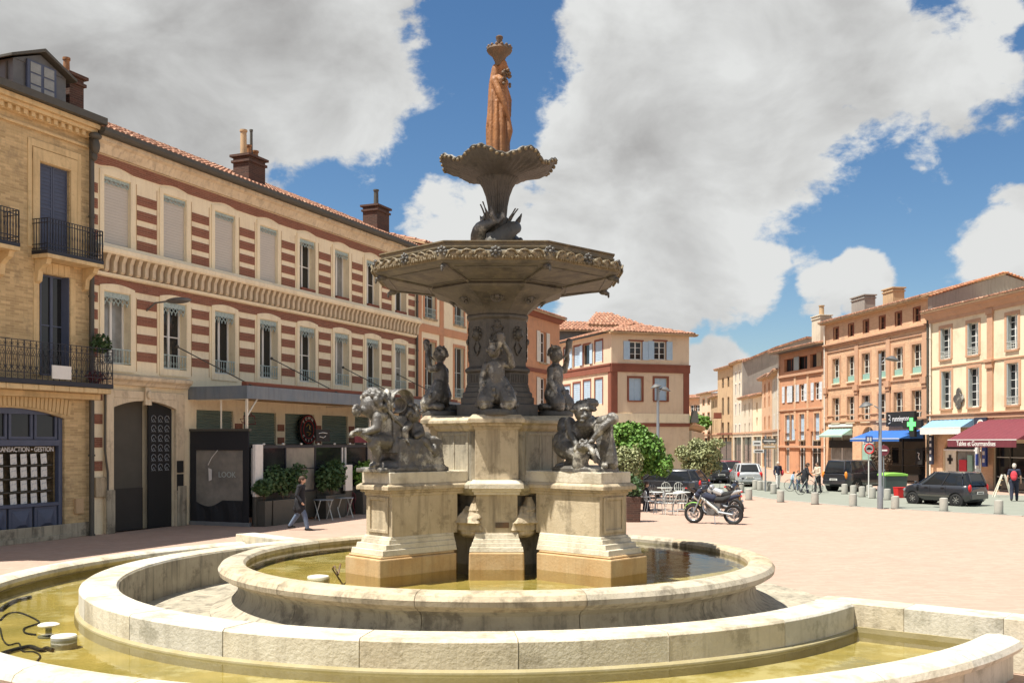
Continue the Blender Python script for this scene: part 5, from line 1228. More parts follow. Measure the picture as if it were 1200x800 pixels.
MB().prism([(0,HYb-.7),(-.10,HYb-.7),(-.10,HYb-.5),(-.2,HYb-.4),(-.30,HYb-.2),(-.5,HYb-.12),(-.5,HYb+.02),(0,HYb+.02)],-.02,LY,ax='x').build('cornice', K['stonetrim'], Y1.e)
tiles(Y1,-.1,LY,-.55,4.0,HYb+.06,HYb+1.0,K['tile'],pitch=.25,step=.5)
bar(Y1,'ground_floor_facing',uC-.1,uC+.14,-.06,-.001,0,4.2,K['salmon']); bar(Y1,'ground_floor_facing',uB-.19,uC-.1,-.06,-.001,0,4.2,K['salmon']); bar(Y1,'ground_floor_facing',0.3,uA+.14,-.06,-.001,0,4.2,K['salmon'])
arch_fill(Y1,shopA[0],shopA[1],2.35,3.62,-.055,.25,K['salmon'],1.15,'shop_arch')
sh = MB().box(shopA[0],shopA[1],.16,.2,2.35,3.55).build('fanlight', K['dark'], Y1.e)
bar(Y1,'shop_beam',shopA[0],shopA[1],.02,.15,2.25,2.36,K['whitec'],parent=sh)
bar(Y1,'display_pane',shopA[0]+1.3,shopA[1]-.05,.2,.22,.5,2.25,K['glasslt'],parent=sh); bar(Y1,'notice_panel',shopA[0]+.05,shopA[0]+1.25,.1,.14,.3,2.25,K['ceramic'],parent=sh)
bar(Y1,'cross_mark',shopA[0]+.5,shopA[0]+.75,.07,.099,1.4,2.0,K['dark'],parent=sh); bar(Y1,'cross_mark',shopA[0]+.33,shopA[0]+.92,.07,.098,1.6,1.8,K['dark'],parent=sh)
bar(Y1,'display_stand',shopA[0]+1.6,shopA[0]+2.4,.1,.19,.5,1.7,K['redc'],parent=sh); bar(Y1,'display_stand',shopA[0]+2.5,shopA[0]+3.0,.1,.19,.5,2.0,K['mint'],parent=sh)
def awning(label, f, u0, u1, z0, z1, out_, m, val=.3, txt=None, tm=None, vm=None, side=True):
    p = f.e.matrix_basis @ Vector((u0,-.06,0)); t = thing('awning', label, 'awning', p, f.a); L_ = u1-u0; b = MB(); n_ = max(4,int(L_/.5))
    for i in range(n_):
        a, c = L_*i/n_, L_*(i+1)/n_; d = .025
        b.add([(a,-out_,z0),((a+c)/2,-out_,z0-d),(c,-out_,z0),(c,0,z1),((a+c)/2,0,z1-d),(a,0,z1)],[(0,1,4,5),(1,2,3,4)])
    if side: b.add([(0,-out_,z0),(0,0,z1),(0,0,z0)],[(0,2,1)]); b.add([(L_,-out_,z0),(L_,0,z1),(L_,0,z0)],[(0,1,2)])
    o = b.build('cloth', m, t); q_ = o.modifiers.new('thick','SOLIDIFY'); q_.thickness = .012
    MB().box(0,L_,-out_-.02,-out_+.02,z0-.03,z0+.02).build('front_bar', K['white'], t)
    MB().box(0,L_,-out_-.014,-out_+.0,z0-val,z0-.032).build('valance', vm or m, t)
    b = MB().cone((.15,0,z1-.3),(.15,-out_+.05,z0),.015,.015,6).cone((L_-.15,0,z1-.3),(L_-.15,-out_+.05,z0),.015,.015,6); b.build('arm', K['metal'], t) if 0 else [MB().cone((xx,0,z1-.4),(xx,-out_+.05,z0),.018,.018,6).build('arm', K['metal'], t) for xx in (.15,L_-.15)]
    if txt: text('lettering', txt, val*.92, tm or K['whitec'], t, (L_*.5,-out_-.02,z0-val*.55),ext=.003)
    return t
awning('pale blue striped awning over the pharmacy window',Y1,Y1.U(1094.5),Y1.U(1144)-.1,3.72,4.25,.9,K['skycloth'],.42,None,None,K['whitec'])
awning('large maroon shop awning with white lettering at the right edge',Y1,uB+.05,LY-1.2,2.95,4.15,2.3,K['maroon'],.42,'Tables et Gourmandises        ',K['whitec'])
sb = thing('shop_sign','dark blue shop sign with a round orange and white logo beside the pale awning','sign',Y1.e.matrix_basis @ Vector((Y1.U(1145),-.12,3.35)),aRt)
MB().box(0,1.25,-.08,0,0,.95).build('board', K['navyc'], sb, bevel=.01)
b = MB(); b.lathe([(.34,0),(.34,.03)],24,Matrix.Translation((.66,-.08,.48))@Mx); b.build('logo_disc', K['whitec'], sb); MB().tube([(.66+.2*math.cos(a),-.125,.48+.2*math.sin(a)) for a in [i*.55 for i in range(8)]],.045,6).build('logo_swirl', K['amber'], sb)
cr_ = thing('ornament','large dark quatrefoil cross mounted flat on the butter yellow wall between two windows','ornament',Y1.e.matrix_basis @ Vector((Y1.U(1125),-.06,(Y1.Z(1125,467)))),aRt)
b = MB()
for dx, dz in ((0,.42),(0,-.42),(.30,0),(-.30,0)): b.lathe([(.27,0),(.27,.06),(.2,.08)],16,Matrix.Translation((dx,0,dz))@Mx)
b.box(-.28,.28,-.08,0,-.28,.28); b.box(-.2,.2,-.07,0,-.5,.5); o = b.build('cross', K['bronze'], cr_); flesh(o,.03,1)
ph = thing('pharmacy_cross','black framed pharmacy cross with a glowing green centre on the drainpipe corner','sign',Y1.e.matrix_basis @ Vector((-.35,-.9,4.0)),aRt+R(8))
b = MB(); b.box(-.95,.95,-.10,.10,-.27,.27); o = b.box(-.27,.27,-.105,.105,.27,.85).box(-.27,.27,-.105,.105,-.85,-.27).build('frame', K['black'], ph, bevel=.01)
b = MB(); b.box(-.42,.42,-.13,-.106,-.15,.15); b.box(-.15,.15,-.131,-.107,-.42,.42); b.build('light', K['neon'], ph); MB().box(-.04,.04,.1,.85,-.05,.05).build('bracket', K['gutter'], ph)
for px_, lb_ in ((1097.5,'narrow navy totem sign with white panels left of the pharmacy window'),(1160.5,'narrow blue totem sign with a white symbol on the orange brick pier')):
    tt = thing('totem_sign', lb_, 'sign', Y1.e.matrix_basis @ Vector((Y1.U(px_),-.35,1.35)),aRt); MB().box(-.2,.2,-.07,.07,0,1.9 if px_ < 1100 else 2.0).build('board', K['navyc'] if px_ < 1100 else K['signblue'], tt, bevel=.02)
    for z in (.25,.7,1.15,1.55): MB().box(-.1,.1,-.09,-.071,z,z+.22).build('panel', K['whitec'], tt)
wb = thing('wall_poster','small blue and white poster board on the wall by the pharmacy','sign',Y1.e.matrix_basis @ Vector((Y1.U(1151),-.30,1.2)),aRt); MB().box(-.22,.22,-.03,.03,0,1.3).build('board', K['paper'], wb); MB().box(-.16,.16,-.045,-.031,.2,.9).build('symbol', K['signblue'], wb)
sf = MB().box(shopB[0],shopB[1],.18,.2,.05,2.75).build('display_pane', K['glass'], Y1.e)
for k in range(4): bar(Y1,'mullion',shopB[0]+k*1.35,shopB[0]+k*1.35+.07,.1,.17,.05,2.75,K['gutter'],parent=sf)
for z in (.75,1.9): bar(Y1,'shelf',shopB[0]+.1,shopB[1]-.1,.12,.175,z,z+.05,K['ironlt'],parent=sf)
pipe(Y1,.1,0,11.0,-.12,.07,K['gutter']); pipe(Y1,.42,0,10.6,-.12,.06,K['creamsh'])
# ---- salmon brick building with six bays
S1 = F('building','salmon brick building of six bays with an attic row of small windows and two shops','building', rpt(t2), aRt)
LS = t2-t1-.05
cs = [S1.U(p) for p in (980,997.5,1015,1034,1053,1074.5)]
zt0, zt1 = S1.Z(980,449), S1.Z(980,420); zf0, zf1 = S1.Z(980,495), S1.Z(980,466); za0, za1 = S1.Z(979.5,398), S1.Z(979.5,384)
ops = []
for c in cs: ops += [(c-.62,c+.62,zt0,zt1),(c-.62,c+.62,zf0,zf1)]
att = [(c-.42,c+.42,za0,za1) for c in cs]
g1 = (S1.U(972),S1.U(999),.1,4.0); g2 = (S1.U(1008)+.2,S1.U(1026),.1,4.0); g3 = (S1.U(1028)+.2,LS-.35,.1,3.4)
HS = 12.4
wall(S1,0,LS,0,HS,ops+att+[g1,g2,g3],K['salmon'],depth=.3)
for r in ops: win(S1,r,'case',K['creamsh'],nb=4,sur=K['stonetrim'],sw=.18,sill=K['butter'],dep=.2)
for r in ops[0::2]: bar(S1,'apron',r[0]+.05,r[1]-.05,.0+.02,.1,r[2],r[2]+.42,K['mint'])
for r in att: win(S1,r,'case',K['trimred'],nb=2,sur=K['trimred'],sw=.06,dep=.14)
zc = S1.Z(980,404)
for (z,h,d) in ((zc-.12,.14,-.14),(zc+.02,.12,-.28),(zc-.55,.10,-.07),(zt0-.42,.10,-.08),(4.35,.16,-.12),(4.85,.10,-.08)): bar(S1,'string_course',0,LS,d,0,z,z+h,K['stonetrim'],.01)
for p in (968.5,1004.5,1041.5,1084.5):
    u = S1.U(p); b = MB(); b.box(max(0,u-.28),u+.28,-.09,0,4.5,zc-.3); b.build('pilaster', K['stonetrim'], S1.e); b = MB(); b.box(max(0,u-.36),u+.36,-.22,0,zt0-.75,zt0-.3); b.box(max(0,u-.28),u+.28,-.15,0,zt0-1.0,zt0-.75); b.build('bracket', K['stonetrim'], S1.e)
MB().prism([(0,HS-.1),(-.45,HS-.1),(-.45,HS+.04),(0,HS+.04)],-.1,LS+.05,ax='x').build('eaves', K['tan'], S1.e)
Cc = rpt(t1); nv = (-math.sin(aRt), math.cos(aRt)); k_ = (1178-600)/FPX
yr = (k_*Cc[1]-Cc[0])/(nv[0]-k_*nv[1]); zr_ = EYE+(HY-320)*(Cc[1]+nv[1]*yr)/FPX     # ridge of the end gable
tiles(S1,-.2,LS+.12,-.55,yr,HS+.06,zr_,K['tile'],pitch=.27,step=.55)
MB().prism([(.0,HS-1.4),(yr*2,HS-1.4),(yr*2,HS),(yr,zr_-.1),(0,HS+.02)],LS-.02,LS+.03,ax='x').build('end_gable', K['greyr'], S1.e)
MB().add([(-.2,yr,zr_),(LS+.12,yr,zr_),(LS+.12,yr*2+.4,HS),(-.2,yr*2+.4,HS)],[(0,1,2,3)]).build('rear_roof', K['tile'], S1.e)
b = MB(); n_ = int(yr/.24)
for i in range(n_*2):
    t = (i+.5)/n_; zz = HS+(zr_-HS)*(t if t < 1 else 2-t); b.ell((LS+.06,yr*t,zz+.08),(.16,.15,.07),None,7,5)
b.build('verge_tiles', K['tile_lt'], S1.e, kind='stuff')
chimney('broad grey rendered chimney block on the salmon building, left of two',S1,S1.U(991)-.3,1.6,12.9,2.2,.9,1.25,[],K['greyr']); chimney('smaller rendered chimney with a clay tile hood, right of two',S1,S1.U(1027)-.5,1.6,12.9,1.5,.9,1.15,[],K['tan'])
for (r, m) in ((g1,K['white']),(g2,K['white']),(g3,K['iron'])):
    win(S1,r,'case',m,gm=K['glasslt'] if m is K['white'] else K['glass'],nb=3,dep=.12)
bar(S1,'shop_panel',g1[0],g1[1],-.04,.1,2.35,2.95,K['black']); bar(S1,'shop_panel',g1[0]-.1,g1[1]+.1,-.06,.05,4.0,4.22,K['white'])
arch_fill(S1,g2[0],g2[1],3.1,4.05,-.01,.2,K['salmon'],.85,'doorway_arch')
bar(S1,'shop_panel',g2[0]+.1,g2[1]-.1,.02,.10,.4,2.6,K['mint'])
awning('small mint green awning over the left shop of the salmon building',S1,g1[0]-.05,g1[1]+.05,3.35,3.85,.8,K['mint'],.15)
awning('bright blue cloth awning over the sports shop',S1,S1.U(1022)+.1,LS-.5,3.05,3.65,1.7,K['bluecloth'],.2)
ss = thing('shop_sign','black shop sign reading runningconseil in white letters','sign',S1.e.matrix_basis @ Vector((S1.U(1042),-.16,3.92)),aRt)
wS = S1.U(1077)-S1.U(1042); MB().box(0,wS,-.08,0,0,1.0).build('board', K['black'], ss, bevel=.01)
text('lettering','runningconseil',.52,K['whitec'],ss,(wS*.60,-.10,.50),ext=.004,sx=.98); MB().tube([(.42,-.10,.78),(.62,-.10,.74),(.62,-.10,.56),(.45,-.10,.50),(.66,-.10,.42),(.62,-.10,.22),(.38,-.10,.2)],.03,5).build('logo', K['whitec'], ss)
for px_ in (1040,1082):
    pt_ = thing('shop_poster','small black shop banner with a white curl, '+('left' if px_ < 1050 else 'right')+' of the sports shop doorway','sign',S1.e.matrix_basis @ Vector((S1.U(px_),-.3,1.3)),aRt); MB().box(-.4,.4,-.03,.03,0,1.1).build('board', K['black'], pt_); MB().tube([(-.1,-.045,.8),(.1,-.045,.75),(0,-.045,.55),(.12,-.045,.35)],.03,5).build('logo', K['whitec'], pt_)
pipe(S1,.12,0,12.2,-.12,.06,K['creamsh'])
# ---- orange building with open loggia
t3 = ray_t(913)
O1 = F('building','orange brick building with a roofed loggia on top and pale blue shutters','building', rpt(t3), aRt)
LO = t3-t2-.04; HO = O1.Z(965,403)
def lv(f, px, ya, yb): return (f.Z(px, yb), f.Z(px, ya))
l2, l1, lt = lv(O1,955,448,468.5), lv(O1,955,484,515), lv(O1,955,414,430)
uw = [O1.U(p) for p in (923,929,940,957.5)]
ops = [(c-.55,c+.55,*l2) for c in uw]+[(c-.5,c+.5,*l1) for c in uw]; lg = [(O1.U(919),O1.U(930),*lt),(O1.U(934),O1.U(946),*lt),(O1.U(949),O1.U(963),*lt)]
gg = [(O1.U(920),O1.U(925),.1,3.6),(O1.U(936),O1.U(944),.1,3.7),(O1.U(950),O1.U(962),.1,3.7)]
wall(O1,0,LO,0,HO,ops+lg+gg,K['orange'],depth=.3)
for r in ops[:4]: win(O1,r,'case',K['white'],nb=3,shut=K['whiteblue'],opn=(0,1))
for r in ops[4:]: win(O1,r,'shut',K['blue'],sur=K['salmon'],sw=.15,sill=K['stone'])
for i, r in enumerate(lg): win(O1,r,'case',K['trimred'],gm=K['black'],nb=1,dep=.24); 
bar(O1,'shutter',lg[2][0]+1.5,lg[2][1],-.08,-.03,lg[2][2],lg[2][3],K['tan']); bar(O1,'shutter',lg[1][0]-.5,lg[1][0]+.5,-.08,-.03,lg[1][2],lg[1][3],K['greysh'])
for r in gg: win(O1,r,'case',K['white'],nb=2)
for (z,h,d) in ((lt[0]-.5,.22,-.16),(l1[0]-.7,.2,-.14),(l2[0]-.75,.16,-.1)): bar(O1,'string_course',0,LO,d,0,z,z+h,K['stonetrim'],.01)
for p in (913.5,932,947,965): u = O1.U(p); bar(O1,'pilaster',max(0,u-.2),u+.2,-.06,0,3.9,lt[0]-.5,K['salmon'])
tiles(O1,-.3,LO+.1,-.9,3.2,HO+.05,HO+.7,K['tile'],pitch=.3,step=.6); bar(O1,'eaves',-.2,LO,-.8,0,HO-.1,HO,K['zinc'])
chimney('narrow cream chimney with a domed pot above the orange building',O1,O1.U(947),1.2,HO+.6,1.7,1.0,2.0,[(0,.22,.9,K['tan'])],K['pale'])
pipe(O1,.1,0,HO-.1,-.12,.06,K['creamsh'])
# ---- far street, right side, receding
def house(label, pa, pb, Ya, Yb, ytop_a, m, levels, wx, ww=1.0, style='case', fm=None, sur=None, shut=None, roof=True, trim=None, shop=None, ds=None, body=9, roofz=.8, gtype=None, railm=None):
    """front between two sight lines; Ya, Yb are the distances of its two ends"""
    A_ = ((pa-600)/FPX*Ya, Ya); B_ = ((pb-600)/FPX*Yb, Yb); ang = math.atan2(B_[1]-A_[1], B_[0]-A_[0]); L_ = math.hypot(B_[0]-A_[0], B_[1]-A_[1])
    f = F('building', label, 'building', A_, ang); H = f.Z(pb, ytop_a); ops = []
    for (ya, yb) in levels:
        z1, z0 = f.Z(pb, ya), f.Z(pb, yb)
        for px in wx: c = f.U(px); ops.append((max(.08,c-ww/2), min(L_-.08,c+ww/2), z0, z1))
    gz = 3.4; gs = [(.5,L_-.5,.1,gz)] if gtype != 'none' else []
    wall(f,0,L_-.02,0,H,ops+gs,m,body=body,depth=.25)
    for r in ops: win(f,r,style,fm or K['white'],nb=2,sur=sur,sw=.12,shut=shut,rail=railm)
    for r in gs: win(f,r,'case',shop or K['gutter'],nb=2)
    bar(f,'string_course',0,L_,-.10,0,3.8,4.0,trim or K['stonetrim']); bar(f,'eaves',-.1,L_,-.45,0,H-.12,H,K['tan'])
    if roof: tiles(f,-.2,L_+.1,-.55,3.5,H+.04,H+roofz,K['tile'],pitch=.35,step=.7)
    return f, L_, H
house('cream house with narrow white shuttered windows left of the orange building',905,913.5,102,rpt(t3)[1]-.1,434,K['pale'],[(441,463),(484,503)],[907.5,911.5],.8,shut=None,fm=K['whiteblue'],sur=K['white'])
house('narrow red brick house with a projecting tiled eave in the far row',893,904.8,111,102.1,439,K['salmon'],[(447,460),(463,475),(487,502)],[896.5,901.5],.8,sur=K['orange'])
f_, L_, H_ = house('low tan house with a sagging lean-to roof at the bend of the street',882,892.8,118,111.1,462,K['butter'],[(470,482),(488,498)],[887],1.0,fm=K['tan'])
f_, L_, H_ = house('small pale house with louvred windows beside the tall white one',869,881.5,127,118.2,464,K['pale'],[(471,488),(495,510)],[873,878],.9)
TW, L_, H_ = house('tall narrow white house showing a big blind grey cement side wall',859,869.5,133,127.2,423,K['pale'],[(434,445),(448,462),(472,486),(497,508)],[862.5,867],.75,fm=K['white'],sur=K['whitec'],body=8)
Hs = H_; 
MB().prism([(0,0),(16,0),(16,Hs+2.2),(8,Hs+2.9),(4,Hs+1.6),(0,Hs-.1)],L_,L_+.25,ax='x').build('side_wall', K['greyr'], TW.e)
MB().prism([(0,Hs+.05),(4,Hs+1.75),(8,Hs+3.05),(16,Hs+2.35),(16,Hs+2.1),(8,Hs+2.8),(4,Hs+1.5),(0,Hs-.2)],L_+.05,L_+.6,ax='x').build('verge', K['tile'], TW.e)
TWc = TW
house('tall ochre house with long dark windows and a wide flat eave',841,858.6,141,133.2,429,K['tan'],[(440,452),(464,485),(494,517)],[847,853.5],1.0,fm=K['dark'],trim=K['trimred'],roofz=.5)
house('slim tan house set back in the far street',833.5,840.8,150,141.5,464,K['tan'],[(468,476),(492,507)],[836,839],.8,fm=K['dark'])
house('pink brick house with arched windows at the far end of the street',820,833.3,158,150.5,460,K['peach'],[(466,474),(483,495),(506,520)],[824.5,830.5],1.3,sur=K['orange'],fm=K['dark'])
fe = house('distant brick house closing the end of the street',790,821,176,170,466,K['salmon'],[(474,482)],[812,817],1.4)
rb = thing('balcony','small red balcony on the slim house in the far street','balcony',((838-600)/FPX*139,139,6.0),0); MB().box(-.3,.8,-.5,0,0,.1).build('floor', K['trimred'], rb); MB().box(-.3,.8,-.52,-.48,.1,.8).build('railing', K['trimred'], rb)
# low garden wall and hedge right of the corner building
gw = F('garden_wall','low pale rendered wall with a tiled coping running up the street from the corner building','wall',(20.8,111.0),R(-102.5))
wall(gw,.1,33.5,0,3.7,[],K['pale'],body=.4); tiles(gw,0,33.6,-.1,.5,3.72,4.3,K['tile'],pitch=.3,step=.4)
pw2 = thing('lean_to','dark lean-to roof edge with a lantern on the side of the corner building','roof',(13.9,77.2,4.6),0); MB().box(-.2,.4,-.2,.4,-.3,.6,t=.1).build('lantern', K['gutter'], pw2)
# ------------------------------------------------------------------ foliage, terrace furniture
def leaves(b, c, r, n, size, rr, shell=.45, flat=1.0):
    for i in range(n):
        while True:
            v = Vector((rr.uniform(-1,1),rr.uniform(-1,1),rr.uniform(-1,1)))
            if shell < v.length <= 1: break
        p = Vector((c[0]+v.x*r[0], c[1]+v.y*r[1], c[2]+v.z*r[2])); s = size*rr.uniform(.6,1.3)
        a = Vector((rr.uniform(-1,1),rr.uniform(-1,1),rr.uniform(-.6,.6)*flat)).normalized(); d = (v+Vector((rr.uniform(-.8,.8),rr.uniform(-.8,.8),rr.uniform(-.3,1)))).normalized(); q = a.cross(d).normalized()*s*.45
        b.add([p-a*s*.5, p+q, p+a*s*.5, p-q+d*s*.12], [(0,1,2,3)])
def tree(label, loc, h, clumps, m, n, size, seed, trunk=.10, cat='tree', name='tree', group=None):
    rr = random.Random(seed); t = thing(name, label, cat, loc, 0, group); b = MB(); top = max(c[0][2] for c in clumps)
    b.tube([(0,0,0),(.02,.01,h*.5),(0,.03,h)], [trunk,trunk*.8,trunk*.6], 8)
    for (c, r) in clumps: b.tube([(0,.03,h*.85),(c[0]*.5,c[1]*.5,h+(c[2]-h)*.5),c],[trunk*.5,trunk*.3,trunk*.1],5)
    b.build('trunk', K['bark'], t, smooth=60)
    b = MB(); tot = sum(r[0]*r[1]*r[2] for c, r in clumps)
    for (c, r) in clumps: leaves(b, c, r, int(n*r[0]*r[1]*r[2]/tot)+20, size, rr, .35)
    b.build('crown', m, t); return t
rr = random.Random(11)
def cl(cx_, cz, rx, rz, n, rr, y=0): return [((cx_+rr.uniform(-rx,rx), y+rr.uniform(-rx,rx)*.8, cz+rr.uniform(-rz,rz)), tuple([rr.uniform(.35,.6)*rx]*2+[rr.uniform(.35,.55)*rz])) for _ in range(n)]
Yt = 47.0; tree('bright green round-headed tree behind the café chairs', ((752-600)/FPX*Yt, Yt, 0), 1.6, cl(0,2.35,1.05,1.0,22,rr)+[((0,0,2.4),(1.1,.9,1.0))], K['leaf'], 9000, .17, 3, .09)
Yt = 41.0; tree('pale olive shrub in front of the round green tree', ((731-600)/FPX*Yt, Yt, 0), .9, cl(0,1.6,.62,.85,16,rr)+[((0,0,1.7),(.6,.6,.9))], K['leafpale'], 6000, .10, 4, .05, 'shrub', 'shrub')
Yt = 56.0; tree('pale airy olive tree behind the motorbikes', ((819-600)/FPX*Yt, Yt, 0), 1.1, cl(0,2.1,1.0,.75,20,rr)+[((0,0,1.5),(1.0,.8,.7))], K['leafpale'], 7000, .13, 5, .07)
Yt = 58.0; tree('yellow green tree glimpsed behind the left child statue', ((539-600)/FPX*Yt, Yt, 0), 4.3, cl(0,5.7,.7,.8,12,rr), K['leaf'], 3500, .18, 6, .10)
Yt = 150.0; tree('dark green trees over the tiled roof at the far left of the side street', ((813-600)/FPX*Yt, Yt, 0), 3.5, cl(0,5.6,2.2,1.0,16,rr), K['leaf'], 4000, .45, 7, .2)
def BPt(u, d, z=0): p = left_pt(u); return (p[0]+DL[1]*d, p[1]-DL[0]*d, z)
nA = ANG
# terrace tent end
tn = thing('terrace_tent','black canvas end wall of the café terrace with a big clear plastic window','tent',BPt(4.36,.05),nA)
# local: y negative is outwards
b = MB(); b.box(0,.05,-2.45,0,2.55,3.2); b.build('top_canvas', K['tent'], tn)
b = MB()
nn_ = 14; vs = []; fs = []
for i in range(nn_+1):
    y = -2.3+2.15*i/nn_; z = .86+(.0 if i < 6 else -.22*math.sin(PI*(i-6)/8)); x0 = .03*math.sin(i*1.3)
    vs += [(x0,y,.12),(x0*1.5,y,.5),(0,y,z)]
for i in range(nn_): fs += [(3*i,3*i+1,3*i+4,3*i+3),(3*i+1,3*i+2,3*i+5,3*i+4)]
b.add(vs, fs); o = b.build('bottom_canvas', K['tent'], tn); q = o.modifiers.new('thick','SOLIDIFY'); q.thickness = .02
for y0, y1 in ((-2.45,-2.22),(-.24,0)): MB().box(0,.04,y0,y1,.12,2.55).build('side_canvas', K['tent'], tn)
film = MB().box(.035,.04,-2.22,-.24,.6,2.55).build('film_window', K['film'], tn)
MB().box(-.03,.10,-2.5,.0,0,.13).build('base_rail', K['metal'], tn); MB().box(-.04,.10,-2.5,.0,3.2,3.28).build('top_rail', K['gutter'], tn)
text('lettering','LOOK',.26,K['greysh'],film,(.02,-1.55,1.72),(R(90),0,R(-90)),.003)
b = MB(); b.tube([(-.03,-1.2,2.55),(-.03,-.95,2.3),(-.03,-.8,2.05)],.015,4); b.add([(-.02,-.95,1.9),(-.02,-.80,1.95),(-.02,-.82,1.5),(-.02,-.95,1.55)],[(0,1,2,3)]); b.build('tied_strap', K['whitec'], tn)
# green roller shutter behind, lamp and neon cup
ns = thing('neon_sign','small pink neon outline of a cup above the black terrace tent','sign',BPt(5.4,1.75,3.45),nA)
b = MB(); b.tube([(0,-.25,.0),(0,-.2,.28),(0,.25,.28),(0,.2,.0)],.018,5,True); b.tube([(0,.24,.2),(0,.4,.18),(0,.32,.06),(0,.2,.05)],.018,5); b.tube([(0,-.1,.32),(0,.0,.42),(0,.1,.34)],.016,5); b.build('tube', K['maroon'], ns)
# terrace front: low dark panels, glass screens, white boards
ts = thing('terrace_screen','glazed café terrace front on low dark panels with white posts','terrace',BPt(4.6,2.45),nA)
LT = 15.2
for k in range(8): MB().box(k*1.9+.01,k*1.9+1.88,-.05,.0,.06,1.02).build('panel', K['gutter'], ts, bevel=.01)
MB().box(0,LT,-.08,.03,1.02,1.08).build('sill_rail', K['iron'], ts)
MB().box(0,LT,-.04,.03,2.62,2.72).build('top_rail', K['iron'], ts)
for k in range(9):
    m_ = K['white'] if k in (0,3,6) else K['iron']; MB().box(k*1.85,k*1.85+.05,-.05,.03,1.08,2.62).build('post', m_, ts)
    if k < 8: MB().box(k*1.85+.06,k*1.85+1.84,-.01,0,1.08,2.62).build('pane', K['film'] if k in (1,4) else K['glass'], ts); MB().box(k*1.85+.06,k*1.85+1.84,-.03,.02,1.85,1.89).build('mid_rail', K['iron'], ts)
MB().box(5.75,5.80,-.07,.0,1.08,2.62).build('post', K['white'], ts)
for k in range(10): MB().ell((.6+k*1.1,-.05,2.76),(.05,.05,.035),None,8,5).build('bulb', K['white'], ts)
for (u, w_, z0, z1, lb_) in ((4.42,.42,1.0,2.75,'tall white board post at the corner of the black terrace tent'),(10.0,.5,.95,1.95,'shorter white board standing among the terrace plants')):
    t = thing('white_board', lb_, 'board', BPt(u,2.62), nA); MB().box(0,w_,-.12,0,z0,z1).build('board', K['whitec'], t, bevel=.01); MB().box(.02,w_-.02,-.11,-.01,0,z0-.002).build('base', K['gutter'], t, bevel=.01)
t = thing('menu_board','dark chalk board with white scribbles fixed above the terrace screen','sign',BPt(8.3,2.5,2.85),nA); MB().box(0,.9,-.05,0,0,.45).build('board', K['black'], t); b = MB(); b.tube([(.15,-.06,.3),(.4,-.06,.33),(.7,-.06,.31)],.012,4); b.tube([(.2,-.06,.18),(.45,-.06,.14),(.6,-.06,.2)],.012,4); b.build('scribble', K['white'], t)
t = thing('red_lettering_strip','dark red strip of illuminated lettering over the terrace screen','sign',BPt(11.0,2.5,2.80),nA); MB().box(0,6,-.04,0,0,.32).build('board', K['maroon'], t)
for i, (u, w_, h, lb_) in enumerate(((5.0,1.9,.95,'long green planting on the terrace wall next to the tent'),(8.2,1.3,1.0,'dense green shrub in a pot behind the walking man'),(10.8,1.2,.95,'green shrub right of the white board'),(4.55,.35,.5,'small trailing plant at the tent corner'))):
    t = thing('potted_plant', lb_, 'plant', BPt(u,2.85), nA, 'plants along the café terrace'); b = MB(); r2_ = random.Random(40+i)
    MB().box(0,w_,-.18,.18,0,.86,t=-.02).build('trough', K['gutter'], t, bevel=.01)
    for k in range(7): b.tube([(w_/2,0,.7),(w_*(k+.5)/7,r2_.uniform(-.15,.15),1.0+h*r2_.uniform(.4,.8))],.012,4)
    b.build('stem', K['bark'], t); b = MB()
    for k in range(6): leaves(b,(w_*(k+.5)/6,0,1.1+h*.4+r2_.uniform(-.1,.2)*h),(.32,.32,h*.5),260,.13,r2_,.1)
    b.build('foliage', K['leafdk'] if i != 2 else K['leaf'], t)
# little planter with trailing plants on the balcony corner
t = thing('hanging_plant','dark trailing plant hanging at the drainpipe by the iron balcony','plant',BPt(-.05,.45,5.6),nA); b = MB(); leaves(b,(0,0,.2),(.36,.25,.3),420,.10,random.Random(3),.1); b.build('foliage', K['leafdk'], t)
t = thing('flower_pot','pink flowers at the foot of the long balcony railing','plant',BPt(-.35,.55,4.56),nA); b = MB(); leaves(b,(0,0,.22),(.4,.1,.22),200,.08,random.Random(4),.1); b.build('foliage', K['maroon'], t)
def chair(label, loc, rz, m, group, hoop=True):
    t = thing('chair', label, 'chair', loc, rz, group)
    MB().lathe([(.19,.44),(.20,.455),(.19,.47)],16).build('seat', m, t, smooth=40)
    for s_ in (-1,1):
        MB().tube([(.13*1,s_*.13,.45),(.19,s_*.17,0)],.014,6).build('leg', m, t); MB().tube([(-.13,s_*.13,.45),(-.20,s_*.17,0)],.014,6).build('leg', m, t)
    b = MB(); pts = [(-.17,-.19,.45)]+[(-.20,.21*math.cos(a),.68+.20*math.sin(a)) for a in [PI-PI*i/8 for i in range(9)]]; pts = [(-.17,-.19,.45)]+[(-.21,-.21*math.cos(PI*i/8),.66+.21*math.sin(PI*i/8)) for i in range(9)]+[(-.17,.19,.45)]
    b.tube(pts,.013,6); b.tube([(-.17,0,.46),(-.215,0,.86)],.011,5); b.tube([(-.2,-.19,.60),(-.2,.19,.60)],.010,5); b.tube([(-.17,-.09,.46),(-.21,-.11,.82)],.009,5); b.tube([(-.17,.09,.46),(-.21,.11,.82)],.009,5)
    b.tube([(-.2,-.2,.62),(0,-.24,.64),(.12,-.2,.46)],.012,5); b.tube([(-.2,.2,.62),(0,.24,.64),(.12,.2,.46)],.012,5); b.build('backrest', m, t, smooth=60); return t
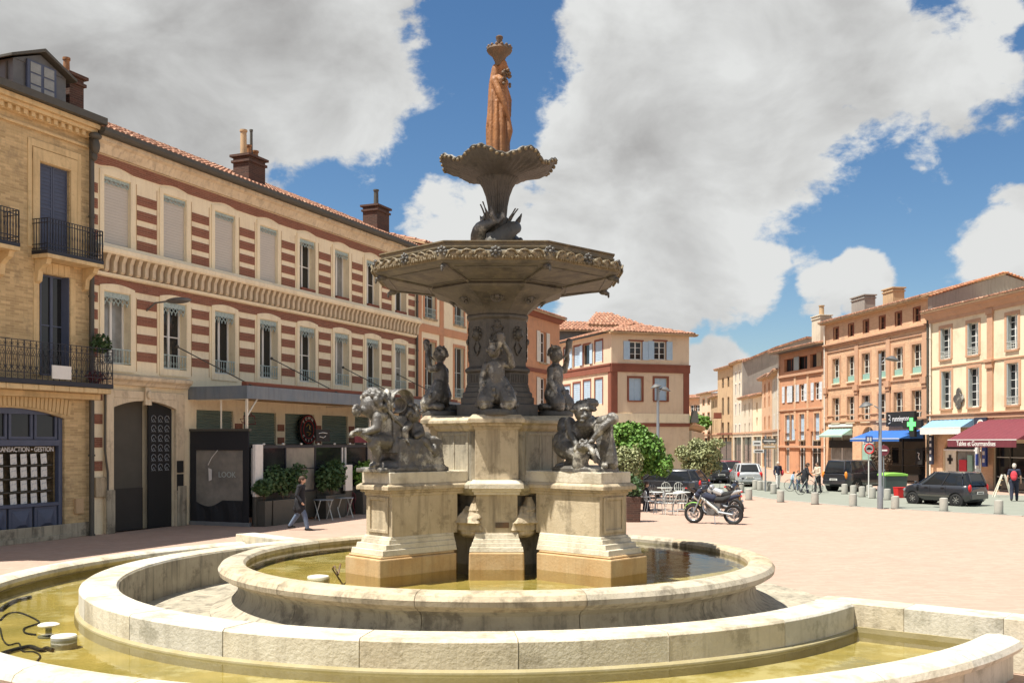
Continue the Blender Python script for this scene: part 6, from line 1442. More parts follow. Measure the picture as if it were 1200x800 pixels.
def table(label, loc, rz, top, m, group, cross=False):
    t = thing('table', label, 'table', loc, rz, group); MB().lathe([(.36,.72),(.37,.735),(.36,.75)],24).build('tabletop', top, t, smooth=40)
    if cross:
        for s_ in (-1,1): MB().tube([(-.3,s_*.22,0),(.3,s_*.22,.72)],.02,5).build('leg', m, t); MB().tube([(.3,s_*.25,0),(-.3,s_*.25,.72)],.02,5).build('leg', m, t)
    else: MB().cone((0,0,.03),(0,0,.72),.03,.03,8).build('column', m, t); MB().lathe([(.24,0),(.24,.02),(.05,.05)],16).build('foot', m, t)
    return t
gL, gR = 'chairs on the left café terrace','pale chairs of the right-hand café'
lc = [(390,604,K['maroon'],'dark red café chair nearest the walking man'),(375,606,K['iron'],'black café chair just behind the walking man'),(408,603,K['maroon'],'dark red café chair beside the left pedestal'),(397,600,K['iron'],'black café chair against the terrace panel')]
for i, (px, py, m_, lb_) in enumerate(lc): g_ = G(px,py); chair(lb_,(*g_,0),R(90+i*70),m_,gL)
for i, (px, py, lb_) in enumerate([(403,606,'pale round café table with white crossed legs beside the left pedestal'),(379,609,'pale round café table with white crossed legs behind the walking man')]): table(lb_,(*G(px,py),0),R(-60),K['metal'],K['ironlt'],'tables on the left café terrace',True)
ts_ = [(789,599,'long white-topped table end in front of the hoop backed chairs'),(799,597,'white table next to the motorbike front wheel'),(768,597,'white table nearest the terracotta planter'),(779,590,'white table in the row behind')]
for px, py, lb_ in ts_: table(lb_,(*G(px,py),0),0,K['ironlt'],K['metal'],'tables of the right-hand café')
cs_ = [(781,586,-90,'pale hoop backed chair, left of the two facing the square'),(796,586,-90,'pale hoop backed chair, right of the two facing the square'),(808,585,-90,'pale hoop backed chair half behind the motorbike'),(784,603,90,'pale chair seen from behind in the front row, left'),(799,603,80,'pale chair seen from behind next to the motorbike'),
       (762,600,10,'pale chair turned sideways beside the terracotta planter'),(773,602,150,'pale chair turned away between two tables'),(768,590,-60,'pale chair in the back row by the lamp post'),(756,594,30,'pale chair nearest the right pedestal')]
for i, (px, py, a, lb_) in enumerate(cs_): chair(lb_,(*G(px,py),0),R(a),K['ironlt'] if i < 5 else K['metal'],gR)
t = thing('planter','tall terracotta planter just behind the right pedestal','planter',(*G(741.5,611),0),0); MB().box(-.24,.24,-.24,.24,0,.9,t=-.03).build('pot', K['brick_dk'], t, bevel=.03); b = MB(); leaves(b,(0,0,1.25),(.4,.4,.45),500,.11,random.Random(8),.1); b.build('foliage', K['leafdk'], t)
# ------------------------------------------------------------------ bollards, lamps, signs
near_ = [(868.6,577),(877.5,585.5),(914.7,588),(955,590.7),(999.7,593),(1049,596),(1106,598.6),(1170.4,602)]
far_ = [(885,573),(890.5,574),(895.5,574),(901,575),(906.5,578.3),(989.8,578.6),(1000,580.5),(1010.3,582),(1022.4,583.6),(1019,580),(1039.8,585.5)]
nl = ['leftmost grey bollard near the scooter','second grey bollard from the left on the square side of the road','third grey bollard on the square side, in front of the person in white trousers','grey bollard in front of the couple with the bicycle','grey bollard in front of the dark off-road car','dark faced bollard just right of the tall lamp post','grey bollard in front of the small black car','rightmost grey bollard, in front of the man with a red backpack']
fl_ = ['leftmost of the far grey bollards, beside the silver car','second of the far bollards beside the silver car','third of the far bollards, left of the street sign post','far bollard just right of the street sign post','far bollard left of the person in white trousers','grey bollard under the rear wheel of the dark off-road car','second grey bollard beside the dark off-road car','third grey bollard beside the dark off-road car','grey bollard right of the no entry sign pole','grey bollard hidden half behind its neighbour at the sign pole','grey bollard in front of the wheelie bin']
def bollard(px, py, lb_, g):
    t = thing('bollard', lb_, 'bollard', (*G(px,py),0), 0, g)
    ob('post', cached('bol', lambda: MB().lathe([(.165,0),(.165,.50),(.155,.53),(.10,.55)],20).mesh(K['concrete'],40)), t)
    ob('foot_ring', cached('bolf', lambda: MB().lathe([(.185,0),(.185,.03),(.165,.035)],20).mesh(K['gutter'],40)), t)
for (p, l_) in zip(near_, nl): bollard(*p, l_, 'bollards along the square side of the road')
for (p, l_) in zip(far_, fl_): bollard(*p, l_, 'bollards along the far side of the road')
def lamp_post(label, px, py, h, heads, r=.07):
    t = thing('street_lamp', label, 'street lamp', (*G(px,py),0), 0)
    MB().lathe([(r*1.6,0),(r*1.6,.9),(r,1.0),(r*.75,h)],14).build('pole', K['metal'], t, smooth=40)
    for (s_, z, l_) in heads:
        MB().tube([(0,0,z-.15),(s_*l_*.4,0,z)],.025,6).build('arm', K['metal'], t)
        b = MB(); b.lathe([(.06,.16),(.16,.10),(.30,.0),(.28,-.02),(.1,-.05)],18,Matrix.Translation((s_*l_,0,z))@Matrix.Rotation(R(12*s_),4,'Y')); b.build('head', K['zinc'], t, smooth=50)
lamp_post('tall grey street lamp with two cone heads standing by the bollards',1031.4,596,6.55,[(1,6.3,.5),(-1,4.35,.6)],.075)
lamp_post('slim street lamp with small heads in front of the beige corner building',771,583,5.7,[(1,5.45,.35),(-1,5.6,.1)],.09)
t = thing('road_sign','thin white pole with a small blue square sign above a round red ringed sign','road sign',(*G(1018,583),0),R(8))
MB().cone((0,0,0),(0,0,3.1),.03,.03,8).build('pole', K['white'], t)
MB().box(-.19,.19,-.05,-.03,2.80,3.12).build('square_plate', K['signblue'], t); MB().box(-.12,-.02,-.06,-.051,2.86,3.06).build('symbol', K['white'], t); MB().box(.03,.12,-.06,-.051,2.86,3.06).build('symbol', K['white'], t)
rs = MB().lathe([(.27,0),(.27,.03)],28,Matrix.Translation((0,-.03,2.48))@Mx).build('round_plate', K['whitec'], t); MB().tube([(.24*math.cos(a),-.066,2.48+.24*math.sin(a)) for a in [i*PI/14 for i in range(28)]],.035,6,True).build('red_ring', K['red'], rs); MB().prism([(-.14,2.43),(.14,2.43),(.14,2.49),(.08,2.50),(.05,2.55),(-.07,2.55),(-.10,2.50),(-.14,2.49)],-.075,-.062).build('car_symbol', K['black'], rs)
t = thing('road_sign','round dark red sign half hidden behind the tall lamp post','road sign',(*G(1035.5,583),0),R(-20)); MB().cone((0,0,0),(0,0,2.7),.03,.03,8).build('pole', K['metal'], t); MB().lathe([(.27,0),(.27,.03)],24,Matrix.Translation((0,-.03,2.4))@Mx).build('round_plate', K['maroon'], t); MB().box(-.17,.17,-.075,-.061,2.36,2.44).build('bar', K['white'], t)
t = thing('direction_sign','brown and white street direction signs on a post in front of the narrow houses','sign',(*G(897,575.5),0),0)
MB().cone((0,0,0),(0,0,3.2),.05,.05,8).build('post', K['metal'], t)
for (x0,x1,z0,z1,m_) in ((-.2,.62,2.75,3.0,'bronze'),(-.2,.62,2.42,2.68,'tan'),(-.75,-.25,2.6,2.9,'white'),(-.7,-.1,2.2,2.4,'whitec')): p_ = MB().box(x0,x1,-.08,-.05,z0,z1).build('plate', K[m_], t); MB().box(x0+.08,x1-.08,-.09,-.081,(z0+z1)/2-.03,(z0+z1)/2+.03).build('text_line', K['whitec'] if m_ in ('bronze','tan') else K['dark'], p_)
t = thing('wheelie_bin','dark wheelie bin with a lime green lid beside the small black car','bin',(*G(1046,581),0),R(5)); MB().box(-.55,.55,-.4,.4,.12,1.05,t=-.05).build('tub', K['bin'], t, bevel=.03); b = MB(); b.prism([(-.62,1.06),(.62,1.06),(.60,1.16),(.3,1.22),(-.3,1.22),(-.60,1.16)],-.48,.48); b.build('lid', K['binlid'], t, bevel=.02)
for x_ in (-.45,.45):
    MB().lathe([(.10,-.03),(.10,.03)],14,Matrix.Translation((x_,-.3,.10))@Mx).build('wheel', K['rubber'], t)
t = thing('crate','bright red plastic box on the ground by the wheelie bin','box',(*G(1056,583),0),R(10)); MB().box(-.28,.28,-.2,.2,0,.50,t=-.03).build('tub', K['red'], t, bevel=.02); MB().box(-.32,.32,-.24,.24,.50,.54).build('rim', K['red'], t, bevel=.01)
t = thing('easel','pale wooden folding easel standing on the pavement by the maroon awning','easel',(*G(1175,582),0),R(-10))
for x_, l_ in ((-.02,-.42),(.1,.45)):
    for y_ in (-.12,.22): MB().tube([(l_,y_,0),(x_,y_*.4,1.15)],.035,6).build('leg', K['ceramic'], t)
for z_ in (.3,.6,.85): MB().box(-.42+z_*.33,-.30+z_*.33,-.15,.15,z_,z_+.04).build('rung', K['tan'], t)
t = thing('shop_plant','tall dry brown ornamental grass in pots at the sports shop door','plant',S1.e.matrix_basis @ Vector((S1.U(1058),-1.6,0)),aRt)
b = MB(); r2_ = random.Random(5)
for k in range(160):
    x_ = r2_.uniform(-1.2,1.2); h_ = r2_.uniform(1.2,2.6); b.tube([(x_*.6,r2_.uniform(-.2,.2),.3),(x_*.8,r2_.uniform(-.3,.3),h_*.7),(x_+r2_.uniform(-.3,.3),r2_.uniform(-.4,.4),h_)],[.014,.012,.006],3)
leaves(b,(0,0,1.6),(1.2,.5,.9),900,.16,r2_,.1); b.build('foliage', K['bark'], t); MB().box(-.9,.9,-.25,.25,0,.5).build('pot', K['gutter'], t, bevel=.02)
# ------------------------------------------------------------------ vehicles
def wheel(t, x, y, r, w_, side, plain=False):
    M = Matrix.Translation((x, y, r)) @ Matrix.Rotation(R(90)*-side,4,'X')
    k = ('tyre', r, w_)
    b = MB().lathe([(r*.66,-w_/2),(r*.9,-w_/2),(r,-w_*.38),(r,w_*.38),(r*.9,w_/2),(r*.66,w_/2),(r*.62,w_*.3),(r*.62,-w_*.3)],28,None,0,False,False)
    o = ob('wheel', cached(k, lambda: b.mesh(K['rubber'],50)), t, (x,y,r), (R(90)*-side,0,0))
    c = MB(); c.lathe([(r*.64,w_*.20),(r*.60,w_*.40),(r*.56,w_*.34),(r*.2,w_*.30),(r*.15,w_*.42),(.01,w_*.44)],28,None,0,True,True)
    for i in range(7): a = i*2*PI/7; c.box(r*.18,r*.58,-r*.045,r*.045,w_*.30,w_*.46,Matrix.Rotation(a,4,'Z'))
    ob('hubcap', cached(('hub',r,w_), lambda: c.mesh(K['chrome'],40)), o)
def car(label, loc, rz, L_, W, H, paint, belt, hood, deck, cab, roof, rw=.29, wb=(.19,.83), suv=False):
    """x forward. cab = (rear base x, rear roof x, front roof x, front base x) as fractions of the length from the rear"""
    t = thing('parked_car', label, 'car', loc, rz, 'cars around the square'); hw = W/2
    st = []; n = 26; zb = .20 if not suv else .30
    X = lambda f_: -L_/2 + L_*f_
    for i in range(n+1):
        f_ = i/n; e = min(f_,1-f_)
        w_ = hw*(1-.22*max(0,1-e/.10)**2); b0 = zb+.16*max(0,1-e/.06)**1.5
        if f_ < cab[0]: zt = deck+(belt-deck)*(f_/max(.001,cab[0]))**.6
        elif f_ <= cab[3]: zt = belt
        else: q_ = (f_-cab[3])/(1-cab[3]); zt = belt+(hood-belt)*q_-.16*q_**4
        if f_ == 0: zt -= .12
        st.append((X(f_),w_,b0,zt))
    b = MB(); vs = []; fs = []
    for (x_, w_, z0, z1) in st:
        h = z1-z0; half = [(w_*.86,z0),(w_*.97,z0+.12*h),(w_,z0+.42*h),(w_*.985,z0+.72*h),(w_*.95,z0+.93*h),(w_*.86,z1),(w_*.45,z1+.015)]
        vs += [(x_,y,z) for y, z in half]+[(x_,-y,z) for y, z in reversed(half)]
    m_ = 14
    for i in range(n):
        for k in range(m_): l_ = (k+1) % m_; fs.append((i*m_+k,(i+1)*m_+k,(i+1)*m_+l_,i*m_+l_))
    fs += [tuple(range(m_)), tuple(n*m_+k for k in range(m_-1,-1,-1))]
    # cut wheel arches by pulling the lower side points up round the wheels
    for wx in wb:
        for i, (x_, w_, z0, z1) in enumerate(st):
            d = abs(x_-X(wx))
            if d < rw*1.22:
                zz = math.sqrt((rw*1.22)**2-d*d)+rw
                for side in (0,1):
                    for k in (0,1,2):
                        id_ = i*m_+(k if not side else m_-1-k); v = vs[id_]
                        if v[2] < zz: vs[id_] = (v[0], v[1], min(zz, z0+.80*(z1-z0)))
    b.add(vs, fs); b.build('body', paint, t, smooth=45)
    MB().box(X(.06),X(.94),-hw*.84,hw*.84,zb-.02,zb+.30).build('underbody', K['black'], t)
    cb = MB(); zr = H-.03; ww = hw*.80
    P_ = [(X(cab[0]),hw*.90,belt-.01),(X(cab[3]),hw*.88,belt-.01)]; lev = []
    for k in range(5):
        q_ = k/4; xr = X(cab[0]+(cab[1]-cab[0])*q_**1.15); xf = X(cab[3]+(cab[2]-cab[3])*q_**.9); w_ = hw*(.90-.17*q_**1.3); z = belt-.02+(zr-belt+.02)*q_
        xm1 = xr+(xf-xr)*.12; xm2 = xr+(xf-xr)*.86
        lev.append([(xr,w_*.78,z),(xm1,w_,z),(xm2,w_,z),(xf,w_*.74,z),(xf,-w_*.74,z),(xm2,-w_,z),(xm1,-w_,z),(xr,-w_*.78,z)])
    vs = [p for l_ in lev for p in l_]; fs = []
    for i in range(4):
        for k in range(8): l_ = (k+1) % 8; fs.append((i*8+k,i*8+l_,(i+1)*8+l_,(i+1)*8+k))
    fs = [tuple(reversed(f_)) for f_ in fs]+[tuple(32+k for k in range(7,-1,-1))]; cb.add(vs, fs); g = cb.build('cabin_glass', K['glass'], t, smooth=30)
    top = lev[4]; c_ = sum(p[0] for p in top)/8
    rb_ = MB(); vs = [(c_+(x_-c_)*1.03,y*1.03,zr-.035) for x_, y, z in top]+[(c_+(x_-c_)*1.0,y,zr+.01) for x_, y, z in top]+[(c_+(x_-c_)*.8,y*.75,H+.01) for x_, y, z in top]
    fs = [(i*8+(k+1) % 8,i*8+k,(i+1)*8+k,(i+1)*8+(k+1) % 8) for i in (0,1) for k in range(8)]+[tuple(16+k for k in range(7,-1,-1))]
    rb_.add(vs, fs); rb_.build('roof', paint, t, smooth=50)
    for idx in (0,1,2,3,4,5,6,7):
        MB().tube([Vector(l_[idx])*1.0+Vector((0,0,0)) for l_ in lev],[.045 if idx in (0,7,1,6) else .032]*5,5).build('pillar', paint, t, smooth=60)
    for s_ in (-1,1):
        a = (Vector(lev[0][1])+Vector(lev[0][2]))/2; e = (Vector(lev[4][1])+Vector(lev[4][2]))/2; a.y *= s_; e.y *= s_; MB().tube([a+Vector((0,.005*s_,0)),e+Vector((0,.005*s_,0))],.035,5).build('door_pillar', paint, t)
        for wx in wb: wheel(t,X(wx),s_*(hw-.11),rw,.19,s_)
        for wx in wb:
            M = Matrix.Translation((X(wx),s_*(hw-.20),rw))@Matrix.Rotation(R(90),4,'X'); MB().lathe([(rw*1.2,-.17),(rw*1.2,.17)],24,M).build('wheel_housing', K['black'], t)
        MB().ell((X(.015),s_*hw*.80,deck*.86),(.07,.10,.17 if not suv else .22)).build('tail_light', K['red'] if not suv else K['amber'], t, smooth=60)
        MB().ell((X(.965),s_*hw*.74,hood*.80),(.13,.15,.09)).build('headlight', K['chrome'], t, smooth=60)
        MB().ell((X(cab[3])-.15,s_*(hw+.08),belt+.07),(.06,.10,.07)).build('mirror', paint, t, smooth=60)
        for fx in (.36,.60): MB().box(X(fx),X(fx)+.16,s_*(hw+.002)-.012,s_*(hw+.002)+.012,belt-.14,belt-.11).build('door_handle', paint, t)
        for fx in (.335,.565,.74): MB().box(X(fx),X(fx)+.008,s_*(hw*.995)-.004,s_*(hw*.995)+.006,zb+.15,belt-.05).build('door_seam', K['black'], t)
        MB().box(X(.28),X(.74),s_*(hw+.0)-.02,s_*(hw+.0)+.014,zb+.20,zb+.27).build('rub_strip', K['gutter'], t)
    MB().box(X(0)-.035,X(.06),-hw*.80,hw*.80,zb+.12,zb+.36).build('rear_bumper', paint, t, bevel=.03); MB().box(X(.96),X(1)+.02,-hw*.78,hw*.78,zb+.06,zb+.28).build('front_bumper', paint, t, bevel=.03)
    p_ = MB().box(X(0)-.055,X(0)-.036,-.25,.25,zb+.34,zb+.45).build('number_plate', K['white'], t); MB().box(X(0)-.060,X(0)-.0551,-.19,.19,zb+.375,zb+.415).build('characters', K['dark'], p_)
    MB().tube([(X(cab[0])-.01,-.3,belt+.05),(X(cab[0]*.5+cab[1]*.5)-.03,.1,belt+.14)],.012,4).build('wiper', K['black'], t)
    return t
def pos(px, Y): return ((px-600)/FPX*Y, Y, 0)
car('small black hatchback parked at the kerb in front of the pharmacy',pos(1107,45.6),R(124),3.35,1.63,1.50,K['carblack'],.93,.80,.93,(.01,.07,.56,.80),0,.275)
car('dark off-road car seen from behind, parked by the salmon building',pos(1006,58.5),R(36),4.6,1.88,1.78,K['carblack'],1.10,1.02,1.10,(.01,.06,.62,.75),0,.36,(.19,.81),True)
car('silver hatchback seen from behind at the entrance of the far street',pos(874,65),R(84),4.1,1.72,1.45,K['carsilver'],.95,.82,.92,(.03,.13,.60,.77),0,.30)
car('dark estate car parked behind the café chairs, tail light towards the square',pos(776,50.5),R(152),4.5,1.75,1.47,K['carblack'],.95,.84,.93,(.02,.10,.60,.77),0,.31)
car('dark red car mostly hidden behind the motorbikes',pos(850,72),R(95),4.1,1.72,1.5,K['carred'],.95,.82,.92,(.03,.13,.60,.77),0,.30)
car('dark car between the olive tree and the motorbikes',pos(832,70),R(100),4.2,1.72,1.45,K['carblack'],.95,.82,.92,(.03,.13,.60,.77),0,.30)
def moto(label, loc, rz, tankm, framem, name='motorcycle'):
    t = thing(name, label, 'motorcycle', loc, rz, 'motorbikes parked on the square'); rw = .34
    lean = Matrix.Identity(4)
    for x_, w_ in ((.70,.12),(-.68,.17)):
        M = Matrix.Rotation(R(90),4,'X')
        b = MB(); b.lathe([(rw*.70,-w_/2),(rw*.93,-w_*.5),(rw,-w_*.2),(rw,w_*.2),(rw*.93,w_*.5),(rw*.70,w_/2)],32,M,0,False,False); b.f += []; o = b.build('wheel', K['rubber'], t, smooth=60, loc=(x_,0,rw)); q = o.modifiers.new('thick','SOLIDIFY'); q.thickness = .02
        b = MB(); b.lathe([(rw*.71,-.05),(rw*.71,.05),(rw*.66,.04),(rw*.66,-.04),(rw*.71,-.05)],32,M,0,False,False); b.lathe([(.05,-.07),(.05,.07)],14,M)
        for i in range(5 if x_ > 0 else 3): a = i*2*PI/(5 if x_ > 0 else 3)+.3; b.box(.04,rw*.68,-.02,.02,-.028,.028,Matrix.Rotation(R(90),4,'X')@Matrix.Rotation(a,4,'Z'))
        b.build('rim', K['chrome'], o); MB().lathe([(.10,.06),(.155,.06),(.155,.067),(.10,.067)],24,M,0,False,False).build('brake_disc', K['metal'], o)
    for s_ in (-1,1): MB().tube([(.70,s_*.10,rw),(.50,s_*.09,.80),(.42,s_*.08,1.0)],[.035,.028,.025],8).build('fork', K['gold'] if s_ < 0 else K['metal'], t, smooth=60)
    b = MB(); b.chain([(.47,0,.92),(.28,0,.94),(.02,0,.88),(-.08,0,.80)],[.09,.145,.13,.08]); o = b.build('tank', tankm, t); flesh(o,.018,4)
    b = MB(); b.chain([(-.08,0,.82),(-.32,0,.83),(-.55,0,.93)],[.11,.12,.09]); o = b.build('seat', K['rubber'], t); flesh(o,.018,4)
    b = MB(); b.chain([(-.45,0,.86),(-.78,0,.97),(-.93,0,1.0)],[.09,.07,.035]); o = b.build('tail', tankm, t); flesh(o,.016,3); MB().ell((-.95,0,.97),(.035,.06,.03)).build('tail_light', K['red'], t, smooth=60)
    for s_ in (-1,1):
        b = MB(); b.tube([(.40,s_*.10,.90),(.14,s_*.15,.70),(-.12,s_*.15,.50),(-.20,s_*.13,.36)],[.04,.055,.06,.04],6); b.build('frame', framem, t, smooth=50)
        MB().tube([(-.16,s_*.13,.42),(-.68,s_*.13,rw)],[.045,.035],6).build('swingarm', K['metal'], t)
        MB().tube([(.42,s_*.05,1.0),(.36,s_*.30,1.06),(.24,s_*.38,1.04)],.016,6).build('handlebar', K['iron'], t); b = MB(); b.tube([(.34,s_*.28,1.07),(.38,s_*.33,1.25)],.008,5); b.ell((.38,s_*.35,1.29),(.03,.07,.045)); b.build('mirror', K['iron'], t)
        MB().tube([(-.12,s_*.12,.36),(-.2,s_*.28,.36)],.018,6).build('foot_peg', K['iron'], t)
    b = MB(); b.box(-.14,.22,-.14,.14,.30,.56); b.cone((.12,0,.50),(.22,0,.72),.11,.10,10)
    for k in range(5): b.lathe([(.13,0),(.13,.012)],12,Matrix.Translation((.13+k*.02,0,.54+k*.036)))
    for s_ in (-1,1): b.lathe([(.11,0),(.10,.04)],14,Matrix.Translation((.02,s_*.14,.42))@Matrix.Rotation(R(-90)*s_,4,'X'))
    b.build('engine', K['zinc'], t, bevel=.01)
    b = MB(); b.tube([(.22,-.05,.62),(.34,-.08,.48),(.22,-.12,.30),(-.10,-.16,.28),(-.35,-.20,.36),(-.80,-.24,.62)],[.022,.022,.025,.03,.05,.055],8); b.build('exhaust', K['chrome'], t, smooth=60)
    b = MB(); n_ = 9; vs = []; fs = []
    for i in range(n_): a = R(20+i*14); vs += [(.70+.385*math.cos(a),-.07,rw+.385*math.sin(a)),(.70+.40*math.cos(a),0,rw+.40*math.sin(a)),(.70+.385*math.cos(a),.07,rw+.385*math.sin(a))]
    for i in range(n_-1): fs += [(3*i,3*i+1,3*i+4,3*i+3),(3*i+1,3*i+2,3*i+5,3*i+4)]
    b.add(vs, fs); o = b.build('front_mudguard', K['binlid'] if tankm is K['navyc'] else tankm, t, smooth=60); q = o.modifiers.new('thick','SOLIDIFY'); q.thickness = .008
    b = MB(); b.ell((.55,0,.98),(.13,.13,.13)); b.ell((.50,0,1.10),(.10,.12,.10)); b.build('fairing', tankm, t, smooth=60); MB().ell((.66,0,.97),(.04,.08,.08)).build('headlight', K['chrome'], t, smooth=60)
    MB().tube([(-.05,.12,.32),(-.12,.30,.0)],.014,6).build('kickstand', K['metal'], t)
    return t
m1 = moto('dark naked motorcycle with pale frame parked nearest on the pink square',(*pos(836.5,34.9)[:2],0),R(155),K['navyc'],K['ironlt'])
m2 = moto('silver tanked motorbike parked just behind the nearest one',(*pos(846,38.4)[:2],0),R(128),K['carsilver'],K['iron'])
m3 = moto('black motorbike with a black top box by the café tables',(*pos(822,41.2)[:2],0),R(40),K['carblack'],K['iron'])
m4 = moto('dark scooter-like motorbike at the right end of the parked group',(*pos(858,42.5)[:2],0),R(60),K['carblack'],K['metal'])
MB().box(-.98,-.62,-.2,.2,.98,1.22).build('top_box', K['carblack'], m3, bevel=.05)
def bicycle(label, loc, rz, m):
    t = thing('bicycle', label, 'bicycle', loc, rz)
    for x_ in (-.5,.52):
        o = MB().tube([(x_+.33*math.cos(a),0,.34+.33*math.sin(a)) for a in [i*PI/14 for i in range(28)]],.014,5,True).build('wheel', K['rubber'], t); b = MB()
        for i in range(9): a = i*PI/9; b.tube([(x_+.32*math.cos(a),0,.34+.32*math.sin(a)),(x_-.32*math.cos(a),0,.34-.32*math.sin(a))],.004,3)
        b.build('spokes', K['chrome'], o)
    b = MB(); b.tube([(-.5,0,.34),(-.05,0,.30),(.40,0,.78),(-.15,0,.80),(-.05,0,.30)],.018,6); b.tube([(-.5,0,.34),(-.15,0,.80)],.014,6); b.build('frame', m, t); MB().tube([(.52,0,.34),(.40,0,.80),(.37,0,.95)],.016,6).build('fork', m, t)
    MB().tube([(.30,-.25,1.0),(.38,0,.97),(.30,.25,1.0)],.012,6).build('handlebar', K['iron'], t); MB().ell((-.18,0,.90),(.13,.07,.03)).build('saddle', K['black'], t); MB().tube([(-.15,0,.80),(-.17,0,.88)],.012,5).build('seat_post', K['chrome'], t)
bicycle('bicycle with shiny wheels pushed by the person in the black coat',pos(948,54.0),R(15),K['ironlt'])
bicycle('small pale green bicycle beside the crouching child',pos(937,57.5),R(160),K['mint'])
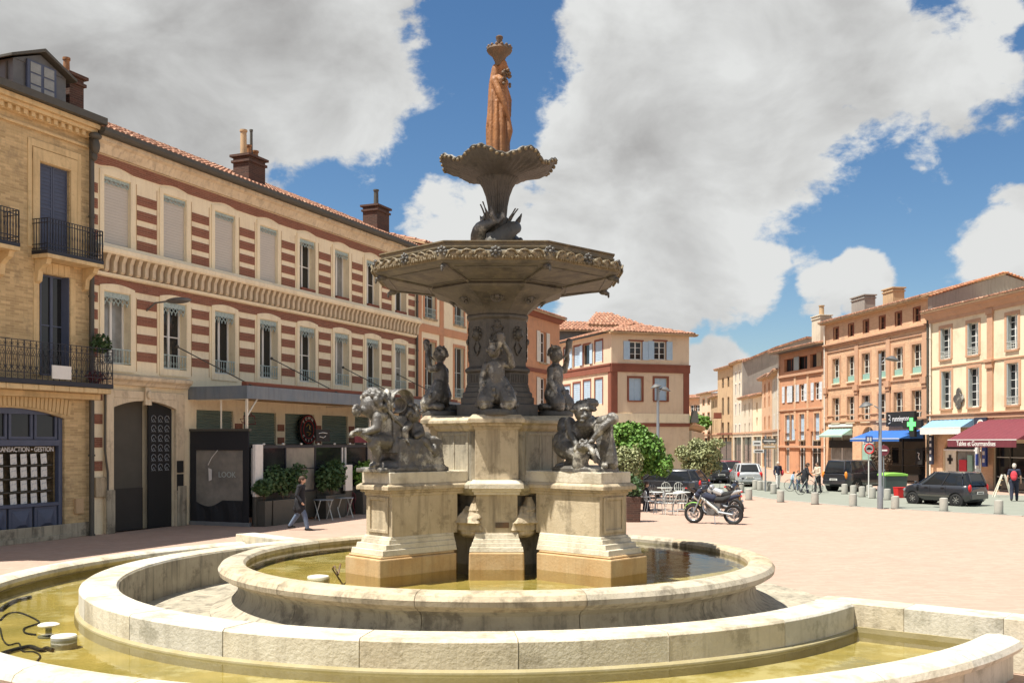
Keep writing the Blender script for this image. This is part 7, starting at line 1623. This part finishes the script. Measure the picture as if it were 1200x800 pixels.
# ------------------------------------------------------------------ people
def person(label, loc, rz, stride=.3, h=1.75, top='navyc', legs='jeans', shoe='black', hair='hairbr', coat_len=0, lean=0, arms=None, bald=False, bend=0, sleeves=True, vox=.014, wide=0):
    s = h/1.75; t = thing('person', label, 'person', loc, rz); sx_ = lambda x_, z: (x_+lean*max(0,(z-.9)))
    def J(x_, y, z): return (sx_(x_,z)*s, y*s, z*s)
    hp, kn, an = [], [], []
    for sd, f_ in ((-1,1),(1,-1)):
        hp.append(J(0,sd*.09,.93)); kn.append(J(.16*stride*f_+.05*stride, sd*.10,.50)); an.append(J(.30*stride*f_-(0 if f_ > 0 else .06*stride), sd*.10,.09+(0 if f_ > 0 else .06*stride)))
    arms = arms or [((.02,-.27,1.14),(.10,-.28,.92)),((-.06,.27,1.14),(-.02,.28,.90))]
    sh_ = [J(0,-.19,1.43), J(0,.19,1.43)]; el = [J(*a[0]) for a in arms]; ha = [J(*a[1]) for a in arms]
    b = MB(); b.chain([J(0,0,.95),J(0,0,1.15),J(0,0,1.35)],[.13*s,.12*s,.13*s]); b.cap(sh_[0],sh_[1],.065*s,.065*s); b.cap(J(.0,0,1.45),J(.02,0,1.55),.052*s,.05*s)
    hc = J(.03,0,1.645); b.ell(hc,(.098*s,.078*s,.115*s),None,14,10); b.ell(J(.085,0,1.585),(.045*s,.045*s,.045*s)); b.ell(J(.135,0,1.625),(.018*s,.014*s,.022*s)); 
    for sd in (-1,1): b.ell(J(.02,sd*.08,1.635),(.02*s,.012*s,.03*s)); b.ell(J(.115,sd*.032,1.665),(.016*s,.018*s,.012*s))
    b.ell(J(.122,0,1.590),(.012*s,.026*s,.008*s))
    for k in (0,1):
        b.chain([sh_[k],el[k],ha[k]],[.050*s,.040*s,.026*s]); b.chain([hp[k],kn[k],an[k]],[.085*s,.055*s,.04*s])
        d = (Vector(ha[k])-Vector(el[k])).normalized(); c = Vector(ha[k])+d*.045*s; b.ell(c,(.035*s,.020*s,.045*s)); sgn = -1 if k == 0 else 1
        for q in range(4): o_ = Vector((1,0,0))*((q-1.5)*.017*s); b.chain([c+o_+d*.03*s,c+o_+d*(.07-.006*abs(q-1.2))*s+Vector((.008,-sgn*.008,0))],[.0095*s,.0085*s],6)
        b.chain([c+Vector((.03*s,0,0)),c+Vector((.05*s,0,0))+d*.035*s],[.010*s,.009*s],6)
    o = b.build('body', K['skin'], t); flesh(o,.0105,2)
    b = MB(); b.chain([J(0,0,.98-coat_len*.3),J(0,0,1.15),J(0,0,1.34)],[(.155+.03*(coat_len>0)+wide)*s,(.15+wide)*s,.15*s]); b.cap(sh_[0],sh_[1],.085*s,.085*s); b.ell(J(0,0,1.46),(.09*s,.09*s,.05*s))
    for k in (0,1):
        if sleeves: b.chain([sh_[k],el[k],tuple(Vector(ha[k])*.9+Vector(el[k])*.1)],[.075*s,.062*s,.050*s])
        else: b.chain([sh_[k],tuple(Vector(el[k])*.6+Vector(sh_[k])*.4)],[.075*s,.065*s])
        if coat_len: b.chain([J(0,(-1)**(k+1)*.06,.95),tuple(Vector(hp[k])*(1-coat_len)+Vector(kn[k])*coat_len+Vector((-.04,0,0)))],[.16*s,.155*s])
    o = b.build('coat' if coat_len else 'top', K[top], t); flesh(o,vox,2,.012,.08)
    for k in (0,1):
        pass
    b = MB(); b.cap(hp[0],hp[1],.125*s,.125*s)
    for k in (0,1): b.chain([hp[k],kn[k],an[k]],[.115*s,.085*s,.065*s])
    o = b.build('trousers', K[legs], t); flesh(o,vox,2,.012,.08)
    for k in (0,1):
        b = MB(); a = Vector(an[k]); b.chain([a+Vector((-.04*s,0,-.03*s)),a+Vector((.06*s,0,-.045*s)),a+Vector((.16*s,0,-.055*s))],[.055*s,.05*s,.036*s]); o = b.build('shoe', K[shoe], t); flesh(o,.012,2)
    if not bald:
        b = MB(); b.ell(J(.012,0,1.675),(.112*s,.095*s,.105*s),None,14,10); b.ell(J(-.03,0,1.62),(.085*s,.085*s,.10*s)); o = b.build('hair', K[hair], t); flesh(o,.012,1,.02,.03)
    return t
wx, wy = G(351,621)
person('stooping man in a long black coat and grey jeans striding past the café terrace',(wx,wy,0),R(-8),1.0,1.72,'coat','jeans','black','hairbr',.55,.10,[((-.02,-.28,1.15),(.16,-.27,.93)),((-.10,.27,1.15),(-.06,.28,.92))])
m = person('grey haired man with a red backpack walking on the right-hand pavement',pos(1188.5,48),R(60),.55,1.78,'navyc','navyc','black','hairgr',0,.03,sleeves=False)
b = MB(); b.ell((-.20,0,1.22),(.12,.16,.24)); b.ell((-.28,0,1.12),(.06,.12,.13)); o = b.build('backpack', K['redc'], m); flesh(o,.016,3)
m = person('person in a wide black coat bending over a bicycle by the bollards',pos(943,55.5),R(-20),.6,1.66,'coat','navyc','black','hairbr',.45,.22,[((.20,-.36,1.15),(.42,-.30,.98)),((-.28,.34,1.18),(-.48,.40,1.02))],wide=.05)
person('person in a tan top and black trousers talking beside the black coated person',pos(958.5,56),R(200),.35,1.68,'tanc','coat','black','hairbr',0,.02,[((.10,-.26,1.16),(.28,-.18,1.18)),((.05,.27,1.15),(.25,.22,1.1))])
m = person('white haired person in white trousers and a dark waistcoat walking past the sign post',pos(911.5,60.5),R(-80),.4,1.62,'navyc','whitec','black','hairgr',0,.02)
b = MB(); b.ell((-.02,.30,.98),(.13,.09,.18)); o = b.build('red_bag', K['redc'], m); flesh(o,.02,2)
person('small child in a light blue top crouching by the green bicycle',pos(928,60),R(0),.7,1.05,'bluec','jeans','black','hairbr',0,.25)
person('small child in a tan top standing behind the black coated person',pos(935.5,58.5),R(-90),.3,1.15,'tanc','jeans','black','hairbr')
person('seated guest in a dark jacket at the café tables behind the planter',(*pos(757,41.5)[:2],-.42),R(0),.5,1.6,'coat','navyc','black','hairbr')
